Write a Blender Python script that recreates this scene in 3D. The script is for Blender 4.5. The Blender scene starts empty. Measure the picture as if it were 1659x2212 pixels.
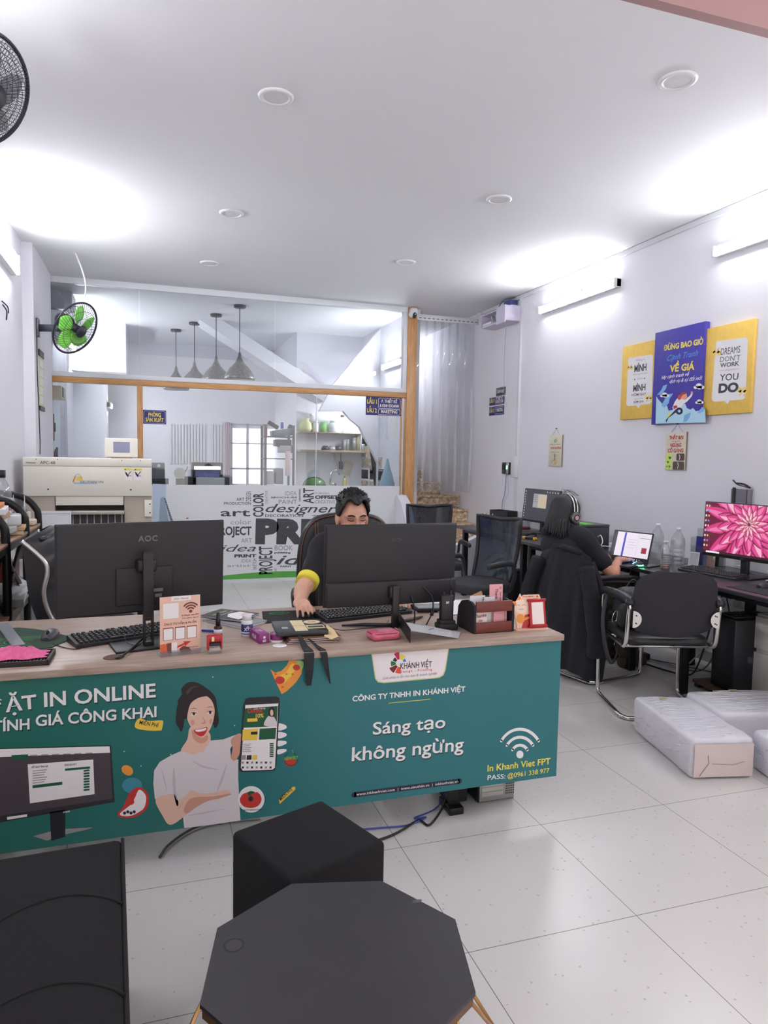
import bpy, bmesh, math, random
from mathutils import Vector, Matrix
PI = math.pi
random.seed(7)
sc = bpy.context.scene
COL = sc.collection
# ---------------------------------------------------------------- camera
IW, IH, FPX = 1659, 2212, 1535.76
CAMH = 1.471
YAW, PIT, ROL = [math.radians(a) for a in (18.268, -4.3306, 1.0203)]
_fw = Vector((math.sin(YAW)*math.cos(PIT), math.cos(YAW)*math.cos(PIT), math.sin(PIT)))
_r0 = Vector((math.cos(YAW), -math.sin(YAW), 0)); _u0 = _r0.cross(_fw)
_r = math.cos(ROL)*_r0 + math.sin(ROL)*_u0; _u = -math.sin(ROL)*_r0 + math.cos(ROL)*_u0
CAMP = Vector((0, 0, CAMH))
cd = bpy.data.cameras.new('camera'); cam = bpy.data.objects.new('camera', cd); COL.objects.link(cam)
cd.sensor_fit = 'HORIZONTAL'; cd.sensor_width = 36.0; cd.lens = FPX/IW*36.0; cd.clip_start = .05; cd.clip_end = 100
cam.matrix_world = Matrix(((_r.x, _u.x, -_fw.x, 0), (_r.y, _u.y, -_fw.y, 0), (_r.z, _u.z, -_fw.z, CAMH), (0, 0, 0, 1)))
sc.camera = cam
# ---------------------------------------------------------------- colour management, world
sc.view_settings.view_transform = 'Standard'; sc.view_settings.look = 'None'
sc.view_settings.gamma = 1; sc.view_settings.use_curve_mapping = False
sc.view_settings.exposure = 2.28
wd = bpy.data.worlds.new('world'); sc.world = wd; wd.use_nodes = True
bg = wd.node_tree.nodes['Background']; bg.inputs[1].default_value = .3
_tc = wd.node_tree.nodes.new('ShaderNodeTexCoord'); _sx = wd.node_tree.nodes.new('ShaderNodeSeparateXYZ'); _rp = wd.node_tree.nodes.new('ShaderNodeValToRGB'); _mr = wd.node_tree.nodes.new('ShaderNodeMapRange')
_mr.inputs['From Min'].default_value = -.3; _mr.inputs['From Max'].default_value = .3
_rp.color_ramp.elements[0].color = (1.9, 1.75, 1.68, 1); _rp.color_ramp.elements[1].color = (.62, .6, .6, 1)   # invented street and awning light, bright below to lift the ceiling
for _a, _b in ((_tc.outputs['Generated'], _sx.inputs[0]), (_sx.outputs['Z'], _mr.inputs['Value']), (_mr.outputs['Result'], _rp.inputs['Fac']), (_rp.outputs['Color'], bg.inputs[0])): wd.node_tree.links.new(_a, _b)
TUBE_POWER = 16.0
TUBE_COL = (0.96, 0.975, 1.0)
sc.cycles.max_bounces = 10; sc.cycles.diffuse_bounces = 5; sc.cycles.glossy_bounces = 4
sc.cycles.transparent_max_bounces = 16; sc.cycles.transmission_bounces = 6
sc.cycles.caustics_reflective = False; sc.cycles.caustics_refractive = False
sc.cycles.sample_clamp_indirect = 4
# room measures
XR, XL, ZC, YP, YF = 3.95, -1.06, 3.31, 8.32, 2.55
TZ = .757            # desk and table tops

def ray(px, py): return _fw + _r*((px-IW/2)/FPX) + _u*((IH/2-py)/FPX)
def on_z(px, py, z=0.0):
    d = ray(px, py); return CAMP + d*((z-CAMH)/d.z)
def on_y(px, py, y):
    d = ray(px, py); return CAMP + d*(y/d.y)
def on_x(px, py, x):
    d = ray(px, py); return CAMP + d*(x/d.x)
# ---------------------------------------------------------------- materials
def lin(h):
    h = h.lstrip('#'); c = [int(h[i:i+2], 16)/255 for i in (0, 2, 4)]
    return tuple(x/12.92 if x <= .04045 else ((x+.055)/1.055)**2.4 for x in c) + (1,)
_mc = {}
def mat(name, hexc, rough=.5, metal=0., noise=None, bump=None, alpha=1., emit=0., coat=0., spec=.5):
    if name in _mc: return _mc[name]
    m = bpy.data.materials.new(name); m.use_nodes = True; nt = m.node_tree
    b = nt.nodes['Principled BSDF']; c = lin(hexc)
    b.inputs['Base Color'].default_value = c; b.inputs['Roughness'].default_value = rough
    b.inputs['Metallic'].default_value = metal; b.inputs['Alpha'].default_value = alpha
    b.inputs['Specular IOR Level'].default_value = spec; b.inputs['Coat Weight'].default_value = coat
    if emit:
        b.inputs['Emission Color'].default_value = c; b.inputs['Emission Strength'].default_value = emit
    tc = None
    if noise or bump:
        tc = nt.nodes.new('ShaderNodeTexCoord')
    if noise:
        n = nt.nodes.new('ShaderNodeTexNoise'); n.inputs['Scale'].default_value = noise[0]; n.inputs['Detail'].default_value = 4
        nt.links.new(tc.outputs['Object'], n.inputs['Vector'])
        r = nt.nodes.new('ShaderNodeValToRGB'); a = noise[1]
        r.color_ramp.elements[0].position = .3; r.color_ramp.elements[1].position = .7
        r.color_ramp.elements[0].color = tuple(x*(1-a) for x in c[:3])+(1,)
        r.color_ramp.elements[1].color = tuple(min(1, x*(1+a)) for x in c[:3])+(1,)
        nt.links.new(n.outputs['Fac'], r.inputs['Fac']); nt.links.new(r.outputs['Color'], b.inputs['Base Color'])
        if emit: nt.links.new(r.outputs['Color'], b.inputs['Emission Color'])
    if bump:
        n = nt.nodes.new('ShaderNodeTexNoise'); n.inputs['Scale'].default_value = bump[0]; n.inputs['Detail'].default_value = 3
        nt.links.new(tc.outputs['Object'], n.inputs['Vector'])
        bp = nt.nodes.new('ShaderNodeBump'); bp.inputs['Strength'].default_value = bump[1]; bp.inputs['Distance'].default_value = bump[2] if len(bump) > 2 else .004
        nt.links.new(n.outputs['Fac'], bp.inputs['Height']); nt.links.new(bp.outputs['Normal'], b.inputs['Normal'])
    _mc[name] = m
    return m
def wood(name, h1, h2, axis='X', scale=6., rough=.45, stretch=14.):
    if name in _mc: return _mc[name]
    m = mat(name, h1, rough); nt = m.node_tree; b = nt.nodes['Principled BSDF']
    tc = nt.nodes.new('ShaderNodeTexCoord'); mp = nt.nodes.new('ShaderNodeMapping')
    s = [stretch, stretch, stretch]; s['XYZ'.index(axis)] = 1.2
    mp.inputs['Scale'].default_value = s
    n = nt.nodes.new('ShaderNodeTexNoise'); n.inputs['Scale'].default_value = scale; n.inputs['Detail'].default_value = 6; n.inputs['Distortion'].default_value = .6
    r = nt.nodes.new('ShaderNodeValToRGB'); r.color_ramp.elements[0].color = lin(h1); r.color_ramp.elements[1].color = lin(h2)
    r.color_ramp.elements[0].position = .32; r.color_ramp.elements[1].position = .68
    for a, c in ((tc.outputs['Object'], mp.inputs['Vector']), (mp.outputs['Vector'], n.inputs['Vector']), (n.outputs['Fac'], r.inputs['Fac']), (r.outputs['Color'], b.inputs['Base Color'])): nt.links.new(a, c)
    return m
def glassy(name, hexc='FFFFFF', refl=.08, body=0., rough=.02):
    """thin clear sheet: transparent, a little mirror by fresnel, and `body` of plain diffuse haze"""
    if name in _mc: return _mc[name]
    m = bpy.data.materials.new(name); m.use_nodes = True; nt = m.node_tree; N = nt.nodes; L = nt.links
    N.remove(N['Principled BSDF']); out = N['Material Output']
    t = N.new('ShaderNodeBsdfTransparent'); t.inputs[0].default_value = lin(hexc)
    g = N.new('ShaderNodeBsdfGlossy'); g.inputs['Roughness'].default_value = rough
    lw = N.new('ShaderNodeLayerWeight'); lw.inputs['Blend'].default_value = .25
    mr = N.new('ShaderNodeMapRange'); mr.inputs['To Min'].default_value = refl; mr.inputs['To Max'].default_value = min(1, refl+.5)
    L.new(lw.outputs['Facing'], mr.inputs['Value'])
    mx = N.new('ShaderNodeMixShader'); L.new(mr.outputs['Result'], mx.inputs['Fac']); L.new(t.outputs[0], mx.inputs[1]); L.new(g.outputs[0], mx.inputs[2])
    last = mx
    if body:
        d = N.new('ShaderNodeBsdfDiffuse'); d.inputs[0].default_value = lin(hexc)
        m2 = N.new('ShaderNodeMixShader'); m2.inputs['Fac'].default_value = body
        L.new(mx.outputs[0], m2.inputs[1]); L.new(d.outputs[0], m2.inputs[2]); last = m2
    L.new(last.outputs[0], out.inputs['Surface'])
    _mc[name] = m
    return m
# ---------------------------------------------------------------- mesh builder
def FR(o, u, v):
    """frame: origin o, axis u to the right, v up, w = u x v towards the viewer"""
    u = Vector(u).normalized(); v = Vector(v).normalized(); w = u.cross(v)
    return Matrix(((u.x, v.x, w.x, o[0]), (u.y, v.y, w.y, o[1]), (u.z, v.z, w.z, o[2]), (0, 0, 0, 1)))
def RZ(a): return Matrix.Rotation(a, 4, 'Z')
def RX(a): return Matrix.Rotation(a, 4, 'X')
def RY(a): return Matrix.Rotation(a, 4, 'Y')
def TR(x, y, z): return Matrix.Translation((x, y, z))
FRONT = FR((0, 0, 0), (1, 0, 0), (0, 0, 1))
FLAT = Matrix()
def rrect(w, h, r, n=5, cx=0, cy=0):
    P = []
    for sx, sy, a0 in ((1, -1, -90), (1, 1, 0), (-1, 1, 90), (-1, -1, 180)):
        for k in range(n+1):
            a = math.radians(a0+90*k/n); P.append((cx+sx*(w/2-r)+r*math.cos(a), cy+sy*(h/2-r)+r*math.sin(a)))
    return P
def disc(r, n=24, cx=0, cy=0, ry=None, a0=0, a1=360):
    full = abs(a1-a0) >= 360
    return [(cx+r*math.cos(math.radians(a0+(a1-a0)*k/(n if full else n-1))), cy+(ry or r)*math.sin(math.radians(a0+(a1-a0)*k/(n if full else n-1)))) for k in range(n)]
def arcband(r0, r1, a0, a1, n=16, cx=0, cy=0):
    o = [(cx+r1*math.cos(math.radians(a0+(a1-a0)*k/n)), cy+r1*math.sin(math.radians(a0+(a1-a0)*k/n))) for k in range(n+1)]
    i = [(cx+r0*math.cos(math.radians(a0+(a1-a0)*k/n)), cy+r0*math.sin(math.radians(a0+(a1-a0)*k/n))) for k in range(n, -1, -1)]
    return o+i
def cr(pts, n=6, closed=False):
    """Catmull-Rom through the points"""
    P = [Vector(p) for p in pts]; N = len(P); out = []
    for i in range(N if closed else N-1):
        a = P[(i-1) % N] if closed or i > 0 else P[0]*2-P[1]
        b, c = P[i], P[(i+1) % N]
        d = P[(i+2) % N] if closed or i+2 < N else P[-1]*2-P[-2]
        for k in range(n):
            t = k/n
            out.append(.5*((2*b)+(c-a)*t+(2*a-5*b+4*c-d)*t*t+(3*b-a-3*c+d)*t**3))
    if not closed: out.append(P[-1])
    return out
class MB:
    def __init__(s, m=None):
        s.bm = bmesh.new(); s.mats = []; s.i = 0; s.X = Matrix()
        if m: s.use(m)
    def use(s, m):
        if m not in s.mats: s.mats.append(m)
        s.i = s.mats.index(m); return s
    def at(s, X): s.X = X; return s
    def add(s, V, F, smooth=False, X=None):
        X = s.X if X is None else s.X @ X
        vs = [s.bm.verts.new(X @ Vector(v)) for v in V]
        for f in F:
            if len(set(f)) < 3: continue
            try:
                fc = s.bm.faces.new([vs[k] for k in f]); fc.material_index = s.i; fc.smooth = smooth
            except ValueError: pass
        return vs
    def box(s, c, size, bev=0, seg=2, X=None):
        if bev:
            t = bmesh.new(); bmesh.ops.create_cube(t, size=1)
            for v in t.verts: v.co = Vector((v.co.x*size[0], v.co.y*size[1], v.co.z*size[2]))
            bmesh.ops.bevel(t, geom=t.edges[:], offset=min(bev, min(size)*.49), segments=seg, profile=.5, affect='EDGES')
            t.verts.index_update(); V = [v.co.copy() for v in t.verts]; F = [[v.index for v in f.verts] for f in t.faces]; t.free()
        else:
            V = [Vector((x*size[0]/2, y*size[1]/2, z*size[2]/2)) for x in (-1, 1) for y in (-1, 1) for z in (-1, 1)]
            F = [(0, 1, 3, 2), (4, 6, 7, 5), (0, 4, 5, 1), (2, 3, 7, 6), (0, 2, 6, 4), (1, 5, 7, 3)]
        T = TR(*c)
        if X is not None: T = T @ X
        s.add(V, F, bool(bev) and seg > 1, T); return s
    def bar(s, a, b, bev=0):
        """box from min corner a to max corner b"""
        return s.box([(a[i]+b[i])/2 for i in range(3)], [abs(b[i]-a[i]) for i in range(3)], bev)
    def tube(s, pts, r, seg=8, closed=False, caps=True, X=None, flat=1.0):
        P = [Vector(p) for p in pts]; n = len(P); R = r if isinstance(r, (list, tuple)) else [r]*n
        T = []
        for i in range(n):
            a = P[i-1] if i or closed else P[0]; b = P[(i+1) % n] if i < n-1 or closed else P[-1]
            d = (b-a); T.append(d.normalized() if d.length > 1e-9 else Vector((0, 0, 1)))
        up = Vector((0, 0, 1)) if abs(T[0].z) < .9 else Vector((1, 0, 0))
        nrm = (up-T[0]*up.dot(T[0])).normalized(); V = []; F = []
        for i in range(n):
            if i:
                ax = T[i-1].cross(T[i])
                if ax.length > 1e-9:
                    nrm = Matrix.Rotation(T[i-1].angle(T[i]), 3, ax.normalized()) @ nrm
                nrm = (nrm-T[i]*nrm.dot(T[i])).normalized()
            bi = T[i].cross(nrm)
            for k in range(seg):
                a = 2*PI*k/seg; V.append(P[i]+(nrm*math.cos(a)*flat+bi*math.sin(a))*R[i])
        for i in range(n if closed else n-1):
            j = (i+1) % n
            for k in range(seg):
                F.append((i*seg+k, i*seg+(k+1) % seg, j*seg+(k+1) % seg, j*seg+k))
        if caps and not closed:
            F.append(tuple(range(seg-1, -1, -1))); F.append(tuple((n-1)*seg+k for k in range(seg)))
        s.add(V, F, True, X); return s
    def lathe(s, prof, seg=20, X=None, smooth=True):
        V = []; F = []; n = len(prof)
        for r, z in prof:
            for k in range(seg): V.append((r*math.cos(2*PI*k/seg), r*math.sin(2*PI*k/seg), z))
        for i in range(n-1):
            for k in range(seg): F.append((i*seg+k, i*seg+(k+1) % seg, (i+1)*seg+(k+1) % seg, (i+1)*seg+k))
        if prof[0][0] > 1e-6: F.append(tuple(range(seg-1, -1, -1)))
        if prof[-1][0] > 1e-6: F.append(tuple((n-1)*seg+k for k in range(seg)))
        s.add(V, F, smooth, X); return s
    def cyl(s, c, r, h, seg=20, X=None, r2=None):
        T = TR(*c) if X is None else TR(*c) @ X
        V = [((r if z == 0 else (r2 or r))*math.cos(2*PI*k/seg), (r if z == 0 else (r2 or r))*math.sin(2*PI*k/seg), z*h) for z in (0, 1) for k in range(seg)]
        s.add(V, [(k, (k+1) % seg, seg+(k+1) % seg, seg+k) for k in range(seg)], True, T)
        s.add(V, [tuple(range(seg-1, -1, -1)), tuple(range(seg, 2*seg))], False, T); return s
    def prism(s, poly, d, X=None, w=0.):
        n = len(poly); V = [(u, v, w) for u, v in poly]+[(u, v, w+d) for u, v in poly]
        F = [tuple(range(n-1, -1, -1)), tuple(range(n, 2*n))]+[(k, (k+1) % n, n+(k+1) % n, n+k) for k in range(n)]
        s.add(V, F, False, X); return s
    def plate(s, poly, X=None, w=0.):
        s.add([(u, v, w) for u, v in poly], [tuple(range(len(poly)))], False, X); return s
    def stroke(s, pts, wd, X=None, w=0., closed=False):
        """flat ribbon with round ends"""
        P = [Vector((p[0], p[1])) for p in pts]; n = len(P)
        L = []; R = []
        for i in range(n):
            a = P[i-1] if (i or closed) else P[0]; b = P[(i+1) % n] if (i < n-1 or closed) else P[-1]
            d = (b-a); d = d.normalized() if d.length > 1e-9 else Vector((1, 0)); nn = Vector((-d.y, d.x))*wd/2
            L.append(P[i]+nn); R.append(P[i]-nn)
        V = [(p.x, p.y, w) for p in L]+[(p.x, p.y, w) for p in R]
        s.add(V, [(n+i, n+(i+1) % n, (i+1) % n, i) for i in range(n if closed else n-1)], False, X)
        if not closed:
            for p in (P[0], P[-1]): s.plate(disc(wd/2, 10, p.x, p.y), X, w)
        return s
    def text(s, body, size, X, u=0, v=0, w=.0008, align='C', bold=0., shear=0., space=1., sx=1., width=None, rot=0, depth=0.):
        c = bpy.data.curves.new('t', 'FONT'); c.body = body; c.size = size; c.shear = shear; c.space_character = space
        c.offset = bold*size; c.resolution_u = 3
        if depth: c.extrude = depth
        o = bpy.data.objects.new('t', c); COL.objects.link(o); bpy.context.view_layer.update()
        m = o.to_mesh(); V = [q.co.copy() for q in m.vertices]; F = [tuple(p.vertices) for p in m.polygons]
        o.to_mesh_clear(); bpy.data.objects.remove(o); bpy.data.curves.remove(c)
        if not V: return s
        x0 = min(q.x for q in V); x1 = max(q.x for q in V)
        if width: sx = width/max(1e-6, x1-x0)
        off = {'C': -(x0+x1)/2, 'L': -x0, 'R': -x1}[align]
        ca, sa = math.cos(rot), math.sin(rot)
        W = []
        for q in V:
            x = (q.x+off)*sx; y = q.y; W.append((u+x*ca-y*sa, v+x*sa+y*ca, w+q.z))
        s.add(W, F, False, X); return s
    def surf(s, G, smooth=True, X=None, close_u=False):
        n = len(G); m = len(G[0]); V = [p for r in G for p in r]; F = []
        for i in range(n-1):
            for k in range(m if close_u else m-1):
                F.append((i*m+k, i*m+(k+1) % m, (i+1)*m+(k+1) % m, (i+1)*m+k))
        s.add(V, F, smooth, X); return s
    def ball(s, c, r, seg=16, X=None):
        """ellipsoid, r scalar or triple"""
        if not isinstance(r, (list, tuple)): r = (r, r, r)
        V = [(0, 0, -1)]; F = []; rings = seg//2
        for i in range(1, rings):
            a = -PI/2+PI*i/rings
            for k in range(seg): V.append((math.cos(a)*math.cos(2*PI*k/seg), math.cos(a)*math.sin(2*PI*k/seg), math.sin(a)))
        V.append((0, 0, 1)); t = len(V)-1
        for k in range(seg): F.append((0, 1+(k+1) % seg, 1+k)); F.append((t, t-seg+k, t-seg+(k+1) % seg))
        for i in range(rings-2):
            for k in range(seg):
                a = 1+i*seg+k; b = 1+i*seg+(k+1) % seg; F.append((a, b, b+seg, a+seg))
        T = TR(*c) if X is None else TR(*c) @ X
        s.add([(v[0]*r[0], v[1]*r[1], v[2]*r[2]) for v in V], F, True, T); return s
    def build(s, name, parent=None, label=None, loc=None, fix=True):
        me = bpy.data.meshes.new(name)
        if fix: bmesh.ops.recalc_face_normals(s.bm, faces=s.bm.faces[:])
        s.bm.to_mesh(me); s.bm.free()
        for m in s.mats: me.materials.append(m)
        o = bpy.data.objects.new(name, me); COL.objects.link(o)
        if parent: o.parent = parent
        if loc: o.location = loc
        if label: o['label'] = label
        return o
def tag(o, label=None, cat=None, group=None, kind=None):
    if label: o['label'] = label
    if cat: o['category'] = cat
    if group: o['group'] = group
    if kind: o['kind'] = kind
    return o
def thing(name, label, cat, loc=(0, 0, 0), rz=0., group=None, kind=None):
    o = bpy.data.objects.new(name, None); COL.objects.link(o); o.empty_display_size = .05
    o.location = loc; o.rotation_euler = (0, 0, rz); return tag(o, label, cat, group, kind)
def struct(mb, name, label=None, parent=None):
    o = mb.build(name, parent); o['kind'] = 'structure'
    if label: o['label'] = label
    return o
def dup(root, loc, rz=0., label=None):
    r = root.copy(); COL.objects.link(r); r.location = loc; r.rotation_euler = (0, 0, rz)
    if label: r['label'] = label
    for ch in list(root.children):
        c = ch.copy(); COL.objects.link(c); c.parent = r
        for g in list(ch.children):
            d = g.copy(); COL.objects.link(d); d.parent = c
    return r
def skin(name, V, E, R, m, parent=None, sub=2, mats_by=None):
    """continuous body from a skeleton: joints V, bones E, radius per joint R"""
    me = bpy.data.meshes.new('sk'); me.from_pydata([tuple(v) for v in V], E, []); o = bpy.data.objects.new('sk', me); COL.objects.link(o)
    md = o.modifiers.new('s', 'SKIN'); md.use_smooth_shade = True; md.branch_smoothing = .6
    sv = me.skin_vertices[0].data
    for i, r in enumerate(R):
        r = r if isinstance(r, (list, tuple)) else (r, r); sv[i].radius = r; sv[i].use_root = i == 0
    ss = o.modifiers.new('u', 'SUBSURF'); ss.levels = sub; ss.render_levels = sub
    dg = bpy.context.evaluated_depsgraph_get(); dg.update()
    nm = bpy.data.meshes.new_from_object(o.evaluated_get(dg)); bpy.data.objects.remove(o)
    nm.name = name; nm.materials.clear(); nm.materials.append(m)
    for p in nm.polygons: p.use_smooth = True
    b = bpy.data.objects.new(name, nm); COL.objects.link(b)
    if parent: b.parent = parent
    return b
def solidify(o, t): 
    md = o.modifiers.new('thick', 'SOLIDIFY'); md.thickness = t; md.offset = 0; return o
# common materials
BLK = mat('black plastic', '1E1C20', .45); BLKM = mat('matt black', '1B1A1E', .7, bump=(300, .15))
CHROME = mat('chrome', 'D8D6D2', .12, 1.); WHT = mat('white plastic', 'E2E2E6', .4); PAPER = mat('white paper', 'E8E8EC', .8)
INK = mat('black ink', '2B2B30', .6); GREYP = mat('grey plastic', '6B6B70', .5); CLEAR = glassy('clear acrylic', 'F4F6F8', .07, .03)
BFAB = mat('black fabric', '131114', .95, noise=(90, .25), bump=(500, .5)); STEELB = mat('black steel', '1A191C', .4, .3)
RED = mat('red plastic', 'B8242A', .35); YEL = mat('yellow print', 'F2E05A', .6); BLUEP = mat('navy print', '2E2A6E', .5)
# ================================================================= SETTING
WALL = mat('wall paint', 'E4E3EA', .7, noise=(1.2, .015)); CEIL = mat('ceiling paint', 'E8E8EC', .75, noise=(.8, .015))
PINKW = mat('pinkish fascia paint', 'A88484', .7); TRIMW = mat('white trim', 'D6D8DC', .45)
def floor_mat():
    m = mat('speckled floor tile', 'C9C7C5', .28); nt = m.node_tree; N = nt.nodes; L = nt.links; b = N['Principled BSDF']
    tc = N.new('ShaderNodeTexCoord'); sep = N.new('ShaderNodeSeparateXYZ'); L.new(tc.outputs['Object'], sep.inputs[0])
    def mth(op, a, v=None, v2=None):
        n = N.new('ShaderNodeMath'); n.operation = op
        if isinstance(a, (int, float)): n.inputs[0].default_value = a
        else: L.new(a, n.inputs[0])
        if v is not None:
            if isinstance(v, (int, float)): n.inputs[1].default_value = v
            else: L.new(v, n.inputs[1])
        return n.outputs[0]
    ds = []
    for ax, off in (('X', .8963), ('Y', 1.8347)):
        t = mth('DIVIDE', mth('ADD', sep.outputs[ax], 60-off), .6); f = mth('FRACT', t); ds.append(mth('MINIMUM', f, mth('SUBTRACT', 1., f)))
    g = mth('LESS_THAN', mth('MINIMUM', ds[0], ds[1]), .0022)
    v = N.new('ShaderNodeTexVoronoi'); v.inputs['Scale'].default_value = 42; L.new(tc.outputs['Object'], v.inputs['Vector'])
    wn = N.new('ShaderNodeTexWhiteNoise'); L.new(v.outputs['Position'], wn.inputs['Vector'])
    chip = mth('MULTIPLY', mth('LESS_THAN', v.outputs['Distance'], .17), mth('GREATER_THAN', wn.outputs['Value'], .72))
    n = N.new('ShaderNodeTexNoise'); n.inputs['Scale'].default_value = 2.5; n.inputs['Detail'].default_value = 5; L.new(tc.outputs['Object'], n.inputs['Vector'])
    r = N.new('ShaderNodeValToRGB'); r.color_ramp.elements[0].color = lin('D6D3D0'); r.color_ramp.elements[1].color = lin('DEDBD8'); L.new(n.outputs['Fac'], r.inputs['Fac'])
    def mix(fac, a, col):
        x = N.new('ShaderNodeMix'); x.data_type = 'RGBA'; L.new(fac, x.inputs['Factor']); L.new(a, x.inputs['A']); x.inputs['B'].default_value = lin(col); return x.outputs['Result']
    c = mix(mth('MULTIPLY', chip, .55), r.outputs['Color'], 'A09A94'); c = mix(g, c, '77716C'); L.new(c, b.inputs['Base Color'])
    return m
mb = MB(floor_mat()); mb.bar((XL-.1, -2, -.1), (XR+.1, 12.7, 0)); struct(mb, 'floor', 'white speckled square floor tiles')
mb = MB(CEIL); mb.bar((XL-.1, YF, ZC), (XR+.1, 12.7, ZC+.12)); struct(mb, 'ceiling', 'smooth white ceiling with recessed downlights')
mb = MB(PINKW); mb.bar((XL-.1, YF-.05, ZC), (XR+.1, YF, ZC+.62)); struct(mb, 'trim_1', 'pinkish ceiling step edge at upper right')
mb = MB(CEIL); mb.bar((XL-.1, -2, ZC+.6), (XR+.1, YF, ZC+.7)); struct(mb, 'ceiling_front')
mb = MB(WALL); mb.bar((XL-.15, -2, 0), (XL, 12.7, ZC+.7)); struct(mb, 'wall_left', 'white left wall')
mb = MB(WALL); mb.bar((XR, -2, 0), (XR+.15, 12.7, ZC+.7)); struct(mb, 'wall_right', 'white right wall behind the black tables')
mb = MB(WALL); mb.bar((XL-.1, 12.55, 0), (XR+.1, 12.7, ZC)); struct(mb, 'wall_back', 'grey back wall behind the glass partition')
mb = MB(WALL); mb.bar((XL, 7.08, 0), (XL+.09, YP-.03, ZC)); struct(mb, 'trim_2', 'white wall pillar beside the wall fan')
SKIRT = mat('grey skirting tile', 'A9A6A6', .4)
mb = MB(SKIRT); mb.bar((XR-.014, -2, 0), (XR, YP-.06, .08)); struct(mb, 'baseboard_right')
mb = MB(SKIRT); mb.bar((XL, -2, 0), (XL+.014, 7.07, .08)); struct(mb, 'baseboard_left')
mb = MB(TRIMW); mb.bar((XR-.02, 0, ZC-.045), (XR, YP, ZC-.004)); struct(mb, 'trim_3', 'white cable duct along the right wall top')
mb = MB(TRIMW); mb.bar((XR-.022, 7.17, .1), (XR, 7.21, ZC-.045)); mb.box((XR-.025, 7.2, 1.4), (.05, .1, .24), .004); struct(mb, 'trim_4', 'white vertical cable duct beside the router')
mb = MB(TRIMW); mb.bar((XR-.018, 6.02, 3.06), (XR, 6.06, ZC-.045)); struct(mb, 'trim_5')
# --- downlights
def downlight(x, y, label):
    t = thing('downlight', label, 'downlight', (x, y, ZC), 0, 'recessed ceiling downlights')
    mb = MB(WHT); mb.lathe([(.063, -.002), (.066, -.009), (.078, -.012), (.09, -.006), (.092, 0)], 32); mb.build('rim', t)
    mb = MB(mat('unlit diffuser', 'DADADD', .6)); mb.cyl((0, 0, -.007), .064, .004, 28); mb.build('diffuser', t)
for p, l in (((.627, 3.787), 'large round white downlight left of ceiling centre, nearest the camera on its side'), ((2.426, 2.959), 'round white downlight nearest the pinkish ceiling step at upper right'),
             ((.604, 5.659), 'round white downlight second from camera in the left row'), ((2.356, 4.672), 'round white downlight second from camera in the right row'),
             ((.56, 7.171), 'smallest round downlight near the fan cable, deep in the left row'), ((2.298, 6.435), 'round downlight deep in the right row, nearest the white camera')):
    downlight(p[0], p[1], l)
# --- wall tubes, plus a few added only for their light
def tube_mat(p):
    m = mat('lit tube %.1f' % p, 'FFFFFF', .4); b = m.node_tree.nodes['Principled BSDF']
    b.inputs['Emission Color'].default_value = TUBE_COL+(1,); b.inputs['Emission Strength'].default_value = p; return m
def wall_tube(x, y0, y1, z, side, label, p=TUBE_POWER, n=1):
    t = thing('tube_light', label, 'tube light', (x, y0, z), 0, 'white tube lights on the walls')
    Ln = y1-y0
    for k in range(n):
        dz = -k*.085
        mb = MB(WHT); mb.bar((0 if side > 0 else -.046, 0, dz-.037), (.046 if side > 0 else 0, Ln, dz+.037))
        for yy in (0, Ln-.025): mb.box(((.035)*side, yy+.0125, dz), (.07, .025, .078), .006)
        mb.build('housing', t)
        mb = MB(tube_mat(p)); Pd = [(side*(.047+.02*math.cos(q)), dz+.033*math.sin(q)) for q in [-PI/2+PI*k/12 for k in range(13)]]
        mb.prism(Pd, Ln-.052, FR((0, .026, 0), (1, 0, 0), (0, 0, 1)) @ Matrix.Scale(-1, 4, (0, 0, 1))); mb.build('lit_tube', t)
wall_tube(XR, 3.06, 4.29, 3.005, -1, 'lit tube light cut by the right edge of the photo, above the yellow canvases')
wall_tube(XR, 5.42, 6.73, 3.045, -1, 'lit tube light on right wall between router and canvases', p=16)
wall_tube(XL, 5.35, 6.56, 3.02, 1, 'lit double tube light at the left photo edge below the bright ceiling', p=14, n=2)
wall_tube(XL, 2.2, 3.4, 3.02, 1, 'lit tube light on the left wall behind the near wall fan, out of frame')
wall_tube(XL, 10.0, 10.85, 2.55, 1, 'small lit tube light behind the glass below the fan', p=26)
wall_tube(XL, 9.25, 9.58, 3.0, 1, 'short lit tube light hidden behind the green fan', p=26)
wall_tube(XL+.45, 11.55, 11.95, 2.2, 1, 'short lit tube light on the white pillar behind the glass', p=22)
wall_tube(3.12, 8.7, 9.5, 2.72, -1, 'lit tube light behind the glass at the right end, beside the white camera', p=26)
wall_tube(3.12, 9.9, 10.5, 2.0, -1, 'added lit tube light in the kitchen corner, unseen behind the white stair wall', p=22)  # unseen tube put in to brighten the dim kitchen alcove
wall_tube(3.205, 9.9, 10.9, 3.1, 1, 'added lit tube light inside the stairwell behind the strip curtain', p=10)  # extra tube added to lift the dark stair corner
wall_tube(XR, .4, 1.6, 3.0, -1, 'added lit tube light, unseen on the right wall beside the entrance')  # out-of-view tube added for the light it gives the room
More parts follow.
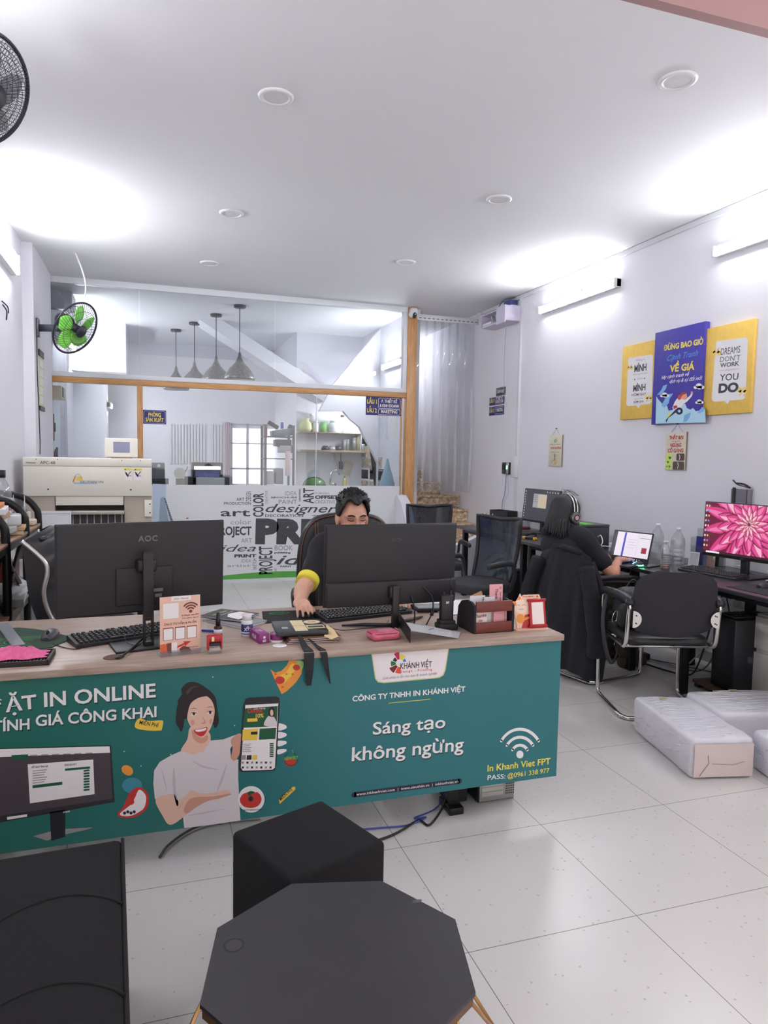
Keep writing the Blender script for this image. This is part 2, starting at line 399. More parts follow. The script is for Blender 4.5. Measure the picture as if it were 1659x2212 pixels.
# ================================================================= PRINTED TEXT HELPERS
def plane_y(y):
    return FR((0, y, 0), (1, 0, 0), (0, 0, 1)), (lambda px, py: (on_y(px, py, y).x, on_y(px, py, y).z))
def plane_x(x):
    return FR((x, 0, 0), (0, -1, 0), (0, 0, 1)), (lambda px, py: (-on_x(px, py, x).y, on_x(px, py, x).z))
def tf(mb, body, F, uv, a, b, h, w=.0008, bold=.0, shear=0., space=1.):
    """text whose baseline runs from photo point a to b, h photo pixels tall, on a real plane"""
    A = Vector(uv(*a)); B = Vector(uv(*b)); mx, my = (a[0]+b[0])/2, (a[1]+b[1])/2
    cap = (Vector(uv(mx, my-h))-Vector(uv(mx, my))).length
    d = B-A; c = (A+B)/2
    mb.text(body, cap/.73, F, c.x, c.y, w, 'C', bold, shear, space, width=d.length, rot=math.atan2(d.y, d.x))
def poly(mb, pts, F, uv, w): mb.plate([uv(*p) for p in pts], F, w)
def sm(pts, n=4):
    return [(q.x, q.y) for q in cr([(p[0], p[1], 0) for p in pts], n, True)]
# ================================================================= RECEPTION DESK
DY = 2.53
DWOOD = wood('greige wood laminate', '9C8678', 'B5A193', 'X', 5, .38)
TEAL = mat('teal print', '27706E', .42)
def grad(m, c0, c1, x0, x1):
    nt = m.node_tree; tc = nt.nodes.new('ShaderNodeTexCoord'); sp = nt.nodes.new('ShaderNodeSeparateXYZ'); mr = nt.nodes.new('ShaderNodeMapRange'); r = nt.nodes.new('ShaderNodeValToRGB')
    mr.inputs['From Min'].default_value = x0; mr.inputs['From Max'].default_value = x1
    r.color_ramp.elements[0].color = lin(c0); r.color_ramp.elements[1].color = lin(c1)
    nt.links.new(tc.outputs['Object'], sp.inputs[0]); nt.links.new(sp.outputs['X'], mr.inputs['Value']); nt.links.new(mr.outputs['Result'], r.inputs['Fac']); nt.links.new(r.outputs['Color'], nt.nodes['Principled BSDF'].inputs['Base Color'])
grad(TEAL, '1E6A5C', '27747A', -.5, .7)
desk = thing('reception_desk', 'long reception desk with a teal printed front panel and greige wood top', 'desk')
mb = MB(DWOOD); mb.bar((-1.0, 2.512, .732), (1.625, 3.3, TZ), .0015); top = mb.build('desktop', desk)
mb = MB(mat('grommet brown', '5E4334', .6)); h = on_z(246, 1420, TZ); mb.cyl((h.x, h.y, TZ+.0002), .03, .0008, 24); mb.lathe([(.03, TZ), (.033, TZ+.002), (.036, TZ)], 24, TR(h.x, h.y, 0)); mb.build('grommet', top)
for x in (-.9, 1.2):
    for y in (2.66, 3.2):
        mb = MB(STEELB); mb.bar((x-.022, y-.022, .012), (x+.022, y+.022, .732)); mb.bar((x-.032, y-.06, 0), (x+.032, y+.06, .03), .003); mb.build('leg', desk)
mb = MB(STEELB)
for y in (2.66, 3.2): mb.bar((-.9, y-.018, .69), (1.2, y+.018, .731))
mb.build('under_frame', desk)
F, uv = plane_y(DY)
def c7(p): return (p[0]*.43399, 1380+p[1]*.43399)
def c8(p): return (660+p[0]*.38577, 1360+p[1]*.38577)
P7 = lambda pts: [c7(p) for p in pts]
P8 = lambda pts: [c8(p) for p in pts]
mb = MB(TEAL); mb.bar((-1.0, DY, .146), (1.622, DY+.018, .731))
pw = mat('print white', 'F0ECEC', .5); sh = mat('print shadow', '17403F', .5)
SK = mat('print skin', 'E6BDA9', .5); SKD = mat('print skin deep', 'D29A84', .5); HAIR = mat('print hair', '2A2023', .5); SHIRT = mat('print shirt', 'DAD3D6', .5); SHIRT2 = mat('print shirt fold', 'C6BEC4', .5)
pg = mat('print grey', '9A9497', .5); pd = mat('print dark', '2C2A30', .5); pgr = mat('print green', '1E5A3C', .5); pyl = mat('print yellow', 'F0C84A', .5); prd = mat('print red', 'C8342C', .5); por = mat('print orange', 'EE9A3C', .5)
# headline
for body, a, b, h in (('IN ONLINE', (95.5, 1526.5), (336.5, 1505), 31), ('ĐẶT', (-26, 1543), (80, 1529), 31), ('GIÁ CÔNG KHAI', (77, 1568.5), (338, 1548), 24), ('TÍNH', (-16, 1581), (64, 1574.5), 24)):
    mb.use(sh); tf(mb, body, F, uv, (a[0]+2, a[1]+3), (b[0]+2, b[1]+3), h, .0004, .022)
    mb.use(pw); tf(mb, body, F, uv, a, b, h, .0008, .022)
# printed monitor
mb.use(pd); poly(mb, P7([(-60, 546), (553, 529), (571, 812), (-60, 925)]), F, uv, .0004)
mb.use(mat('print screen', '4A4248', .5)); poly(mb, P7([(-60, 560), (545, 545), (560, 795), (-60, 890)]), F, uv, .0008)
mb.use(pw); poly(mb, P7([(-60, 550), (545, 534), (548, 566), (-60, 590)]), F, uv, .0012)
mb.use(pw); poly(mb, P7([(138, 624), (464, 600), (471, 772), (149, 818)]), F, uv, .0012)
mb.use(pgr); poly(mb, P7([(58, 578), (140, 574), (141, 598), (59, 602)]), F, uv, .0016)
poly(mb, P7([(162, 728), (310, 710), (311, 725), (163, 743)]), F, uv, .0016); poly(mb, P7([(323, 645), (448, 634), (449, 645), (324, 656)]), F, uv, .0016)
for k in range(8): poly(mb, P7([(416, 652+k*13.6), (445, 649+k*13.6), (446, 658+k*13.6), (417, 661+k*13.6)]), F, uv, .0016)
mb.use(pg)
for k in range(6): poly(mb, P7([(163, 655+k*12), (235-7*(k % 3), 648+k*12), (235-7*(k % 3), 652+k*12), (163, 659+k*12)]), F, uv, .0016)
for k in range(6): poly(mb, P7([(150+55*k, 577-2*k), (185+55*k, 575-2*k), (185+55*k, 579-2*k), (150+55*k, 581-2*k)]), F, uv, .0016)
mb.use(pd); tf(mb, 'KẾT QUẢ TÍNH GIÁ', F, uv, c7((158, 643)), c7((240, 637)), 4, .0016, .02); tf(mb, 'BẢNG GIÁ GỢI Ý', F, uv, c7((322, 632)), c7((382, 627)), 4, .0016, .02)
mb.use(pw); poly(mb, P7([(35, 886), (135, 872), (136, 884), (36, 900)]), F, uv, .0012)
mb.use(mat('print stand', '161B20', .5)); poly(mb, P7([(248, 862), (325, 850), (325, 985), (255, 1005)]), F, uv, .0004)
mb.use(pg); poly(mb, P7([(165, 982), (290, 948), (465, 938), (430, 950), (330, 972), (232, 1004)]), F, uv, .0003)
mb.use(pw); tf(mb, 'mazi', F, uv, c7((315, 866)), c7((347, 861)), 4, .001, .02)
# yellow tags
mb.use(pyl); poly(mb, P7(sm([(672, 440), (690, 396), (740, 408), (800, 405), (812, 412), (806, 448), (795, 456), (730, 455)])), F, uv, .0012)
poly(mb, P7([(1388, 800), (1455, 737), (1468, 735), (1471, 748), (1392, 822)]), F, uv, .0008)
mb.use(pd); tf(mb, 'MIỄN PHÍ', F, uv, c7((692, 424)), c7((786, 440)), 9, .0016, .012); tf(mb, 'MIỄN PHÍ', F, uv, c7((1398, 806)), c7((1458, 752)), 7, .0012, .012)
# the woman on the print
def pl(m, pts, w, smooth=True):
    mb.use(m); poly(mb, P7(sm(pts) if smooth else pts), F, uv, w)
pl(HAIR, [(880, 428), (876, 390), (886, 335), (886, 305), (905, 275), (903, 248), (932, 219), (966, 214), (1005, 230), (1052, 265), (1075, 300), (1080, 350), (1088, 408), (1076, 430), (1050, 420), (985, 380), (918, 400), (908, 436)], .0006)
pl(SK, [(946, 440), (932, 500), (900, 560), (960, 582), (1030, 545), (1048, 505), (1040, 465), (990, 450)], .0009)
pl(SHIRT, [(903, 557), (850, 580), (795, 612), (767, 655), (763, 720), (771, 797), (820, 790), (866, 776), (880, 830), (908, 862), (917, 941), (1050, 925), (1197, 903), (1190, 800), (1186, 690), (1186, 600), (1150, 596), (1145, 548), (1192, 470), (1110, 500), (1047, 505), (1012, 560), (960, 577)], .0012, False)
pl(SHIRT2, [(866, 640), (858, 700), (866, 776), (880, 830), (888, 815), (876, 760), (872, 690)], .0016)
pl(SKD, [(1150, 500), (1198, 470), (1202, 545), (1172, 604), (1150, 590), (1158, 545)], .0016)
pl(SK, [(774, 797), (862, 772), (884, 802), (935, 772), (950, 752), (1000, 768), (1060, 765), (1112, 751), (1140, 758), (1146, 772), (1092, 788), (1040, 800), (990, 828), (930, 872), (872, 916), (838, 922), (812, 885)], .0016)
pl(SKD, [(940, 800), (990, 785), (1060, 783), (1140, 770), (1145, 776), (1085, 795), (1035, 806), (985, 832), (930, 868), (915, 850)], .0018)
pl(SK, [(929, 360), (938, 315), (972, 284), (1018, 280), (1052, 305), (1068, 350), (1063, 400), (1048, 445), (1026, 478), (1006, 488), (984, 478), (950, 438), (932, 398)], .0016)
pl(HAIR, [(922, 380), (925, 325), (958, 284), (1005, 268), (1035, 282), (990, 292), (950, 320), (934, 370), (930, 400)], .002)
pl(SKD, [(1006, 385), (1016, 412), (1000, 418), (1012, 423), (1024, 414)], .002)
pl(prd, [(964, 453), (1000, 446), (1031, 438), (1024, 468), (1003, 484), (981, 476)], .002)
pl(pw, [(970, 453), (1000, 448), (1026, 442), (1020, 455), (985, 462)], .0024)
for ex, ey in ((965, 374), (1046, 367)):
    pl(pw, [(ex-15, ey+1), (ex, ey-8), (ex+15, ey), (ex, ey+8)], .002); pl(pd, [(ex-7, ey-1), (ex, ey-8), (ex+7, ey-1), (ex, ey+6)], .0024)
    pl(HAIR, [(ex-20, ey-25), (ex, ey-31), (ex+18, ey-26), (ex, ey-28.5)], .002); pl(HAIR, [(ex-17, ey-1), (ex-8, ey-9), (ex+6, ey-9), (ex+17, ey-2), (ex+6, ey-6), (ex-8, ey-6)], .0026)
pl(HAIR, [(884, 330), (905, 340), (916, 385), (914, 425), (903, 462), (890, 440), (880, 425), (877, 385)], .0022); pl(HAIR, [(1062, 310), (1078, 330), (1086, 380), (1089, 408), (1080, 436), (1066, 440), (1070, 400), (1068, 350)], .0022)
pl(mat('print hair sheen', '4A3C40', .5), [(925, 262), (955, 236), (990, 236), (960, 246), (935, 275)], .0024); pl(SKD, [(955, 452), (985, 484), (1008, 492), (1030, 478), (1036, 498), (1005, 520), (965, 500)], .0012)
pl(mat('print blush', 'E09A94', .5), [(948, 408), (962, 402), (968, 420), (955, 428)], .0019); pl(mat('print blush', 'E09A94', .5), [(1044, 402), (1056, 398), (1052, 420), (1042, 418)], .0019)
for pts in ([(800, 640), (815, 700), (830, 760), (822, 700)], [(950, 600), (1010, 640), (1090, 650), (1010, 630)], [(1130, 620), (1110, 700), (1080, 760), (1100, 690)], [(930, 880), (1010, 870), (1120, 845), (1010, 862)]): pl(SHIRT2, pts, .0014)
# phone held out
for k in range(4): pl(pw, [(1380, 420+k*44), (1420, 428+k*40), (1424, 445+k*38), (1385, 455+k*40)], .0016)
pl(pd, [(1212, 330), (1222, 300), (1240, 292), (1370, 286), (1388, 292), (1393, 310), (1375, 630), (1368, 652), (1350, 657), (1205, 662), (1190, 650), (1189, 630)], .002, False)
pl(pw, [(1221, 325), (1385, 315), (1368, 640), (1355, 650), (1208, 655), (1198, 640)], .0024, False)
pl(pd, [(1222, 302), (1386, 292), (1384, 320), (1221, 328)], .0028, False)
pl(pgr, [(1220, 345), (1382, 333), (1376, 434), (1207, 441)], .0028, False)
pl(pyl, [(1208, 450), (1284, 446), (1280, 502), (1204, 505)], .0028, False); pl(pgr, [(1292, 446), (1374, 442), (1370, 497), (1288, 501)], .0028, False)
pl(SHIRT, [(1315, 430), (1325, 395), (1345, 378), (1368, 395), (1376, 432)], .0032); pl(HAIR, [(1337, 380), (1340, 345), (1358, 338), (1366, 360), (1362, 385)], .0034); pl(SK, [(1344, 372), (1346, 354), (1356, 352), (1360, 372), (1352, 382)], .0036)
mb.use(prd); tf(mb, 'Online', F, uv, c7((1230, 368)), c7((1306, 364)), 10, .0032, .02); mb.use(pyl); tf(mb, '10%', F, uv, c7((1272, 392)), c7((1312, 389)), 9, .0032, .02)
mb.use(pw); tf(mb, 'đặt hàng', F, uv, c7((1262, 352)), c7((1320, 347)), 4, .0032)
pl(pyl, [(1230, 396), (1281, 393), (1281, 409), (1230, 412)], .0032, False)
pl(pd, [(1248, 462), (1281, 460), (1281, 474), (1248, 475)], .0032, False)
for k in range(5): pl(pg, [(1204, 522+k*9), (1250-6*(k % 2), 520+k*9), (1250-6*(k % 2), 523+k*9), (1204, 525+k*9)], .0028, False)
for k in range(8): pl(pgr, [(1342, 518+k*9), (1361, 517+k*9), (1361, 523+k*9), (1342, 524+k*9)], .0028, False)
for k in range(3): pl((pg, pd, pyl)[k], [(1200+28*k, 578), (1224+28*k, 577), (1223+28*k, 600), (1199+28*k, 601)], .0028, False)
for k in range(7):
    for j in range(2): pl((pg, pd)[(k+j) % 2], [(1203+23*k, 610+j*24), (1213+23*k, 609+j*24), (1213+23*k, 619+j*24), (1203+23*k, 620+j*24)], .0028, False)
# floating stickers
mb.use(por); poly(mb, P7([(607+28*math.cos(a*PI/9)+27+7*math.sin(a*PI/9), 654+26*math.sin(a*PI/9)) for a in range(18)]), F, uv, .0008)
mb.use(mat('print cyan', '3C8CA0', .5)); poly(mb, P7([(658+50*math.cos(a*PI/12), 730+40*math.sin(a*PI/12)) for a in range(24)]), F, uv, .0006)
pl(prd, [(585, 868), (612, 838), (640, 775), (672, 742), (705, 740), (738, 775), (735, 835), (700, 872), (655, 890), (600, 888)], .001)
pl(pw, [(598, 868), (625, 845), (655, 820), (672, 790), (690, 752), (712, 760), (728, 790), (718, 838), (690, 862), (650, 880), (608, 880)], .0014)
pl(prd, [(645, 800), (662, 795), (668, 815), (650, 825)], .0018)
for k in range(4): mb.use(HAIR); poly(mb, P7([(620+16*k+8*math.cos(a*PI/5), 866-6*(k % 2)+8*math.sin(a*PI/5)) for a in range(10)]), F, uv, .0018)
mb.use(pw); poly(mb, P7([(1250+66*math.cos(a*PI/18), 798+66*math.sin(a*PI/18)) for a in range(36)]), F, uv, .0016)
pl(prd, [(1194, 805), (1205, 775), (1235, 762), (1255, 768), (1280, 762), (1300, 785), (1298, 812), (1278, 834), (1245, 840), (1212, 832)], .002)
pl(pgr, [(1232, 765), (1248, 756), (1268, 762), (1252, 772), (1240, 780)], .0024); pl(pd, [(1236, 790), (1250, 780), (1260, 792), (1255, 806), (1240, 806)], .0024)
mb.use(pd); tf(mb, 'TOMATO GARDEN FARM', F, uv, c7((1200, 856)), c7((1300, 852)), 3.4, .002, .01)
mb.use(pgr); poly(mb, P7(arcband(30, 36, -80, 250, 24, 1448, 598)), F, uv, .0008); mb.use(prd); poly(mb, P7([(1410, 600), (1440, 590), (1476, 604), (1470, 630), (1448, 640), (1420, 628)]), F, uv, .0006)
mb.use(mat('print lime', '7AC850', .5)); tf(mb, 'NEWSKY', F, uv, c7((1415, 604)), c7((1484, 596)), 7, .0012, .02); mb.stroke([uv(*c7((1454, 552))), uv(*c7((1458, 570)))], .002, F, .0012)
ST = [(1345, 150), (1368, 168), (1400, 160), (1428, 132), (1442, 96), (1475, 106), (1512, 112), (1500, 175), (1470, 220), (1425, 262), (1402, 275), (1375, 220)]
mb.use(por); poly(mb, P7(ST), F, uv, .0008)
pl(pyl, [(1388, 188), (1425, 165), (1450, 125), (1470, 135), (1460, 170), (1430, 205), (1400, 225)], .0012); pl(mat('print pale green', 'A8C878', .5), [(1475, 108), (1510, 114), (1504, 150), (1488, 140)], .0012)
for x, y, r in ((1393, 205, 24), (1475, 142, 18)): mb.use(prd); poly(mb, P7([(x+r*math.cos(a*PI/8), y+r*.8*math.sin(a*PI/8)) for a in range(16)]), F, uv, .0016)
mb.use(prd)
for x, y in ((1365, 180), (1400, 245), (1420, 180), (1450, 180)): tf(mb, 'x', F, uv, c7((x, y)), c7((x+14, y-4)), 5, .0016, .03)
mb.use(pw)
for x, y in ((618, 560), (702, 632), (850, 575), (1060, 190), (1168, 432)): poly(mb, P7(disc(3, 8, x, y)), F, uv, .0006)
# logo plate
LG = P8([(372, 123), (801, 88), (778, 225), (768, 250), (748, 264), (720, 268), (440, 294), (410, 290), (394, 272)])
mb.use(mat('print glow', 'C9D08A', .5)); poly(mb, P8([(366, 123), (806, 88), (784, 228), (773, 256), (750, 270), (720, 274), (440, 300), (406, 296), (389, 276)]), F, uv, .0004)
mb.use(mat('logo plate', 'EFE6E8', .5)); poly(mb, LG, F, uv, .0008)
cx, cy = 527, 188
for a0, a1, r1, col in ((92, 122, 62, 'C81E46'), (48, 86, 50, 'E8DC3C'), (15, 44, 38, '4682D2'), (128, 160, 42, '2A1E20'), (165, 200, 50, '1E7A3C'), (205, 238, 64, '7A1E22'), (243, 278, 58, 'E8502E')):
    mb.use(mat('logo '+col, col, .5)); poly(mb, P8([(x, 2*cy-y+ (cx-x)*.0) for x, y in arcband(22, r1, a0, a1, 8, cx, cy)]), F, uv, .0012)
mb.use(pd); tf(mb, 'KHÁNH VIỆT', F, uv, c8((530, 220)), c8((706, 208)), 13, .0016, .008)
mb.use(prd); tf(mb, 'Design - Printing', F, uv, c8((529, 242)), c8((708, 228)), 5.5, .0016, .004, 0, 1.3)
mb.use(pg); tf(mb, 'Giải pháp in ấn cho bạn & doanh nghiệp', F, uv, c8((432, 279)), c8((736, 250)), 5.5, .0016, .0, .3)
mb.use(pw); tf(mb, 'CÔNG TY TNHH IN KHÁNH VIỆT', F, uv, c8((262, 402)), c8((894, 345)), 11.5, .0008, .025)
mb.use(YEL); poly(mb, P8([(464, 410), (698, 388), (698, 391), (464, 413)]), F, uv, .0008)
for dx, dy, w, m_ in ((3, 7, .0004, sh), (0, 0, .0008, pw)):
    mb.use(m_)
    tf(mb, 'Sáng tạo', F, uv, c8((376+dx, 588+dy)), c8((782+dx, 548+dy)), 27, w, .014)
    tf(mb, 'không ngừng', F, uv, c8((258+dx, 736+dy)), c8((884+dx, 675+dy)), 30, w, .014)
mb.use(pw); poly(mb, P8([(1200+20*math.cos(a*PI/10), 699+22*math.sin(a*PI/10)) for a in range(20)]), F, uv, .0008)
for r in (50, 88, 126):
    pts = [uv(*c8((1200+r*math.sin(math.radians(t)), 706-r*1.18*math.cos(math.radians(t))-(0))))for t in range(-56, 57, 8)]
    mb.stroke(pts, .0125, F, .0008)
mb.use(YEL); tf(mb, 'In Khanh Viet FPT', F, uv, c8((1018, 794)), c8((1370, 752)), 14, .0008, .018); tf(mb, '@0961 338 977', F, uv, c8((1130, 832)), c8((1364, 800)), 10.5, .0008, .008)
mb.use(pw); tf(mb, 'PASS:', F, uv, c8((1018, 842)), c8((1118, 833)), 10.5, .0008, .012)
mb.use(mat('print navy', '26263C', .5)); mb.stroke([uv(*c8((272, 925))), uv(*c8((862, 848)))], .021, F, .0008)
mb.use(pw); tf(mb, 'www.inkhanhviet.com  |  www.sieuthiin.vn  |  inkhanhviet.vn', F, uv, c8((284, 930)), c8((854, 856)), 6, .0012, .004)
mb.build('front_panel', desk, 'teal printed front panel')
# thin white strip laid flat on the floor under the panel
mb = MB(mat('white floor strip', 'DEDCDC', .3)); mb.bar((-1.0, 2.537, 0), (.45, 2.605, .004)); struct(mb, 'trim_6', 'thin white strip on floor under desk')
# ================================================================= DESK THINGS
def X2(x, y, z, rz=0): return TR(x, y, z) @ RZ(rz)
def keyboard(name, label, loc, rz, L=.44, W=.13, mb_=BLK):
    t = thing(name, label, 'keyboard', loc, rz)
    mb = MB(mb_); s = [(-W/2, .0), (-W/2, .012), (-W/2+.006, .016), (W/2-.004, .026), (W/2, .022), (W/2, 0)]
    mb.prism([(y, z) for y, z in s], L, FR((-L/2, 0, 0), (0, 1, 0), (0, 0, 1))); mb.build('body', t)
    mb = MB(mat('black keycaps', '2A292D', .4)); sl = (.026-.016)/(W-.01)
    for r in range(6):
        y = -W/2+.014+r*(W-.026)/5.2; x = -L/2+.012
        while x < L/2-.022:
            w = .016
            if r == 0 and -.11 < x < -.02: w = .095
            if (r == 5 and random.random() < .08): x += .01
            mb.box((x+w/2, y, .019+(y+W/2)*sl), (w-.002, .0155, .008), .0025, 1); x += w+.0022
    mb.build('keys', t); return t
def mouse(name, label, loc, rz, m=BLK, l=.112, w=.062, h=.036, extra=None):
    t = thing(name, label, 'mouse', loc, rz)
    G = []
    for i in range(11):
        a = i/10; y = -l/2+l*a; ww = w/2*math.sin(PI*min(1, max(.0, .04+.92*a)))**.45; hh = h*(math.sin(PI*(.1+.8*a)))**.7*(1-.25*a)
        G.append([(ww*math.cos(PI*k/10), y, hh*math.sin(PI*k/10)**.75) for k in range(11)])
    mb = MB(m); mb.surf(G); mb.plate([(p[0], p[1]) for p in [g[0] for g in G]+[g[-1] for g in reversed(G)]], None, .0003)
    mb.add(G[0], [tuple(range(11))]); mb.add(G[-1], [tuple(range(11))]); mb.build('shell', t)
    mb = MB(mat('rubber wheel', '0E0E10', .8)); mb.cyl((-.003, l*.26, h*.62), .011, .006, 14, RY(PI/2)); mb.build('scroll_wheel', t)
    if extra: extra(t)
    return t
def cable(name, label, pts, r=.0022, m=BLK, n=7):
    mb = MB(m); mb.tube(cr(pts, n), r, 7); return tag(mb.build(name), label, 'cable')
def monitor(label, base, yaw, tilt, w, h, zc, dy, back='slim', col=.036, base_kind='plate', logo=None, front=None, colz=None):
    """root at the foot; local -y is the rear side for these two"""
    t = thing('monitor', label, 'monitor', base, yaw)
    z = zc-base[2]; PX = TR(0, dy, z) @ RX(tilt)
    mb = MB(mat('monitor shell', '232126', .55, bump=(400, .1))); mb.at(PX)
    mb.box((0, 0, 0), (w, .012, h), .003)
    s = -1
    if back == 'slim': mb.box((0, s*.006, 0), (w*.99, .012, h*.985), .008, 3); mb.box((0, s*.014, -h*.2), (w*.34, .012, h*.42), .006, 3)
    else: mb.box((0, s*.018, -h*.34), (w*.985, .034, h*.3), .008); mb.box((0, s*.008, 0), (w*.985, .016, h*.985), .006)
    mb.build('housing', t)
    mb = MB(mat('dark glass', '0A0A0C', .15)); mb.at(PX); mb.bar((-w/2+.006, .0061, -h/2+.016), (w/2-.006, .0068, h/2-.006)); mb.build('screen', t)
    if logo:
        mb = MB(mat(logo[3], logo[4], .18, .6)); mb.at(PX)
        mb.text(logo[0], logo[1], FR((0, -.0305 if back == 'none' else logo[5], 0), (1, 0, 0), (0, 0, 1)), logo[6], logo[2], .0005, 'C', .03, 0, 1.15); mb.build('logo', t)
    return t, PX
def monitor1():
    b = on_z(320, 1396, TZ)
    t, PX = monitor('monitor seen from behind on the left half of the desk, beside the pink menu stand', (b.x, b.y, TZ), math.radians(12.7), math.radians(2.6), .612, .342, 1.046, .062, 'slim',
                    logo=('AOC', .03, .10, 'glossy logo', '5A5058', -.0126, .012))
    mb = MB(STEELB); mb.box((.0, .025, .004), (.25, .17, .008), .003); mb.build('base', t)
    mb = MB(BLK); mb.bar((-.018, -.016, .1), (.018, .004, .352)); mb.bar((-.018, -.016, .008), (-.011, .004, .1)); mb.bar((.011, -.016, .008), (.018, .004, .1)); mb.bar((-.018, -.016, .008), (.018, .004, .02)); mb.box((0, .03, .3), (.07, .06, .045), .008); mb.box((0, -.006, .354), (.036, .022, .006), .002)
    mb.build('stand_column', t)
    mb = MB(GREYP); mb.bar((.022, .018, .2), (.06, .022, .212)); mb.bar((.03, .016, .18), (.055, .02, .192)); mb.build('port_panel', t)
monitor1()
def monitor2():
    b = on_z(853, 1356, TZ)
    t, PX = monitor('monitor seen from behind, in front of the seated man, on v-shaped legs', (b.x, b.y, TZ), math.radians(2), math.radians(2.7), .598, .348, 1.02, .055, 'thick',
                    logo=('AIOI', .022, .10, 'faint logo', '3A363C', -.0165, .01))
    mb = MB(BLK); mb.box((0, .0, .09), (.03, .02, .18), .003); mb.box((0, .02, .15), (.05, .04, .05), .006); mb.build('stand_column', t)
    for a, l in ((158, .225), (38, .24)):
        d = Vector((math.cos(math.radians(a)), math.sin(math.radians(a)), 0)); mb = MB(BLK)
        mb.tube([Vector((0, 0, .012)), d*l*.6+Vector((0, 0, .01)), d*l+Vector((0, 0, .005))], [.012, .01, .005], 8, flat=.8); mb.build('leg', t)
monitor2()
keyboard('keyboard', 'black keyboard on the left of the desk, behind the pink menu stand', (-.075, 2.905, TZ), math.radians(21))
keyboard('keyboard', 'black keyboard under the monitor in front of the man', (.918, 3.051, TZ), math.radians(12.5))
# mouse pads
def zpoly(pts, z=TZ): return [(on_z(px, py, z).x, on_z(px, py, z).y) for px, py in pts]
mb = MB(mat('dark green pad', '1D3B2B', .8)); PD = zpoly([(-40, 1372), (-20, 1362), (10, 1359), (40, 1357), (75, 1360), (110, 1366), (150, 1376), (146, 1385), (128, 1392), (112, 1400), (70, 1404), (20, 1400), (-20, 1400), (-40, 1390)]); mb.prism(PD, .003, TR(0, 0, TZ))
mb.use(mat('green swirl print', '46B060', .7))
for k, off in enumerate((0, 5, 10, 15)):
    c = zpoly([(70, 1386)])[0]
    pts = [(c[0]-.03+(.03+off*.005)*math.cos(a/10*PI)*1.2, c[1]+(.02+off*.0035)*math.sin(a/10*PI)*1.1+.006*math.sin(a*.9)) for a in range(2, 17)]
    mb.stroke(pts, .003, None, TZ+.0034)
tag(mb.build('mouse_pad'), 'green swirl patterned mouse pad at the left end of the desk', 'mouse pad')
def rect_z(c, w, d, rz): return X2(c[0], c[1], TZ, rz)
mb = MB(mat('black cloth pad', '1E2022', .9)); PD2 = zpoly([(566, 1322), (569, 1347), (700, 1341), (690, 1318)]); mb.prism(PD2, .003, TR(0, 0, TZ)); mb.use(mat('green swirl print', '46B060', .7))
c = zpoly([(603, 1326)])[0]; mb.stroke([(c[0]+.045*math.cos(a*PI/12), c[1]+.022*math.sin(a*PI/12)) for a in range(24)], .003, None, TZ+.0034, True); mb.stroke([(c[0]+.03*math.cos(a*PI/12)-.01, c[1]+.012*math.sin(a*PI/12)) for a in range(24)], .002, None, TZ+.0034, True)
tag(mb.build('mouse_pad'), 'black mouse pad with a green ring under the man\'s hand', 'mouse pad')
q = on_z(109, 1378, TZ)
mouse('computer_mouse', 'dark grey wired mouse on the green mouse pad', (q.x, q.y, TZ+.003), math.radians(170), mat('graphite plastic', '4A494E', .35))
q = on_z(656, 1333, TZ); MOUSE2 = Vector((q.x, q.y, TZ+.003))
mouse('computer_mouse', 'black mouse held in the man\'s hand', MOUSE2, math.radians(185), BLK, .1, .058, .036)
def Z(px, py, h=.003): p = on_z(px, py, TZ+h); return (p.x, p.y, TZ+h)
cable('mouse_cable', 'thin black cable from the grey mouse to the left monitor', [Z(112, 1390), Z(140, 1399), Z(165, 1402), Z(185, 1396), Z(212, 1374, .034), Z(235, 1362, .034), Z(262, 1366, .032), Z(280, 1362, .026), Z(300, 1365, .02), Z(316, 1384, .014)], .0018)
cable('monitor_cable', 'thick black cables running into the desk grommet', [Z(318, 1375, .05), Z(305, 1382, .02), Z(285, 1400, .012), Z(262, 1419, .008), Z(250, 1423, .0)], .0045)
cable('looped_cable', 'thin looped cable between keyboard and left monitor stand', [Z(318, 1360, .06), Z(290, 1362, .045), Z(270, 1375, .03), Z(278, 1390, .014), Z(300, 1392, .014), Z(322, 1376, .02)], .0016)
cable('mouse_cable', 'thin black cable from the man\'s mouse across the desk', [Z(655, 1342), Z(650, 1352, .004), Z(672, 1345, .008), Z(700, 1351, .02), Z(735, 1361, .01), Z(780, 1358, .004), Z(826, 1352, .003), Z(840, 1340, .003)], .0018)
for a, l in ((0, 'black power cable hanging from the port of the man\'s monitor'), (1, 'black video cable with a ferrite bead behind the man\'s monitor')):
    b = on_z(895+20*a, 1352, TZ); mb = MB(BLK)
    pts = [(b.x-.03+.03*a, b.y+.03, .925), (b.x-.01+.05*a, b.y+.015, .88), (b.x+.0+.04*a, b.y, .82), (b.x+.0+.012*a, b.y, TZ+.003)]
    mb.tube(cr(pts, 7), .003, 7)
    if a: mb.tube([pts[2], (pts[2][0]-.005, pts[2][1], .80)], .008, 8)
    tag(mb.build('monitor_cable'), l, 'cable')
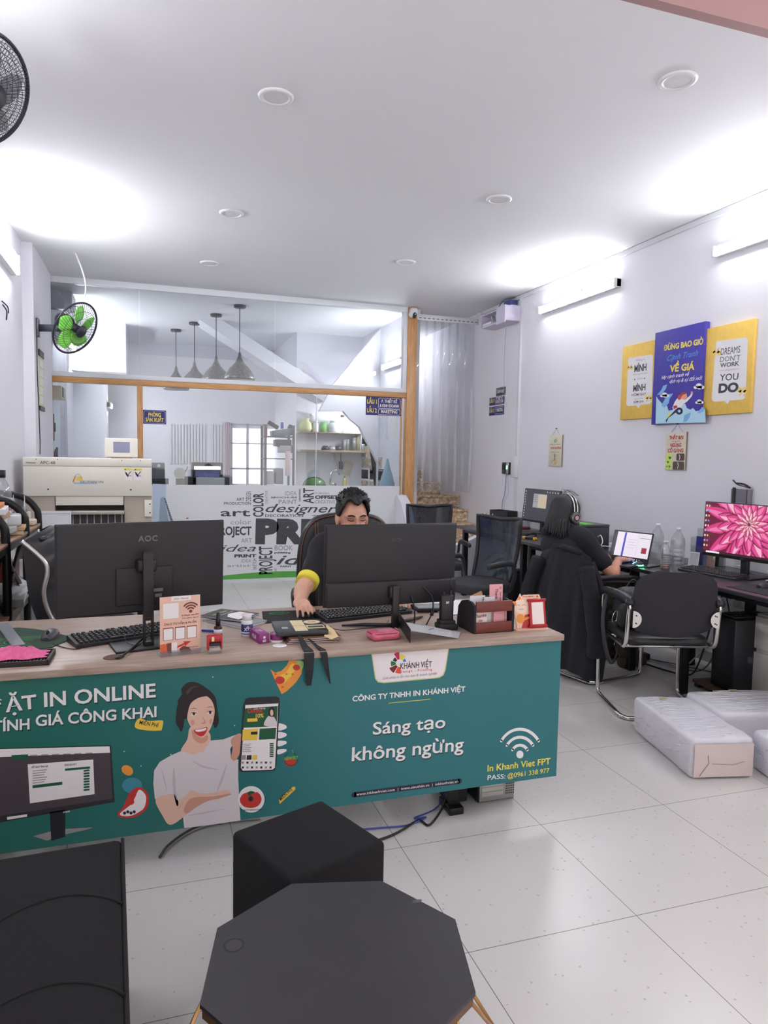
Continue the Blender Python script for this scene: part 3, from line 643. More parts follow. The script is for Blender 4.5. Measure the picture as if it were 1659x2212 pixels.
# --- drip tray and cloth, strip of clear plastic
a, b = on_z(-30, 1437, TZ), on_z(105, 1437, TZ)
t = thing('drip_tray', 'black slotted drip tray under the pink cloth', 'tray', (b.x, b.y, TZ), math.radians(-1.5)); mb = MB(mat('espresso plastic', '2A2423', .5))
Wt, Dt = .26, .155
mb.bar((-Wt, 0, 0), (0, .006, .017)); mb.bar((-Wt, Dt-.006, 0), (0, Dt, .017)); mb.bar((-Wt, 0, 0), (-Wt+.006, Dt, .017)); mb.bar((-.006, 0, 0), (0, Dt, .017)); mb.bar((-Wt, 0, 0), (0, Dt, .002)); mb.build('tray', t)
mb = MB(mat('espresso plastic', '2A2423', .5))
for k in range(24): mb.bar((-Wt+.01+k*.0105, .006, .011), (-Wt+.0145+k*.0105, Dt-.006, .015))
mb.build('grille', t)
G = []
for i in range(13):
    row = []
    for k in range(17):
        x = -.215+.2*k/16; y = .03+.1*i/12; e = min(1, 3.2*min(i/12, 1-i/12))*min(1, 4*min(k/16, 1-k/16))
        row.append((b.x+x+.008*math.sin(i*1.3), b.y+y+.007*math.sin(k*.9+1), TZ+.018+e*(.03+.007*math.sin(k*1.7+i*.6)+.006*math.sin(i*1.9+k*.4))*(1-.25*k/16)+(0 if e else 0)))
    G.append(row)
mb = MB(mat('pink cloth', 'E86FA0', .95, noise=(60, .12), bump=(350, .5))); mb.surf(G); B0 = G[0]+[r[-1] for r in G[1:]]+G[-1][::-1][1:]+[r[0] for r in G[::-1]][1:-1]; mb.add(B0, [tuple(range(len(B0)))]); tag(mb.build('cloth'), 'folded pink cloth lying on the black tray', 'cloth')
pa, pb = on_z(5, 1350, TZ+.001), on_z(40, 1398, TZ)
mb = MB(glassy('smoky acrylic', 'C8CBD2', .1, .35)); d = Vector((pb.x-pa.x, pb.y-pa.y, 0)); mb.box(((pa.x+pb.x)/2, (pa.y+pb.y)/2, TZ+.0065), (d.length, .045, .005), .0005, 1, RZ(math.atan2(d.y, d.x)))
tag(mb.build('acrylic_strip'), 'smoky clear plastic strip lying across the green mouse pad', 'strip')
# --- pink acrylic menu stand
a, b = on_z(343, 1420, TZ), on_z(436, 1409, TZ); yaw = math.atan2(b.y-a.y, b.x-a.x); wd_ = (b-a).length
t = thing('menu_stand', 'upright pink acrylic menu stand with a wifi symbol, beside the left monitor', 'menu stand', ((a.x+b.x)/2, (a.y+b.y)/2+.025, TZ), yaw)
mb = MB(CLEAR); mb.bar((-wd_/2, -.035, 0), (wd_/2, .035, .004)); mb.bar((-wd_/2, -.0045, .004), (wd_/2, -.003, .012)); mb.build('base', t)
mw, mh = wd_*.94, .208
mb = MB(mat('peach print', 'EBC0AC', .35, noise=(9, .05))); mb.bar((-mw/2, -.002, .004), (mw/2, .002, mh)); FF = FR((0, -.002, .004), (1, 0, 0), (0, 0, 1)); H = mh
br = mat('brown print', '7A3F30', .5)
mb.use(pw); mb.plate(rrect(.07, .017, .003, 3, .003, H-.012), FF, .0004); mb.use(br); mb.text('Oman  Okanvas', .008, FF, .003, H-.015, .0008, 'C', .0, .3)
mb.use(pw); mb.plate(rrect(.055, .055, .004, 4, -.033, H-.055), FF, .0004)
mb.use(br); mb.plate(disc(.006, 14, .037, H-.062), FF, .0006)
for r in (.013, .022, .031): mb.stroke([(.037+r*math.sin(k/6), H-.062+r*math.cos(k/6)) for k in range(-5, 6)], .0055, FF, .0006)
mb.text('In Khanh Viet FPT', .0085, FF, .036, H-.078, .0006, 'C', .02); mb.text('PASS: @0961 338 977', .0065, FF, .036, H-.088, .0006, 'C', .01)
mb.text('ZALO TƯ VẤN & IN ẤN', .011, FF, .0, H-.106, .0006, 'C', .02)
for k in range(3):
    x = -.043+.042*k; mb.use(br); mb.plate(rrect(.036, .046, .002, 3, x, H-.138), FF, .0004); mb.use(pw); mb.plate(rrect(.032, .041, .002, 3, x, H-.139), FF, .0008)
mb.use(mat('print tomato', 'E0683E', .5)); mb.plate([(-mw/2, 0), (-.035, 0), (-.04, .025), (-.055, .036), (-mw/2, .034)], FF, .0004); mb.use(br); mb.plate([(.0, .0), (.04, .0), (.03, .014), (.01, .022), (-.004, .012)], FF, .0004); mb.plate([(-.045, .0), (-.03, .0), (-.03, .038), (-.05, .036)], FF, .0006)
mb.use(pw); mb.plate(rrect(.02, .036, .002, 3, -.022, .02), FF, .0008); mb.use(prd); mb.plate([(-.012, .016), (.016, .026), (.012, .016), (.038, .036), (.01, .038), (.014, .032), (-.01, .024)], FF, .001)
mb.use(br); mb.text('HẸN GẶP LẠI', .006, FF, .045, .012, .0006, 'C', .02); mb.build('printed_card', t)
# --- self-inking stamp
q = on_z(464, 1413, TZ)
t = thing('stamp', 'red self-inking stamp on clear feet near the desk edge', 'stamp', (q.x, q.y+.014, TZ), math.radians(8))
mb = MB(CLEAR); mb.box((0, 0, .012), (.046, .026, .024), .002); mb.build('clear_base', t)
mb = MB(RED)
for s in (-1, 1): mb.box((s*.0235, 0, .04), (.006, .024, .052), .002)
mb.box((0, 0, .055), (.05, .026, .026), .005); mb.build('handle', t)
mb = MB(INK); mb.box((0, -.0, .034), (.04, .02, .012), .002); mb.build('stamp_block', t); mb = MB(mat('cream label', 'E8DCA8', .6)); mb.box((-.008, -.0135, .055), (.009, .001, .016)); mb.build('window_label', t)
q = on_z(471, 1371, TZ); t = thing('ink_bottle', 'small ink bottle with a tall black cap behind the red stamp', 'bottle', (q.x, q.y, TZ))
mb = MB(mat('dark red ink', '3A1A1C', .3)); mb.lathe([(.016, 0), (.0165, .002), (.0165, .03), (.013, .036), (.008, .038)], 18); mb.build('bottle', t)
mb = MB(mat('label white', 'E6E6EA', .6)); mb.lathe([(.0167, .006), (.0167, .024)], 18); mb.text('INK', .008, FR((0, -.0172, .01), (1, 0, 0), (0, 0, 1))); mb.build('label', t)
mb = MB(BLK); mb.lathe([(.0095, .038), (.0095, .062), (.0075, .066), (.0065, .088), (.0, .09)], 16); mb.build('cap', t)
q = on_z(452, 1362, TZ); mb = MB(mat('blue pen', '2E3FA8', .4)); mb.tube([(q.x-.03, q.y-.015, TZ+.006), (q.x+.035, q.y-.05, TZ+.006)], .005, 8); tag(mb.build('pen'), 'blue pen beside the ink bottle', 'pen')
# --- notebooks
def booklet(label, cpx, w, d, rz, z, th, cover):
    q = on_z(cpx[0], cpx[1], TZ); t = thing('spiral_notebook', label, 'notebook', (q.x, q.y, z), rz)
    mb = MB(PAPER); mb.bar((-w/2+.004, -d/2+.002, .0012), (w/2-.002, d/2-.002, th)); mb.build('pages', t)
    mb = MB(cover); mb.bar((-w/2, -d/2, 0), (w/2, d/2, .0012)); mb.bar((-w/2, -d/2, th), (w/2, d/2, th+.0012)); return t, mb, th+.0013
t, mb, z = booklet('upper spiral notebook with green lettering on its dark cover', (497, 1338), .15, .2, math.radians(50), TZ+.014, .008, mat('dark cover', '35373A', .45))
mb.use(mat('lime letters', 'B8D64A', .5)); mb.text('max line', .03, TR(0, 0, z), 0, .045, .0004, 'C', .02, .2); mb.use(pw); mb.text('catalog design', .016, TR(0, 0, z), .01, .02, .0004, 'C'); mb.plate([(-.07, -.09), (.05, -.095), (.06, -.01), (.0, .01), (-.05, -.02)], TR(0, 0, z), .0004); mb.use(SK); mb.plate(rrect(.05, .03, .01, 4, .03, -.06), TR(0, 0, z), .0008); mb.build('cover', t)
mb = MB(CHROME)
for k in range(28): mb.tube([(.074+.006*math.cos(a), -.095+k*.007, .005+.007*math.sin(a)) for a in [i*PI/4 for i in range(8)]], .0007, 4, True)
mb.build('spiral', t)
t, mb, z = booklet('lower spiral notebook sticking out toward the white bottle', (512, 1345), .15, .21, math.radians(38), TZ, .01, mat('grey cover', '8A8C8E', .4)); mb.build('cover', t)
mb = MB(CHROME)
for k in range(28): mb.tube([(.074+.006*math.cos(a), -.097+k*.007, .006+.007*math.sin(a)) for a in [i*PI/4 for i in range(8)]], .0007, 4, True)
mb.build('spiral', t)
# --- gum bottle, purple boxes
q = on_z(535, 1376, TZ); t = thing('gum_bottle', 'small white bottle with a navy label beside the purple box', 'bottle', (q.x, q.y+.02, TZ))
mb = MB(WHT); mb.lathe([(.021, 0), (.023, .003), (.023, .058), (.019, .064), (.016, .066)], 24); mb.build('bottle', t)
mb = MB(mat('navy label', '2C2F66', .4)); mb.lathe([(.0233, .01), (.0233, .05)], 24); mb.use(mat('pale blue mint', 'A8C4E8', .4)); mb.lathe([(.0235, .012), (.0235, .02)], 24)
mb.use(pw); mb.text('XYL', .016, FR((0, -.0242, .026), (1, 0, 0), (0, 0, 1)), 0, 0, 0, 'C', .03); mb.use(mat('lilac shield', 'B8B4D8', .5)); mb.plate([(-.008, .036), (.008, .036), (.0, .047)], FR((0, -.0242, 0), (1, 0, 0), (0, 0, 1)), 0); mb.build('label', t)
mb = MB(WHT); mb.lathe([(.0185, .064), (.0185, .083), (.017, .085), (0, .085)], 24); mb.build('lid', t)
PUR = mat('purple carton', '8A2F78', .4)
q0 = on_z(560, 1391, TZ); t = thing('purple_box', 'closed purple carton box beside the white gum bottle', 'box', (q0.x+.008, q0.y+.055, TZ), math.radians(12)); mb = MB(PUR); mb.bar((-.02, -.055, 0), (.02, .055, .038), .001)
mb.use(pw); mb.text('PLUS', .02, FR((-.0205, 0, .012), (0, -1, 0), (0, 0, 1)), 0, 0, .0003, 'C', .03, .15); mb.text('PLUS', .014, TR(0, 0, .0385) @ RZ(-PI/2), 0, 0, .0003, 'C', .02)
for k in range(5): mb.plate([(-.015, .008+k*.006), (.008-(k % 3)*.006, .008+k*.006), (.008-(k % 3)*.006, .0095+k*.006), (-.015, .0095+k*.006)], TR(0, -.02, .0385), .0003)
mb.plate(disc(.005, 12, 0, .024), FR((0, -.0555, 0), (1, 0, 0), (0, 0, 1)), .0003); mb.text('60', .014, FR((0, -.0555, .006), (1, 0, 0), (0, 0, 1)), 0, 0, .0003, 'C', .02); mb.build('carton', t)
q0 = on_z(600, 1388, TZ); t = thing('tape_dispenser', 'purple and white round correction tape pack', 'tape', (q0.x, q0.y+.01, TZ), math.radians(-15)); mb = MB(PUR); mb.prism(rrect(.05, .06, .02, 5), .02, TR(-.005, .03, .006)); mb.use(pw)
for k in range(4): mb.plate([(-.02, .015+k*.008), (.012, .018+k*.008), (.012, .021+k*.008), (-.02, .018+k*.008)], None, .0265)
mb.build('pack', t); mb = MB(pw); mb.prism(rrect(.05, .05, .02, 5), .005, TR(-.004, .012, .0005)); mb.build('flap', t)
q0 = on_z(604, 1395, TZ); mb = MB(pw); mb.lathe([(0, 0), (.026, 0), (.027, .001), (.026, .002), (0, .002)], 28, TR(q0.x, q0.y, TZ)); tag(mb.build('paper_disc'), 'flat white paper disc near the desk edge', 'disc')
# --- dark box on folders, with straps
q0 = on_z(676, 1388, TZ); rz = math.radians(-3)
BRN = mat('brown folder', '6E4A34', .6)
for k, l in ((0, 'lowest brown folder under the dark box'), (1, 'brown folder second in the pile under the dark box'), (2, 'brown folder directly under the dark box')):
    t = MB(BRN); t.at(X2(q0.x+.005*k, q0.y+.052, TZ+.007*k, rz+.03*k)); t.bar((-.1, -.06, 0), (.1, .11, .0015)); t.bar((-.1, -.06, .005), (.1, .11, .0065)); t.use(PAPER); t.bar((-.098, -.058, .0015), (.098, .108, .005)); tag(t.build('folder'), l, 'folder', 'brown folders under the dark box')
mb = MB(mat('manila paper', 'E6CE9C', .8)); pm = zpoly([(705, 1350), (722, 1362), (731, 1377), (715, 1382), (700, 1376)], TZ+.02); mb.prism(pm, .002, TR(0, 0, TZ+.0215)); tag(mb.build('paper_sheet'), 'corner of a cream sheet sticking out from under the dark box', 'paper')
t = thing('document_box', 'flat dark box with a cream panel lying on brown folders', 'box', (q0.x-.03, q0.y+.115, TZ+.024), rz); mb = MB(mat('charcoal box', '33353A', .4)); mb.bar((-.1, -.095, 0), (.1, .095, .018), .002)
cp = mat('cream print', 'E0CFA6', .6); mb.use(cp); mb.plate([(-.028, -.09), (.022, -.09), (.022, .09), (-.028, .09)], None, .0183); mb.plate([(.058+.034*math.cos(a*PI/12), .052+.032*math.sin(a*PI/12)) for a in range(24)], None, .0183)
mb.plate(rrect(.07, .06, .002, 3, .06, -.03), None, .0183); mb.use(mat('charcoal box', '33353A', .4)); mb.plate(rrect(.06, .03, .002, 3, .06, -.03), None, .0186); mb.text('GB', .026, None, .058, .043, .0186, 'C'); mb.text('BQ-5000', .013, None, -.003, -.01, .0186, 'C')
mb.use(mat('grey emblem', '9AA4B0', .5)); mb.plate(rrect(.024, .03, .004, 4, -.062, -.03), None, .0183); mb.build('carton', t)
def strap(pts, w, label):
    G = []
    for i, p in enumerate(pts):
        q = Vector(p); G.append([(q.x-w[i]/2, q.y, q.z), (q.x+w[i]/2, q.y, q.z)])
    mb = MB(mat('black ribbon', '1B1A1F', .6)); mb.surf(G, False); o = mb.build('strap'); solidify(o, .0018); tag(o, label, 'strap', 'black straps over the desk edge')
s1 = on_y(668, 1400, 2.508); s1b = on_y(667, 1481, 2.51); s2 = on_y(698, 1402, 2.508); s2b = on_y(714, 1478, 2.51)
strap([(s1.x-.01, 2.64, TZ+.03), (s1.x-.004, 2.57, TZ+.008), (s1.x, 2.52, TZ+.004), (s1.x, 2.506, TZ-.008), (s1.x+.001, 2.505, s1b.z+.06), (s1b.x, 2.51, s1b.z)], [.014, .026, .036, .038, .03, .018], 'wide black strap hanging over the desk front edge')
strap([(s2.x-.03, 2.62, TZ+.022), (s2.x-.012, 2.56, TZ+.008), (s2.x, 2.52, TZ+.004), (s2.x+.003, 2.506, TZ-.008), (s2.x+.014, 2.507, s2b.z+.06), (s2b.x, 2.515, s2b.z)], [.008, .014, .024, .026, .018, .004], 'narrow black strap with a pointed end hanging over the desk')
# --- pouch, L-sign, radio
q = on_z(830, 1385, TZ); t = thing('pouch', 'small pink zip pouch near the desk front edge', 'pouch', (q.x+.008, q.y+.04, TZ), math.radians(4)); PK = mat('pink pouch', 'C9637A', .35, noise=(40, .2))
mb = MB(PK); mb.box((0, 0, .017), (.125, .085, .034), .016, 3); mb.use(mat('dark pink trim', '8E3448', .4)); mb.tube([(x, y, .027) for x, y in rrect(.116, .076, .02, 4)], .0028, 6, True); mb.build('pouch_body', t)
mb = MB(mat('pale window', 'D88FA0', .25)); mb.box((.01, .0, .0335), (.07, .045, .002), .001, 1)
for k in range(4): mb.box((.005+.018*k, 0, .035), (.004, .042, .001))
mb.build('window', t)
a, b = on_z(886, 1389, TZ), on_z(990, 1381, TZ); c_ = on_z(862, 1351, TZ)
t = thing('acrylic_sign', 'fallen clear L-shaped sign holder lying on its side', 'sign holder', (a.x, a.y, TZ)); mb = MB(BLK); d = c_-a
L = math.hypot(d.x, d.y); an = math.atan2(d.y, d.x); mb.at(RZ(an)); mb.box((L/2, 0, .027), (L, .004, .054), .0008, 1); mb.build('side_panel', t)
mb = MB(glassy('pale acrylic', 'EDEFF2', .15, .45)); e = b-a; mb.add([(0, 0, .05), (e.x, e.y, .004), (e.x+.05, e.y+.09, .004), (d.x*.55, d.y*.55, .045)], [(0, 1, 2, 3)]); mb.use(pd)
mb.stroke([(.09, .03), (.12, .05)], .001, None, .04); o = mb.build('clear_sheet', t); solidify(o, .002)
q = on_z(970, 1362, TZ); t = thing('walkie_talkie', 'black walkie-talkie standing in its charging cradle', 'radio', (q.x, q.y+.03, TZ), math.radians(-6))
mb = MB(BLKM); mb.box((0, 0, .013), (.085, .075, .026), .008); mb.box((0, .005, .03), (.07, .055, .02), .006); mb.build('charging_cradle', t)
mb = MB(BLK); mb.box((0, .005, .085), (.056, .034, .12), .006); mb.use(mat('speaker grille', '2C2C30', .7))
for k in range(4): mb.bar((-.018, -.0125, .05+k*.008), (.018, -.0118, .054+k*.008))
mb.build('radio_body', t); mb = MB(BLK); mb.cyl((.018, .005, .143), .007, .02, 12, None, .006); mb.tube([(.018, .005, .16), (.018, .005, .215)], [.0055, .003], 8); mb.build('antenna', t)
mb = MB(BLK); mb.cyl((-.012, .005, .143), .007, .014, 12); mb.build('knob', t); mb = MB(pw); mb.text('BF', .014, FR((0, -.0122, .11), (1, 0, 0), (0, 0, 1)), 0, 0, .0004, 'C', .02); mb.build('marking', t)
# --- papers and a dark tablet
for k, (px, py, rz, l) in enumerate(((985, 1297, -8, 'white paper sheet nearest the card rack'), (930, 1308, 12, 'white paper sheet behind the man\'s monitor foot'), (1000, 1316, 4, 'white sheet half hidden by the walkie-talkie'))):
    q = on_z(px, py, TZ); mb = MB(PAPER); mb.at(X2(q.x, min(q.y, 3.17), TZ+.0012*k, math.radians(rz))); mb.bar((-.15, -.105, 0), (.15, .105, .001)); tag(mb.build('paper_sheet'), l, 'paper', 'white sheets on the desk')
q = on_z(926, 1318, TZ); mb = MB(BLK); mb.at(X2(q.x, q.y, TZ+.005, math.radians(-5))); mb.box((0, 0, .008), (.15, .12, .014), .004); mb.use(mat('grey lid', '8A8E90', .3)); mb.box((0, 0, .0155), (.13, .1, .002), .001); tag(mb.build('desk_box'), 'flat dark grey case behind the right monitor foot', 'case')
# --- wooden card rack
a, b = on_z(1026, 1370, TZ), on_z(1107, 1364, TZ); W_ = (b-a).length+.012
t = thing('card_rack', 'reddish wooden card rack with black rounded ends', 'rack', ((a.x+b.x)/2-.0, (a.y+b.y)/2, TZ), math.atan2(b.y-a.y, b.x-a.x))
RW = wood('red brown wood', '6B2F27', '7E3B30', 'X', 6, .4)
sidep = [(0, 0), (.16, 0), (.16, .03), (.15, .09), (.12, .118), (.07, .13), (.03, .126), (0, .112)]
for s in (-1, 1): mb = MB(BLKM); mb.prism(sidep, .01, FR((s*W_/2-(0 if s < 0 else .01), 0, 0), (0, 1, 0), (0, 0, 1))); mb.build('end_panel', t)
for z0, z1 in ((.002, .045), (.088, .132)): mb = MB(RW); mb.bar((-W_/2+.01, .0, z0), (W_/2-.01, .009, z1), .001); mb.build('slat', t)
mb = MB(BLKM); mb.bar((-W_/2+.01, 0, 0), (W_/2-.01, .155, .004)); mb.bar((-W_/2+.01, .075, .004), (W_/2-.01, .08, .1)); mb.build('bottom', t)
rx = t.matrix_basis.copy(); RK = TR(*t.location) @ RZ(t.rotation_euler.z)
def card(x, y, w, h, m, label, lean=.06, z0=.006, txt=None, tilt=0, n=1, group='cards in the wooden rack'):
    mb = MB(m); mb.at(RK @ TR(x, y, z0) @ RX(-lean) @ RY(tilt)); mb.bar((-w/2, 0, 0), (w/2, .0012, h)); FF = FR((0, -.0002, 0), (1, 0, 0), (0, 0, 1))
    if txt:
        for s, sz, u, v, mm, rot in txt: mb.use(mm); mb.text(s, sz, FF, u, v, .0004, 'C', .015, .1, rot=rot)
    tag(mb.build('card'), label, 'card', group)
PINKC = mat('pink card', 'E8A6AE', .5); script = mat('maroon ink', '7A2230', .5)
card(-.055, .017, .062, .086, mat('cream card', 'F0DCD8', .6), 'cream card with handwriting between the rack slats', .03, .006, [('Thanks', .02, 0, .058, script, .1), ('Xin', .014, .0, .04, script, .1), ('happy', .016, -.004, .022, script, .15)])
for k in range(4): card(.04-.003*k, .022+.007*k, .062, (.088, .098, .1, .188)[k], PINKC, ('short front pink card in the rack', 'second pink card in the rack', 'third pink card in the rack', 'tall pink voucher card rising from the rack')[k], .03, .006, [('Thank You', .018, -.004, .13, mat('violet ink', '4A2A5A', .5), -PI/2), ('Your voucher', .009, .018, .13, script, -PI/2), ('O', .012, .02, .168, script, 0)] if k == 3 else [('voucher 20.000', .008, .02, .05, script, -PI/2)])
card(.0, .06, .055, .16, mat('kraft card', 'B98C68', .7), 'brown kraft card leaning in the rack', .03, .006, None, -.35)
for k in range(3): card(-.005+.012*k, .035+.012*k, .05, .138, (WHT, BLK, GREYP)[k], ('white badge card in the rack', 'black badge card in the rack', 'grey badge card in the rack')[k], .02)
card(-.05, .05, .07, .142, PAPER, 'white slip with a printed 2 in the rack', .05, .006, [('2', .016, .026, .122, script, 0)])
# --- lucky figure payment stand (plain cat face, code panel left blank)
a, b = on_z(1114, 1363, TZ), on_z(1190, 1360, TZ)
t = thing('payment_stand', 'small orange and red payment stand with a smiling cat face, at the right desk corner', 'stand', ((a.x+b.x)/2, (a.y+b.y)/2+.045, TZ), math.radians(-4))
PCH = mat('peach board', 'F2C8AE', .45); mb = MB(PCH); mb.prism(rrect(.155, .09, .012, 4), .005); mb.build('base', t)
LX = TR(0, -.02, .005) @ RX(-.22); mb = MB(PCH); mb.at(LX); FF = FR((0, 0, 0), (1, 0, 0), (0, 0, 1))
mb.prism([(-.06, 0), (.07, 0), (.066, .11), (.06, .118), (.052, .14), (-.022, .14), (-.03, .132), (-.036, .146), (-.05, .122), (-.07, .1), (-.068, .06)], .005, FF, -.005)
mb.use(mat('orange ears', 'E8823C', .5)); mb.plate([(-.052, .116), (-.042, .136), (-.034, .128), (-.04, .114)], FF, .0004); mb.plate(disc(.011, 14, -.068, .104), FF, .0006)
mb.use(mat('pale face', 'F7DCC8', .5)); mb.plate(disc(.034, 24, -.036, .09, .03), FF, .0005); mb.use(br)
for s in (-1, 1): mb.stroke([(-.036+s*.014+.008*math.cos(q), .093+.005*math.sin(q)) for q in [PI*k/6 for k in range(7)]], .0014, FF, .0009); mb.stroke([(-.036+s*.005+.005*math.cos(q), .082-.004*math.sin(q)) for q in [PI*k/6 for k in range(7)]], .0012, FF, .0009)
mb.use(mat('orange paws', 'EE9A3E', .5)); mb.plate(disc(.02, 18, -.042, .04), FF, .0008); mb.plate([(-.03, .03), (.01, .042), (.01, .05), (-.03, .042)], FF, .0009)
mb.use(RED); mb.plate([(-.04, .0), (.01, .0), (.008, .06), (-.02, .055)], FF, .0005); mb.text('TECHCOMBANK', .007, FF, .0, .13, .0006, 'C', .02); mb.plate(disc(.004, 12, .042, .132), FF, .0006); mb.build('board', t)
mb = MB(RED); mb.at(LX); mb.box((.034, -.008, .06), (.074, .007, .105), .001); mb.tube([(-.008, -.008, .116), (.076, -.008, .116)], .006, 10); mb.tube([(-.008, -.008, .006), (.076, -.008, .006)], .006, 10); mb.build('scroll', t)
mb = MB(mat('blank panel', 'F0E4E0', .5)); mb.at(LX); mb.box((.034, -.0122, .06), (.054, .001, .092)); mb.build('code_panel', t)
# --- under the desk
q = on_z(1078, 1736, 0); t = thing('desktop_pc', 'computer tower on the floor behind the right end of the green panel, rear side showing', 'computer', (q.x, 2.665, 0))
mb = MB(BLK); mb.bar((-.088, .006, .0), (.088, .4, .4), .004); mb.build('case', t)
mb = MB(mat('zinc', 'A8A6A2', .35, .8)); mb.bar((-.082, 0, .006), (.082, .007, .394)); mb.build('rear_plate', t)
mb = MB(mat('zinc slots', 'C4C1BC', .3, .8))
for k in range(7): mb.bar((-.072, -.002, .028+k*.021), (.03, .0, .046+k*.021))
mb.use(INK)
for i in range(5):
    for k in range(14): mb.cyl((.045+i*.009, -.0002, .03+k*.0105), .0032, .0006, 6, RX(PI/2))
mb.build('slot_covers', t)
q = on_z(995, 1755, 0)
cable('power_cable', 'black cable on the floor running from the desk leg to the ottoman', [(1.2, 2.7, .12), (1.17, 2.66, .03), (1.06, 2.55, .006)]+[tuple(on_z(*p))[:2]+(.006,) for p in ((905, 1775), (870, 1795), (840, 1810), (780, 1830))], .005)
cable('network_cable', 'blue network cable on the floor beside the black cable', [(1.24, 2.75, .1), (1.15, 2.68, .008), (1.02, 2.62, .005)]+[tuple(on_z(*p))[:2]+(.005,) for p in ((920, 1768), (880, 1785), (820, 1791), (760, 1796))], .0035, mat('blue cable', '4A55B0', .5))
cable('loose_cable', 'grey looped cable on the floor under the printed panel', [tuple(on_z(*p))[:2]+(.008,) for p in ((345, 1856), (362, 1832), (400, 1803), (440, 1785), (490, 1776), (560, 1768))], .005, mat('grey cable', '58565A', .5))
mb = MB(BLKM); mb.box((1.24, 2.78, .06), (.09, .2, .1), .006); tag(mb.build('power_supply'), 'black adapter box beside the desk leg under the panel', 'adapter')
# ================================================================= FOREGROUND FURNITURE
t = thing('bench', 'long black upholstered bench at the lower left with curved stitching', 'bench', (-.004, .35, 0), math.radians(2.7))
Lb, Wb, Hb = 1.645, .62, .42
mb = MB(mat('brown piping leather', '241B1B', .6)); mb.bar((-Wb, 0, .05), (0, Lb, Hb-.05), .012)
for x in (-Wb+.05, -.05):
    for y in (.06, Lb-.06): mb.bar((x-.025, y-.025, 0), (x+.025, y+.025, .06))
mb.build('base', t)
mb = MB(BFAB); mb.box((-Wb/2, Lb/2, Hb-.03), (Wb+.012, Lb+.012, .07), .022, 3); mb.build('cushion', t)
mb = MB(mat('dark piping', '141214', .9))
for y0 in (.42, .72, 1.02, 1.32): mb.tube([(-Wb*k/40, y0+.1*abs(math.sin(2*PI*k/40+.12))**.75-.02*(k/40), Hb+.0055) for k in range(41)], .0034, 6)
for x in (.004, -Wb-.004): mb.tube([(x, .0, Hb-.0), (x, Lb, Hb-.0)], .005, 6)
mb.build('stitching', t)
mb = MB(mat('cream carton', 'D8D0BE', .7)); mb.at(X2(-.52, 1.86, Hb+.006, .2)); mb.box((0, 0, .05), (.2, .13, .1), .003, 1); tag(mb.build('carton'), 'cream box at the left photo edge on the far end of the bench', 'box')
c = Vector((.4115, 1.869, 0)); t = thing('ottoman', 'black fabric cube ottoman between the bench and the octagonal table', 'ottoman', c, math.radians(21.8))
mb = MB(BFAB); s = .31; mb.box((0, 0, .03+.195), (s, s, .39), .016, 3); mb.build('cube', t)
mb = MB(mat('dark piping', '141214', .9)); mb.tube([(x, y, .408) for x, y in rrect(s-.012, s-.012, .014, 3)], .003, 6, True); mb.build('piping', t)
for x in (-.11, .11):
    for y in (-.11, .11): mb = MB(BLK); mb.cyl((x, y, 0), .018, .032, 12); mb.build('foot', t)
OC = (.343, 1.27); R8 = .2685; A8 = math.radians(144)
t = thing('side_table', 'octagonal black side table on thin gold wire legs in the foreground', 'table', (OC[0], OC[1], 0))
pt8 = [(R8*math.cos(A8-k*PI/4), R8*math.sin(A8-k*PI/4)) for k in range(8)][::-1]
mb = MB(mat('matt black tabletop', '2E2D31', .42, noise=(5, .1), bump=(200, .06))); mb.prism(pt8, .008, TR(0, 0, .492)); top = mb.build('tabletop', t)
CU = mat('brushed gold', 'C99A62', .28, 1.); mb = MB(mat('copper edge', '6E4E34', .4, .3)); q = [(x*.985, y*.985) for x, y in pt8]; mb.prism(q, .02, TR(0, 0, .472)); mb.build('edge_band', t)
w = on_z(505, 2042, .5); mb = MB(mat('tabletop ring mark', '19181A', .6)); mb.plate(arcband(.0165, .021, 0, 359, 28, w.x-OC[0], w.y-OC[1]), None, .5003); mb.use(mat('tabletop disc', '38373B', .5)); mb.plate(disc(.0165, 24, w.x-OC[0], w.y-OC[1]), None, .5004); mb.build('round_cap', top)
w = on_z(900, 1947, .5); mb = MB(mat('dust smear', '5A585C', .8)); mb.plate([(w.x-OC[0]+.012*math.cos(a*PI/6)*(1+.3*math.sin(a*2)), w.y-OC[1]+.006*math.sin(a*PI/6)) for a in range(12)], None, .5003); mb.build('smear', top)
for k in range(4):
    a = math.radians(-4+90*k+(0 if k != 2 else 0)); n = Vector((.345*math.cos(a), .345*math.sin(a), .27)); mb = MB(CU)
    for da in (-.42, .42):
        p0 = Vector((.235*math.cos(a+da), .235*math.sin(a+da), .473)); b0 = Vector((.25*math.cos(a+da*.6), .25*math.sin(a+da*.6), .005)); mb.tube([p0, n], .0042, 8); mb.tube([n, b0], .0042, 8); mb.tube([p0, (p0.x*.96, p0.y*.96, .2), b0], .0036, 8)
    mb.ball(n, .006, 8); mb.build('wire_leg', t)
mb = MB(CU); mb.tube([(.25*math.cos(a), .25*math.sin(a), .005) for a in [i*PI/16 for i in range(32)]], .0042, 8, True); mb.build('floor_ring', t)
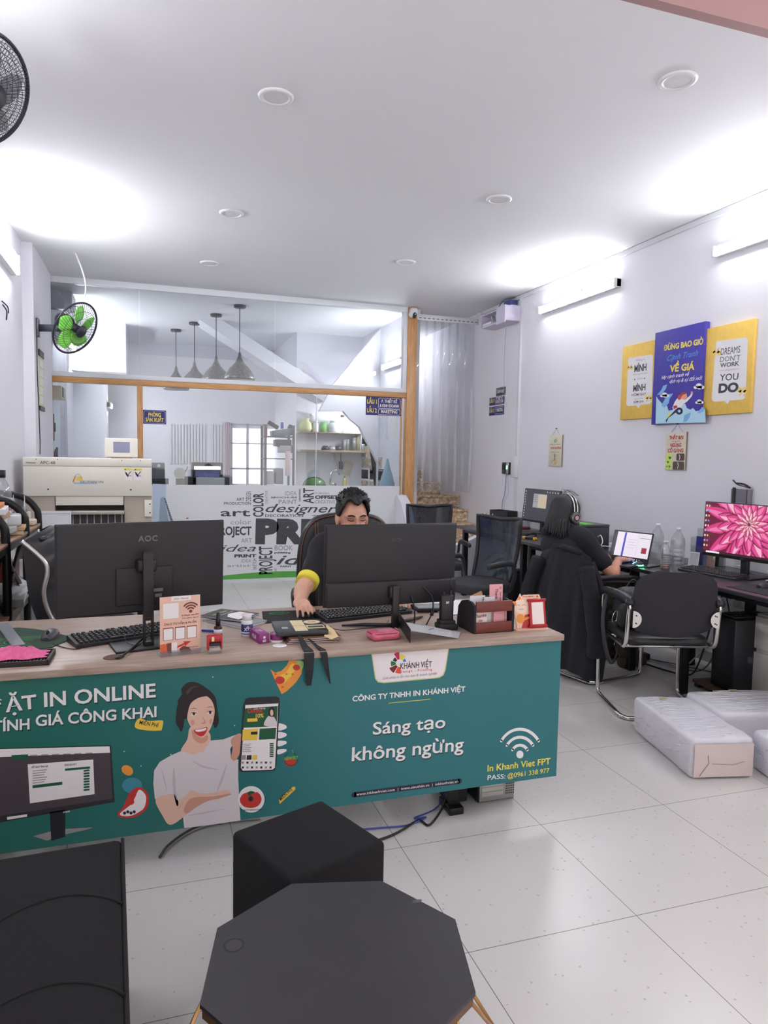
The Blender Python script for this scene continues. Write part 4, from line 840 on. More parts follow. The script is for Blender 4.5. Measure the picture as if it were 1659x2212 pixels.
# ================================================================= CHAIRS
LEATH = mat('black leatherette', '1F1E22', .42, bump=(180, .12)); CHAIRF = mat('chair back fabric', '2E2C33', .85, bump=(500, .3))
def cushion(mb, w, d, h, X, r=.05, puff=.012, n=8):
    P = rrect(w, d, r, n); rings = []
    for k, (sc_, z) in enumerate(((.0, -h/2), (.9, -h/2), (.985, -h/2+.006), (1., -.0), (.985, h/2-.008), (.93, h/2), (.6, h/2+puff*.8), (.0, h/2+puff))):
        rings.append([(x*sc_, y*sc_, z) for x, y in P])
    mb.surf(rings, True, X, True)
def visitor_chair(label, loc, rz, extra=True):
    t = thing('visitor_chair', label, 'chair', loc, rz, 'chrome visitor chairs')
    w = .255; r = .0125
    for s in (-1, 1):
        x = s*w; mb = MB(CHROME)
        mb.tube(cr([(x, -.2, r), (x, .17, r), (x, .225, .03), (x, .235, .09), (x, .245, .34), (x, .235, .405), (x, .18, .425), (x, -.14, .425), (x, -.205, .43), (x, -.235, .47), (x, -.255, .62), (x, -.265, .665), (x, -.22, .69), (x, .1, .675), (x, .17, .665), (x, .2, .63), (x, .235, .40)], 5), r, 10); mb.build('side_frame', t)
        mb = MB(LEATH); mb.tube(cr([(x, -.275, .675), (x, -.24, .706), (x, -.1, .708), (x, .1, .694), (x, .2, .676)], 5), [.02]+[.026]*19+[.018], 10, flat=.75); mb.build('armrest', t)
        mb = MB(CHROME); mb.prism(disc(.048, 14, a0=-90, a1=90), .006, FR((x-s*.012, -.288, .6), (-s, 0, 0), (0, 0, 1)) if s > 0 else FR((x-s*.012, -.288, .6), (1, 0, 0), (0, 0, 1))); mb.use(INK)
        for dz in (-.022, .022): mb.cyl((x-s*.03, -.296, .6+dz), .004, .003, 8, RX(PI/2))
        mb.build('bracket', t)
    mb = MB(CHROME); mb.tube(cr([(-w, -.17, r), (-w+.02, -.215, r), (-w+.07, -.232, r), (w-.07, -.232, r), (w-.02, -.215, r), (w, -.17, r)], 5), r, 10); mb.tube([(-w, .1, .415), (w, .1, .415)], .01, 8); mb.tube([(-w, -.15, .415), (w, -.15, .415)], .01, 8); mb.build('rear_bar', t)
    mb = MB(LEATH); cushion(mb, .475, .45, .05, TR(0, .0, .455), .07); mb.build('seat', t)
    mb = MB(CHAIRF); P = []
    G = []
    for i in range(13):
        v = i/12; z = -.19+.38*v; hw = .242*(1-.5*abs(2*v-1)**7)*(1-.06*max(0, v-.5)*2)
        row = []
        for k in range(17):
            u = -1+2*k/16; row.append((u*hw, -.015-.03*(1-u*u)+.012, z))
        G.append(row)
    BX = TR(0, -.255, .685) @ RX(math.radians(7)); ft = [[(x, y+.05*max(0, 1-abs(2*i/12-1)**6)*max(0, 1-abs(2*k/16-1)**6)**.5, z) for k, (x, y, z) in enumerate(row)] for i, row in enumerate(G)]
    mb.surf(G, True, BX); mb.use(LEATH); mb.surf(ft, True, BX); mb.build('backrest', t); return t
visitor_chair('empty black visitor chair with chrome sled legs, nearest the wrapped bales', (2.87, 3.475, 0), math.radians(-17.5))
visitor_chair('visitor chair draped with a dark jacket, under the seated woman', (2.93, 4.22, 0), math.radians(-78))
# --- executive chair seen from the side
def exec_left():
    t = thing('office_chair', 'black leather office chair with silver edge trim, left of the left monitor', 'office chair', (-.3, 3.95, 0), 0)
    W = .5
    sh_ = cr([(-.278, 0, 1.05), (-.23, 0, 1.005), (-.178, 0, .945), (-.17, 0, .89), (-.186, 0, .80), (-.165, 0, .70), (-.11, 0, .60), (-.03, 0, .5)], 5)
    back = cr([(-.278, 0, 1.05), (-.272, 0, .95), (-.262, 0, .84), (-.245, 0, .74), (-.2, 0, .6), (-.13, 0, .44)], 5)
    P = [(p.x, p.z) for p in sh_]+[(p.x, p.z) for p in back[::-1]]
    mb = MB(mat('charcoal shell', '2A292D', .4)); mb.prism(P, W-.05, FR((0, W/2-.025, 0), (1, 0, 0), (0, 0, 1))); mb.build('back_shell', t)
    for s in (-1, 1): mb = MB(mat('satin silver', 'D4D2D0', .25, .7)); mb.tube([(p.x, s*W/2, p.z) for p in sh_], .011, 8); mb.build('edge_trim', t)
    mb = MB(LEATH); G = []
    for i, p in enumerate(sh_):
        row = []
        for k in range(13):
            u = -1+k/6; b = .1*(1-abs(u)**3)+.015*math.sin(i*.9)*(1-u*u); row.append((p.x+b*.8+.01, u*(W/2-.012), p.z+b*.45))
        G.append(row)
    mb.surf(G); mb.build('backrest', t)
    mb = MB(LEATH); mb.tube(cr([(-.2, -.2, 1.05), (-.17, 0, 1.075), (-.2, .2, 1.05)], 6), [.02]*6+[.03]*6+[.02], 10, flat=.5); mb.build('headrest_roll', t)
    mb = MB(LEATH); cushion(mb, .5, .5, .1, TR(.1, 0, .47), .09, .03); mb.build('seat', t)
    for s in (-1, 1): mb = MB(LEATH); mb.tube(cr([(-.1, s*.26, .5), (-.06, s*.29, .66), (.05, s*.29, .68), (.22, s*.29, .66), (.26, s*.28, .5)], 5), .024, 8); mb.build('armrest', t)
    mb = MB(BLK); mb.cyl((.05, 0, .09), .03, .34, 14); mb.build('column', t)
    for k in range(5):
        a = 2*PI*k/5; mb = MB(BLK); mb.tube([(.05, 0, .1), (.05+.3*math.cos(a), .3*math.sin(a), .07)], [.028, .018], 8); mb.ball((.05+.3*math.cos(a), .3*math.sin(a), .03), .03, 10); mb.build('caster_leg', t)
exec_left()
def exec_man():
    t = thing('office_chair', 'black leather office chair with brown stitching behind the seated man', 'office chair', (1.13, 3.93, 0))
    mb = MB(LEATH); P = sm([(-.29, .52), (-.31, .8), (-.285, 1.0), (-.22, 1.1), (-.12, 1.135), (0, 1.14), (.12, 1.135), (.22, 1.1), (.285, 1.0), (.31, .8), (.29, .52), (0, .48)], 4)
    cxm, czm = 0, .8; G = []
    for f, y in ((0, .02), (.8, .02), (.97, .0), (1., -.035), (.97, -.07), (.85, -.085), (.5, -.07), (0, -.06)): G.append([(cxm+(x-cxm)*f, .22+y+(z-.8)*.1, czm+(z-czm)*f) for x, z in P])
    mb.surf(G, True, None, True); mb.build('backrest', t)
    mb = MB(mat('brown stitching', '7A4A3A', .7)); mb.tube([(x*.96, .22-.076+(z-.8)*.1, .8+(z-.8)*.96) for x, z in P], .0028, 6, True)
    for s in (-1, 1):
        for dx in (0, .015): mb.tube([(s*(.19+dx), .22-.088+(z-.8)*.1, z) for z in (.5, .7, .9, 1.0, 1.085)], .0024, 6)
    mb.build('stitching', t)
    mb = MB(LEATH); cushion(mb, .54, .5, .1, TR(0, -.05, .44), .09, .02); mb.build('seat', t)
    for s in (-1, 1): mb = MB(LEATH); mb.tube(cr([(s*.3, .17, .5), (s*.33, .12, .68), (s*.33, -.05, .69), (s*.32, -.2, .66), (s*.29, -.22, .48)], 5), .026, 8); mb.build('armrest', t)
    mb = MB(BLK); mb.cyl((0, -.03, .09), .03, .31, 14); mb.build('column', t)
    for k in range(5):
        a = 2*PI*k/5+.3; mb = MB(BLK); mb.tube([(0, -.03, .1), (.3*math.cos(a), .3*math.sin(a)-.03, .07)], [.028, .018], 8); mb.ball((.3*math.cos(a), .3*math.sin(a)-.03, .03), .03, 10); mb.build('caster_leg', t)
exec_man()
NET = glassy('black mesh net', '5A6270', .02, .28); _n = mat('net strands', '1A1A1E', .8)
def mesh_chair(label, loc, rz, flare=.0, zt=1.0, wd=.45):
    """faces local +y, back at -y"""
    t = thing('mesh_chair', label, 'office chair', loc, rz, 'black mesh office chairs')
    def bp(u, v):
        return (u*(wd/2-.035*(1-v)+flare*v*.0), -.22-.13*v*v*.6-.05*math.sin(v*PI)+.05*u*u, .5+(zt-.5)*v+.02*abs(u)*v)
    mb = MB(BLK); ring = [bp(-1, v/8) for v in range(9)]+[bp(u/4, 1) for u in range(-3, 4)]+[bp(1, 1-v/8) for v in range(9)]+[bp(-u/4, 0) for u in range(-3, 4)]
    mb.tube(ring, .016, 8, True); mb.build('back_frame', t)
    mb = MB(NET); mb.surf([[bp(-1+k/6, i/10) for k in range(13)] for i in range(11)]); o = mb.build('mesh_back', t)
    mb = MB(BLK); mb.tube(cr([(-.17, -.27, .62), (-.1, -.3, .69), (0, -.31, .71), (.1, -.3, .69), (.17, -.27, .62)], 5), .014, 8, flat=.6)
    mb.tube(cr([(-.1, -.29, .60), (0, -.32, .56), (.1, -.29, .60), (0, -.32, .66)], 5, True), .012, 8, True)
    for s in (-1, 1): mb.tube([(s*.06, -.31, .6), (s*.04, -.26, .46)], .013, 8)
    mb.build('lumbar_support', t)
    mb = MB(CHAIRF); cushion(mb, .48, .47, .07, TR(0, 0, .47), .1, .015); mb.build('seat', t)
    for s in (-1, 1):
        mb = MB(mat('grey arm plastic', '2E2F34', .45)); mb.tube(cr([(s*.23, -.12, .44), (s*.27, -.14, .56), (s*.27, -.11, .66), (s*.27, .0, .675), (s*.27, .17, .665)], 5), [.02]*12+[.024]*9, 8, flat=.65); mb.build('armrest', t)
    mb = MB(BLK); mb.cyl((0, 0, .09), .028, .35, 14); mb.build('column', t)
    for k in range(5):
        a = 2*PI*k/5+.2; mb = MB(CHROME if k < 0 else BLK); mb.tube([(0, 0, .1), (.28*math.cos(a), .28*math.sin(a), .065)], [.026, .016], 8); mb.ball((.28*math.cos(a), .28*math.sin(a), .028), .028, 10); mb.build('caster_leg', t)
    return t
mesh_chair('mesh office chair in front of the marble steps, only its top frame showing', (2.6, 6.25, 0), math.radians(176), 0, 1.0, .46)
mesh_chair('mesh office chair turned sideways beside the far black table', (2.47, 5.1, 0), math.radians(112), .04, .99, .46)
# ================================================================= RIGHT WALL: TABLES
TBL = mat('black table laminate', '2C2B30', .32, bump=(150, .05))
def work_table(label, y0, y1, x0=3.14, x1=3.86, legs=(.06, .06), dark=None):
    t = thing('work_table', label, 'table', (x0, y0, 0), 0, 'black tables along the right wall'); L = y1-y0; D = x1-x0
    mb = MB(TBL); mb.bar((0, 0, TZ-.025), (D, L, TZ), .002); mb.build('tabletop', t)
    mb = MB(STEELB); mb.bar((.07, .1, TZ-.065), (.1, L-.1, TZ-.025)); mb.bar((D-.1, .1, TZ-.065), (D-.07, L-.1, TZ-.025)); mb.build('frame_rail', t)
    for yy in (legs[0], L-legs[1]):
        for xx in (.1, D-.1): mb = MB(STEELB); mb.bar((xx-.025, yy-.025, 0), (xx+.025, yy+.025, TZ-.025), .002); mb.build('leg', t)
    return t
work_table('farthest black table, in front of the marble steps', 5.66, 7.05)
work_table('middle black table under the laptop and the printer', 4.1, 5.64)
work_table('nearest black table under the pink flower monitor', 2.42, 4.08, legs=(.06, .44))
def face_x(t): return t
def desk_monitor(label, base, yaw, w, h, zc, tilt, face, scr):
    t = thing('monitor', label, 'monitor', base, yaw); PX = TR(0, -.03, zc-base[2]) @ RX(-tilt)
    mb = MB(BLK); mb.at(PX); mb.box((0, .008, 0), (w, .016, h), .003); mb.box((0, .025, -h*.1), (w*.6, .03, h*.6), .01); mb.build('housing', t)
    mb = MB(scr[0]); mb.at(PX); FF = FR((0, -.0005, 0), (1, 0, 0), (0, 0, 1)); mb.plate([(-w/2+.006, -h/2+.02), (w/2-.006, -h/2+.02), (w/2-.006, h/2-.006), (-w/2+.006, h/2-.006)], FF, .0002); scr[1](mb, FF, w, h); mb.build('screen', t)
    mb = MB(BLK); mb.box((0, .0, (zc-h/2-base[2])/2+.03), (.05, .03, zc-h/2-base[2]+.06), .006); mb.build('stand_column', t); mb = MB(BLK); mb.box((0, -.02, .005), (.25, .2, .01), .004); mb.build('base', t)
    mb = MB(mat('pale logo', '6A6A70', .4)); mb.at(PX); mb.text('AOC', .012, FF, 0, -h/2+.005, .0006, 'C', .02); mb.build('logo', t); return t
def emi(name, hexc, e=.2):
    m = mat('screen '+name, hexc, .4, emit=e); b = m.node_tree.nodes['Principled BSDF']; b.inputs['Base Color'].default_value = (.01, .01, .012, 1); return m
def flower(mb, FF, w, h):
    cx, cy = .035, .05; random.seed(11); W2, H2 = w/2-.006, h/2-.006
    def petal(a, r0, r1, wd, cols, lay, ex=cx, ey=cy):
        ca, sa = math.cos(a), math.sin(a); L = r1-r0
        def pts(f, s, sh=0):
            o = []
            for k in range(11):
                u = k/10; ww = wd*f*math.sin(PI*u**.75)**.8; o.append((r0+L*u*s, ww+sh))
            for k in range(9, 0, -1):
                u = k/10; ww = -wd*f*math.sin(PI*u**.75)**.8; o.append((r0+L*u*s, ww+sh))
            o = [(ex+x*ca-y*sa, ey+x*sa+y*ca) for x, y in o]
            return [(max(-W2, min(W2, x)), max(-H2+.014, min(H2, y))) for x, y in o]
        mb.use(cols[0]); mb.plate(pts(1, 1), FF, .0004+lay*.00006); mb.use(cols[1]); mb.plate(pts(.82, .97, wd*.06), FF, .00043+lay*.00006); mb.use(cols[2]); mb.plate(pts(.4, .9, wd*.2), FF, .00046+lay*.00006)
    D = [emi('wine', '7A1838'), emi('rose', 'D83E86'), emi('pink', 'F07AB0')]; E_ = [emi('deep', '8E1E48'), emi('hot', 'E04C94'), emi('blush', 'F8B8CC')]; S = [emi('maroon', '5E1A2E'), emi('coral', 'E0608E'), emi('pale', 'F8D4D4')]
    lay = 0
    for ring, n, r0, r1, wd, cs in ((0, 15, .1, .36, .05, D), (1, 14, .07, .255, .042, E_), (2, 13, .05, .175, .033, D), (3, 13, .03, .12, .023, E_), (4, 12, .018, .08, .014, S), (5, 10, .008, .045, .008, S)):
        for k in range(n):
            a = 2*PI*k/n+ring*.21+random.uniform(-.06, .06); petal(a, r0, r1*random.uniform(.9, 1.08), wd*random.uniform(.9, 1.1), cs, lay); lay += 1
    mb.use(S[0])
    for k in range(26): a = k*2.4; r = .0045*math.sqrt(k); mb.plate(disc(.0028, 8, cx+r*math.cos(a), cy+.01+r*math.sin(a)), FF, .0004+lay*.00006)
    cols = [emi('icon white', 'E8E8F0'), emi('icon blue', '5A9AE0'), emi('icon grey', 'B8C0C8'), emi('icon gold', 'D8C080')]
    for i in range(2):
        for k in range(9): mb.use(cols[(i*3+k*2) % 4]); mb.plate(rrect(.011, .013, .002, 2, -W2+.014+.02*i, H2-.022-.033*k), FF, .007)
    mb.use(emi('bar', '3A1424')); mb.plate([(-W2, -H2+.014), (W2, -H2+.014), (W2, -H2+.03), (-W2, -H2+.03)], FF, .0068); mb.use(emi('icon white', 'E8E8F0')); mb.plate([(-W2+.03, -H2+.016), (-W2+.13, -H2+.016), (-W2+.13, -H2+.028), (-W2+.03, -H2+.028)], FF, .0072)
desk_monitor('monitor showing a large pink flower, at the right photo edge', (3.615, 3.56, TZ), math.radians(-80), .593, .36, 1.042, math.radians(1.8), None, (emi('flower back', '6E1838'), flower))
def desktop_a(mb, FF, w, h):
    mb.use(emi('light window', '9A9AA2')); mb.plate([(-.14, -.02), (.1, -.02), (.1, .12), (-.14, .12)], FF, .0005); mb.use(emi('beige window', 'BFB09A')); mb.plate([(-.05, -.018), (.1, -.018), (.1, .112), (-.05, .112)], FF, .0008); mb.use(emi('dim text', '6A6A76'))
    for k in range(4): mb.plate([(-.13, .1-.02*k), (-.07, .1-.02*k), (-.07, .106-.02*k), (-.13, .106-.02*k)], FF, .0008)
    mb.use(emi('icon white', 'E8E8F0'))
    for k in range(10): mb.plate(rrect(.012, .01, .002, 2, -w/2+.03, h/2-.03-.028*k), FF, .0006)
    for k in range(5): mb.plate(rrect(.012, .01, .002, 2, w/2-.04-.045*k, h/2-.025), FF, .0006)
desk_monitor('monitor with a dark desktop and a beige window, on the farthest table', (3.72, 6.22, TZ), math.radians(-88), .64, .335, 1.022, math.radians(5.8), None, (emi('slate', '35353E'), desktop_a))
# laptop
t = thing('laptop', 'open laptop with a pale document on screen, in front of the woman', 'laptop', (3.2, 4.2, TZ), math.radians(-72)); mb = MB(mat('graphite deck', '3A3A40', .4, .3)); mb.box((0, -.1, .009), (.32, .22, .016), .004); mb.build('deck', t)
mb = MB(mat('black keycaps', '2A292D', .4))
for r in range(5):
    for k in range(14): mb.box((-.14+.0215*k, -.03-.019*r, .0185), (.019, .016, .002))
mb.build('keys', t)
LX = TR(0, .01, .014) @ RX(-.28); mb = MB(mat('graphite deck', '3A3A40', .4, .3)); mb.at(LX); mb.box((0, .004, .11), (.32, .007, .22), .003); mb.build('lid', t)
mb = MB(emi('bezel', '26242A', .1)); mb.at(LX); FF = FR((0, 0, .11), (1, 0, 0), (0, 0, 1)); mb.plate([(-.156, -.105), (.156, -.105), (.156, .106), (-.156, .106)], FF, .0004)
mb.use(emi('page', 'E4DCE8', .22)); mb.plate([(-.125, -.075), (.15, -.075), (.15, .1), (-.125, .1)], FF, .0008); mb.use(emi('blue bar', '4A48C0')); mb.plate([(-.066, -.075), (-.05, -.075), (-.05, .098), (-.066, .098)], FF, .0012); mb.use(emi('left bar', '3A3844')); mb.plate([(-.148, -.08), (-.128, -.08), (-.128, .085), (-.148, .085)], FF, .0012)
mb.use(emi('thumb', '9A3A4C')); mb.plate([(.09, -.04), (.13, -.04), (.13, .0), (.09, .0)], FF, .0012); mb.use(emi('rule', '6E6A78'))
mb.plate([(.06, .065), (.148, .065), (.148, .068), (.06, .068)], FF, .0012)
for k in range(4): mb.plate([(-.03, .05-.02*k), (.04-.01*(k % 2), .05-.02*k), (.04-.01*(k % 2), .0512-.02*k), (-.03, .0512-.02*k)], FF, .0012)
mb.plate([(.05, -.07), (.0508, -.07), (.0508, .09), (.05, .09)], FF, .0012)
for k in range(9): mb.use(emi(('icon white', 'icon gold', 'icon blue')[k % 3], ('E8E8F0', 'D8C080', '5A9AE0')[k % 3])); mb.plate(rrect(.008, .008, .002, 2, -.07+.02*k, -.09), FF, .0012)
mb.build('screen', t)
mb = MB(mat('sticky note', 'E0D088', .7)); mb.at(TR(3.2, 4.2, TZ) @ RZ(math.radians(-72)) @ LX); mb.bar((.0, -.002, -.005), (.022, -.0012, .03)); tag(mb.build('sticky_note'), 'small yellow note stuck at the laptop screen bottom', 'note')
q = on_z(1380, 1224, TZ); o = mouse('computer_mouse', 'computer mouse glowing blue and green beside the laptop', (q.x, q.y, TZ), math.radians(-60), BLK, .12, .07, .04)
mb = MB(mat('green glow strip', '3CF08A', .4, emit=3)); mb.tube([(.034*math.cos(a), -.02+.04*math.sin(a), .014) for a in [PI*(.1-.12*k) for k in range(10)]], .004, 6); mb.use(mat('blue glow strip', '3A8CFF', .4, emit=3)); mb.tube([(-.028, -.03+.008*k, .02+.0008*k) for k in range(8)], .006, 6); mb.build('light_strip', o)
mb = MB(BLK); q = on_z(1402, 1224, TZ); mb.at(X2(q.x, q.y, TZ, math.radians(-70))); mb.box((0, 0, .004), (.075, .16, .008), .003); mb.use(mat('dim glass', '5A5A62', .1)); mb.box((0, 0, .0083), (.068, .15, .0006)); tag(mb.build('smartphone'), 'phone lying flat beside the glowing mouse', 'phone')
def bottle(label, p, h, r, liquid=None, lh=0., cap='E0E4E8', neck=.3, rings=5):
    t = thing('water_bottle', label, 'bottle', p)
    PET = glassy('clear pet plastic', 'F2F4F6', .12, .06); prof = [(r*.85, 0), (r, .006)]
    for k in range(rings): z = h*(.1+.45*k/rings); prof += [(r, z), (r*.94, z+h*.02), (r, z+h*.04)]
    prof += [(r, h*.62), (r*.95, h*.7), (r*.6, h*.84), (.0135, h*.9), (.0135, h*.93)]
    mb = MB(PET); mb.lathe(prof, 18); mb.build('bottle', t); mb = MB(mat('cap '+cap, cap, .4)); mb.lathe([(.016, h*.93), (.016, h), (.0, h)], 16); mb.build('cap', t)
    if liquid: mb = MB(mat('liquid '+liquid, liquid, .15)); mb.lathe([(r*.83, .004), (r*.93, .008), (r*.93, lh), (0, lh)], 18); mb.build('liquid', t)
    return t
q = on_z(1436, 1231, TZ); bottle('small clear bottle with reddish tea left in the bottom, on the nearest table', (q.x, q.y, TZ), .195, .031, '7A3A2A', .03, 'C8CCD0', rings=6)
q = on_z(1462, 1221, TZ); bottle('large clear bottle between the tea bottle and the card holder', (q.x, q.y, TZ), .265, .048, None, 0, 'E0E4E8', rings=4)
q = on_z(1415, 1205, TZ); bottle('large clear bottle in a plastic bag behind the laptop', (q.x, min(q.y, 4.4), TZ), .26, .046, None, 0, 'E0E4E8', rings=4)
BAGM = glassy('thin plastic bag', 'F0F2F5', .06, .22)
G = [[(3.56+.1*math.cos(a)*(1+.15*math.sin(3*a+i))*(1-.05*i), 4.42+.11*math.sin(a)*(1+.12*math.cos(4*a+i)), TZ+.002+.028*i) for a in [2*PI*k/20 for k in range(20)]] for i in range(5)]
mb = MB(BAGM); mb.surf(G, True, None, True); tag(mb.build('plastic_bag'), 'crumpled clear plastic bag behind the laptop', 'bag')
q = on_z(1490, 1218, TZ); t = thing('card_holder', 'small white framed card standing beside the brochure holder', 'frame', (3.6, 4.0, TZ), math.radians(-62)); mb = MB(WHT); LX = RX(-.25); mb.at(LX)
for a, b in (((-.035, -.004, 0), (-.029, .0, .1)), ((.029, -.004, 0), (.035, .0, .1)), ((-.035, -.004, 0), (.035, .0, .008)), ((-.035, -.004, .092), (.035, .0, .1))): mb.bar(a, b)
mb.build('frame', t); mb = MB(mat('grey card', 'B8BCC0', .5)); mb.at(LX); mb.bar((-.03, -.002, .006), (.03, .002, .094)); mb.build('card', t)
t = thing('brochure_holder', 'clear acrylic brochure holder half hidden behind the pink flower monitor', 'holder', (3.68, 3.96, TZ), math.radians(-75)); mb = MB(CLEAR)
mb.bar((-.11, -.03, 0), (.11, .05, .004)); mb.box((0, .045, .13), (.22, .003, .26), X=None); mb.box((-.02, -.025, .07), (.18, .003, .14)); mb.bar((-.11, -.03, 0), (-.107, .05, .2)); mb.bar((.107, -.03, 0), (.11, .05, .12)); mb.build('holder', t)
for k, (c, l) in enumerate((('2A2A88', 'navy brochure in the clear holder'), ('8FA0DA', 'pale blue brochure in the clear holder'), ('E0A890', 'pink brochure in the clear holder'), ('3A3A40', 'dark brochure at the back of the holder'))):
    mb = MB(mat('brochure '+c, c, .4)); mb.at(TR(3.68, 3.96, TZ) @ RZ(math.radians(-75)) @ TR(-.06+.045*k, -.005+.012*(k % 2)+(.02 if k == 3 else 0), .006) @ RX(-.06)); mb.bar((-.03, 0, 0), (.03, .003, (.2, .12, .11, .22)[k])); tag(mb.build('brochure'), l, 'brochure', 'brochures in the clear holder')
q = on_z(1550, 1243, TZ); keyboard('keyboard', 'black keyboard below the pink flower monitor', (3.45, 3.66, TZ), math.radians(-83), .44, .13)
q = on_z(1640, 1268, TZ); mb = MB(mat('black cloth pad', '1E2022', .9)); mb.bar((3.2, 2.95, TZ), (3.46, 3.28, TZ+.003)); tag(mb.build('mouse_pad'), 'black mouse pad at the right photo edge', 'mouse pad')
mouse('computer_mouse', 'black mouse at the right photo edge below the flower monitor', (3.4, 3.2, TZ+.003), math.radians(-75))
cable('monitor_cable', 'black cable looping behind the flower monitor stand', [(3.7, 3.72, .9), (3.72, 3.66, .82), (3.7, 3.6, TZ+.01), (3.72, 3.45, TZ+.006), (3.6, 3.33, TZ+.005)], .004)
mb = MB(PAPER); mb.bar((3.62, 3.2, TZ), (3.78, 3.4, TZ+.004)); tag(mb.build('paper_sheet'), 'white paper behind the mouse at the right photo edge', 'paper')
# far table things
t = thing('printer', 'dark grey printer behind the woman, on the middle table', 'printer', (3.48, 5.26, TZ), math.radians(-84)); PRN = mat('printer plastic', '3A3C42', .45)
mb = MB(PRN); mb.box((0, 0, .085), (.42, .36, .17), .01); mb.build('housing', t); mb = MB(mat('printer lid', '4A4C52', .4)); mb.box((0, 0, .18), (.42, .36, .022), .006); mb.build('lid', t)
mb = MB(INK); mb.bar((-.14, -.186, .03), (.14, -.178, .075)); mb.build('paper_slot', t); mb = MB(PAPER); mb.bar((-.1, -.24, .04), (.1, -.17, .043)); mb.build('paper', t); mb = MB(mat('panel glass', '17181C', .2)); mb.box((-.14, -.1825, .135), (.08, .004, .04), .002); mb.build('control_panel', t)
mb = MB(mat('green paper', '6ACB4A', .6)); mb.bar((3.42, 5.05, TZ+.191), (3.5, 5.2, TZ+.2)); tag(mb.build('green_block'), 'bright green note pad on the printer', 'note pad')
cable('charger_cable', 'white cable coiled between printer and laptop', [(3.5, 4.98, TZ+.1), (3.46, 4.88, TZ+.12), (3.42, 4.8, TZ+.07), (3.4, 4.86, TZ+.01), (3.45, 4.93, TZ+.03), (3.46, 4.7, TZ+.05), (3.3, 4.5, TZ+.06), (3.22, 4.36, TZ+.015)], .004, WHT)
mb = MB(WHT); mb.box((3.55, 4.8, TZ+.035), (.1, .06, .07), .008); tag(mb.build('charger'), 'white charger block between printer and laptop', 'charger')
keyboard('keyboard', 'black keyboard in front of the dark desktop monitor', (3.42, 6.15, TZ), math.radians(-86), .42, .13)
mouse('computer_mouse', 'black mouse near the yellow tape measure', (3.36, 5.78, TZ), math.radians(-90))
t = thing('utility_knife', 'yellow and black hand tool on the middle table edge', 'tool', (3.28, 5.69, TZ), math.radians(-70)); mb = MB(BLK); mb.box((0, 0, .012), (.1, .03, .022), .005); mb.build('grip', t); mb = MB(mat('yellow plastic', 'F0B63A', .4)); mb.box((-.06, 0, .012), (.03, .034, .024), .005); mb.box((.06, 0, .012), (.03, .034, .024), .005); mb.build('end_cap', t)
t = thing('pen_cup', 'blue square pen cup at the end of the farthest table', 'pen cup', (3.38, 6.82, TZ)); mb = MB(mat('blue cup', '3438A0', .35))
for a, b in (((-.04, -.04, 0), (.04, -.036, .1)), ((-.04, .036, 0), (.04, .04, .1)), ((-.04, -.04, 0), (-.036, .04, .1)), ((.036, -.04, 0), (.04, .04, .1)), ((-.04, -.04, 0), (.04, .04, .004))): mb.bar(a, b)
mb.build('cup', t)
for k in range(3): mb = MB((BLK, WHT, BLK)[k]); mb.tube([(3.37+.015*k, 6.81+.01*k, TZ+.006), (3.36+.02*k, 6.83, TZ+.15)], .004, 6); tag(mb.build('pen'), 'pen standing in the blue cup', 'pen', 'pens in the blue cup')
t = thing('desk_organizer', 'black box organiser behind the glass mug', 'organiser', (3.66, 6.93, TZ), math.radians(-78)); mb = MB(BLK); mb.bar((-.15, -.07, 0), (.15, -.064, .17)); mb.bar((-.15, .064, 0), (.15, .07, .17)); mb.bar((-.15, -.07, 0), (-.144, .07, .17)); mb.bar((.144, -.07, 0), (.15, .07, .17)); mb.bar((-.15, -.07, 0), (.15, .07, .005)); mb.bar((-.003, -.064, .005), (.003, .064, .16)); mb.build('box', t); mb = MB(WHT); mb.plate(disc(.01, 12, -.1, .12), FR((0, -.0703, 0), (1, 0, 0), (0, 0, 1)), .0003); mb.build('sticker', t)
t = thing('glass_mug', 'clear faceted glass mug on the farthest table', 'mug', (3.48, 6.62, TZ)); mb = MB(glassy('cut glass', 'E8EAEE', .2, .12)); mb.lathe([(.033, 0), (.038, .01), (.038, .1), (.034, .1), (.033, .012), (0, .01)], 12, None, False); mb.build('glass', t); mb = MB(glassy('cut glass', 'E8EAEE', .2, .12)); mb.tube(cr([(-.035, .0, .085), (-.065, .0, .075), (-.065, .0, .035), (-.036, .0, .02)], 5), .006, 8); mb.build('handle', t)
t = thing('clear_box', 'clear plastic box with a red base beside the black organiser', 'box', (3.72, 6.6, TZ)); mb = MB(CLEAR); mb.box((0, 0, .09), (.09, .12, .17), .004); mb.build('box', t); mb = MB(mat('dark red base', '7A2630', .4)); mb.box((0, 0, .012), (.1, .13, .024), .003); mb.build('base', t)
mb = MB(mat('silver tray', 'B8BABE', .35, .4)); mb.at(X2(3.66, 5.7, TZ, -.1)); mb.box((0, 0, .06), (.16, .2, .06), .012); mb.use(BLK); mb.box((0, 0, .015), (.2, .24, .03), .008); tag(mb.build('desk_phone'), 'silver and black device below the dark desktop monitor', 'device')
G = [[(3.56+.09*math.cos(a)*(1+.2*math.sin(3*a+i)), 6.46+.07*math.sin(a)*(1+.2*math.cos(4*a+i)), TZ+.002+.05*i) for a in [2*PI*k/16 for k in range(16)]] for i in range(3)]
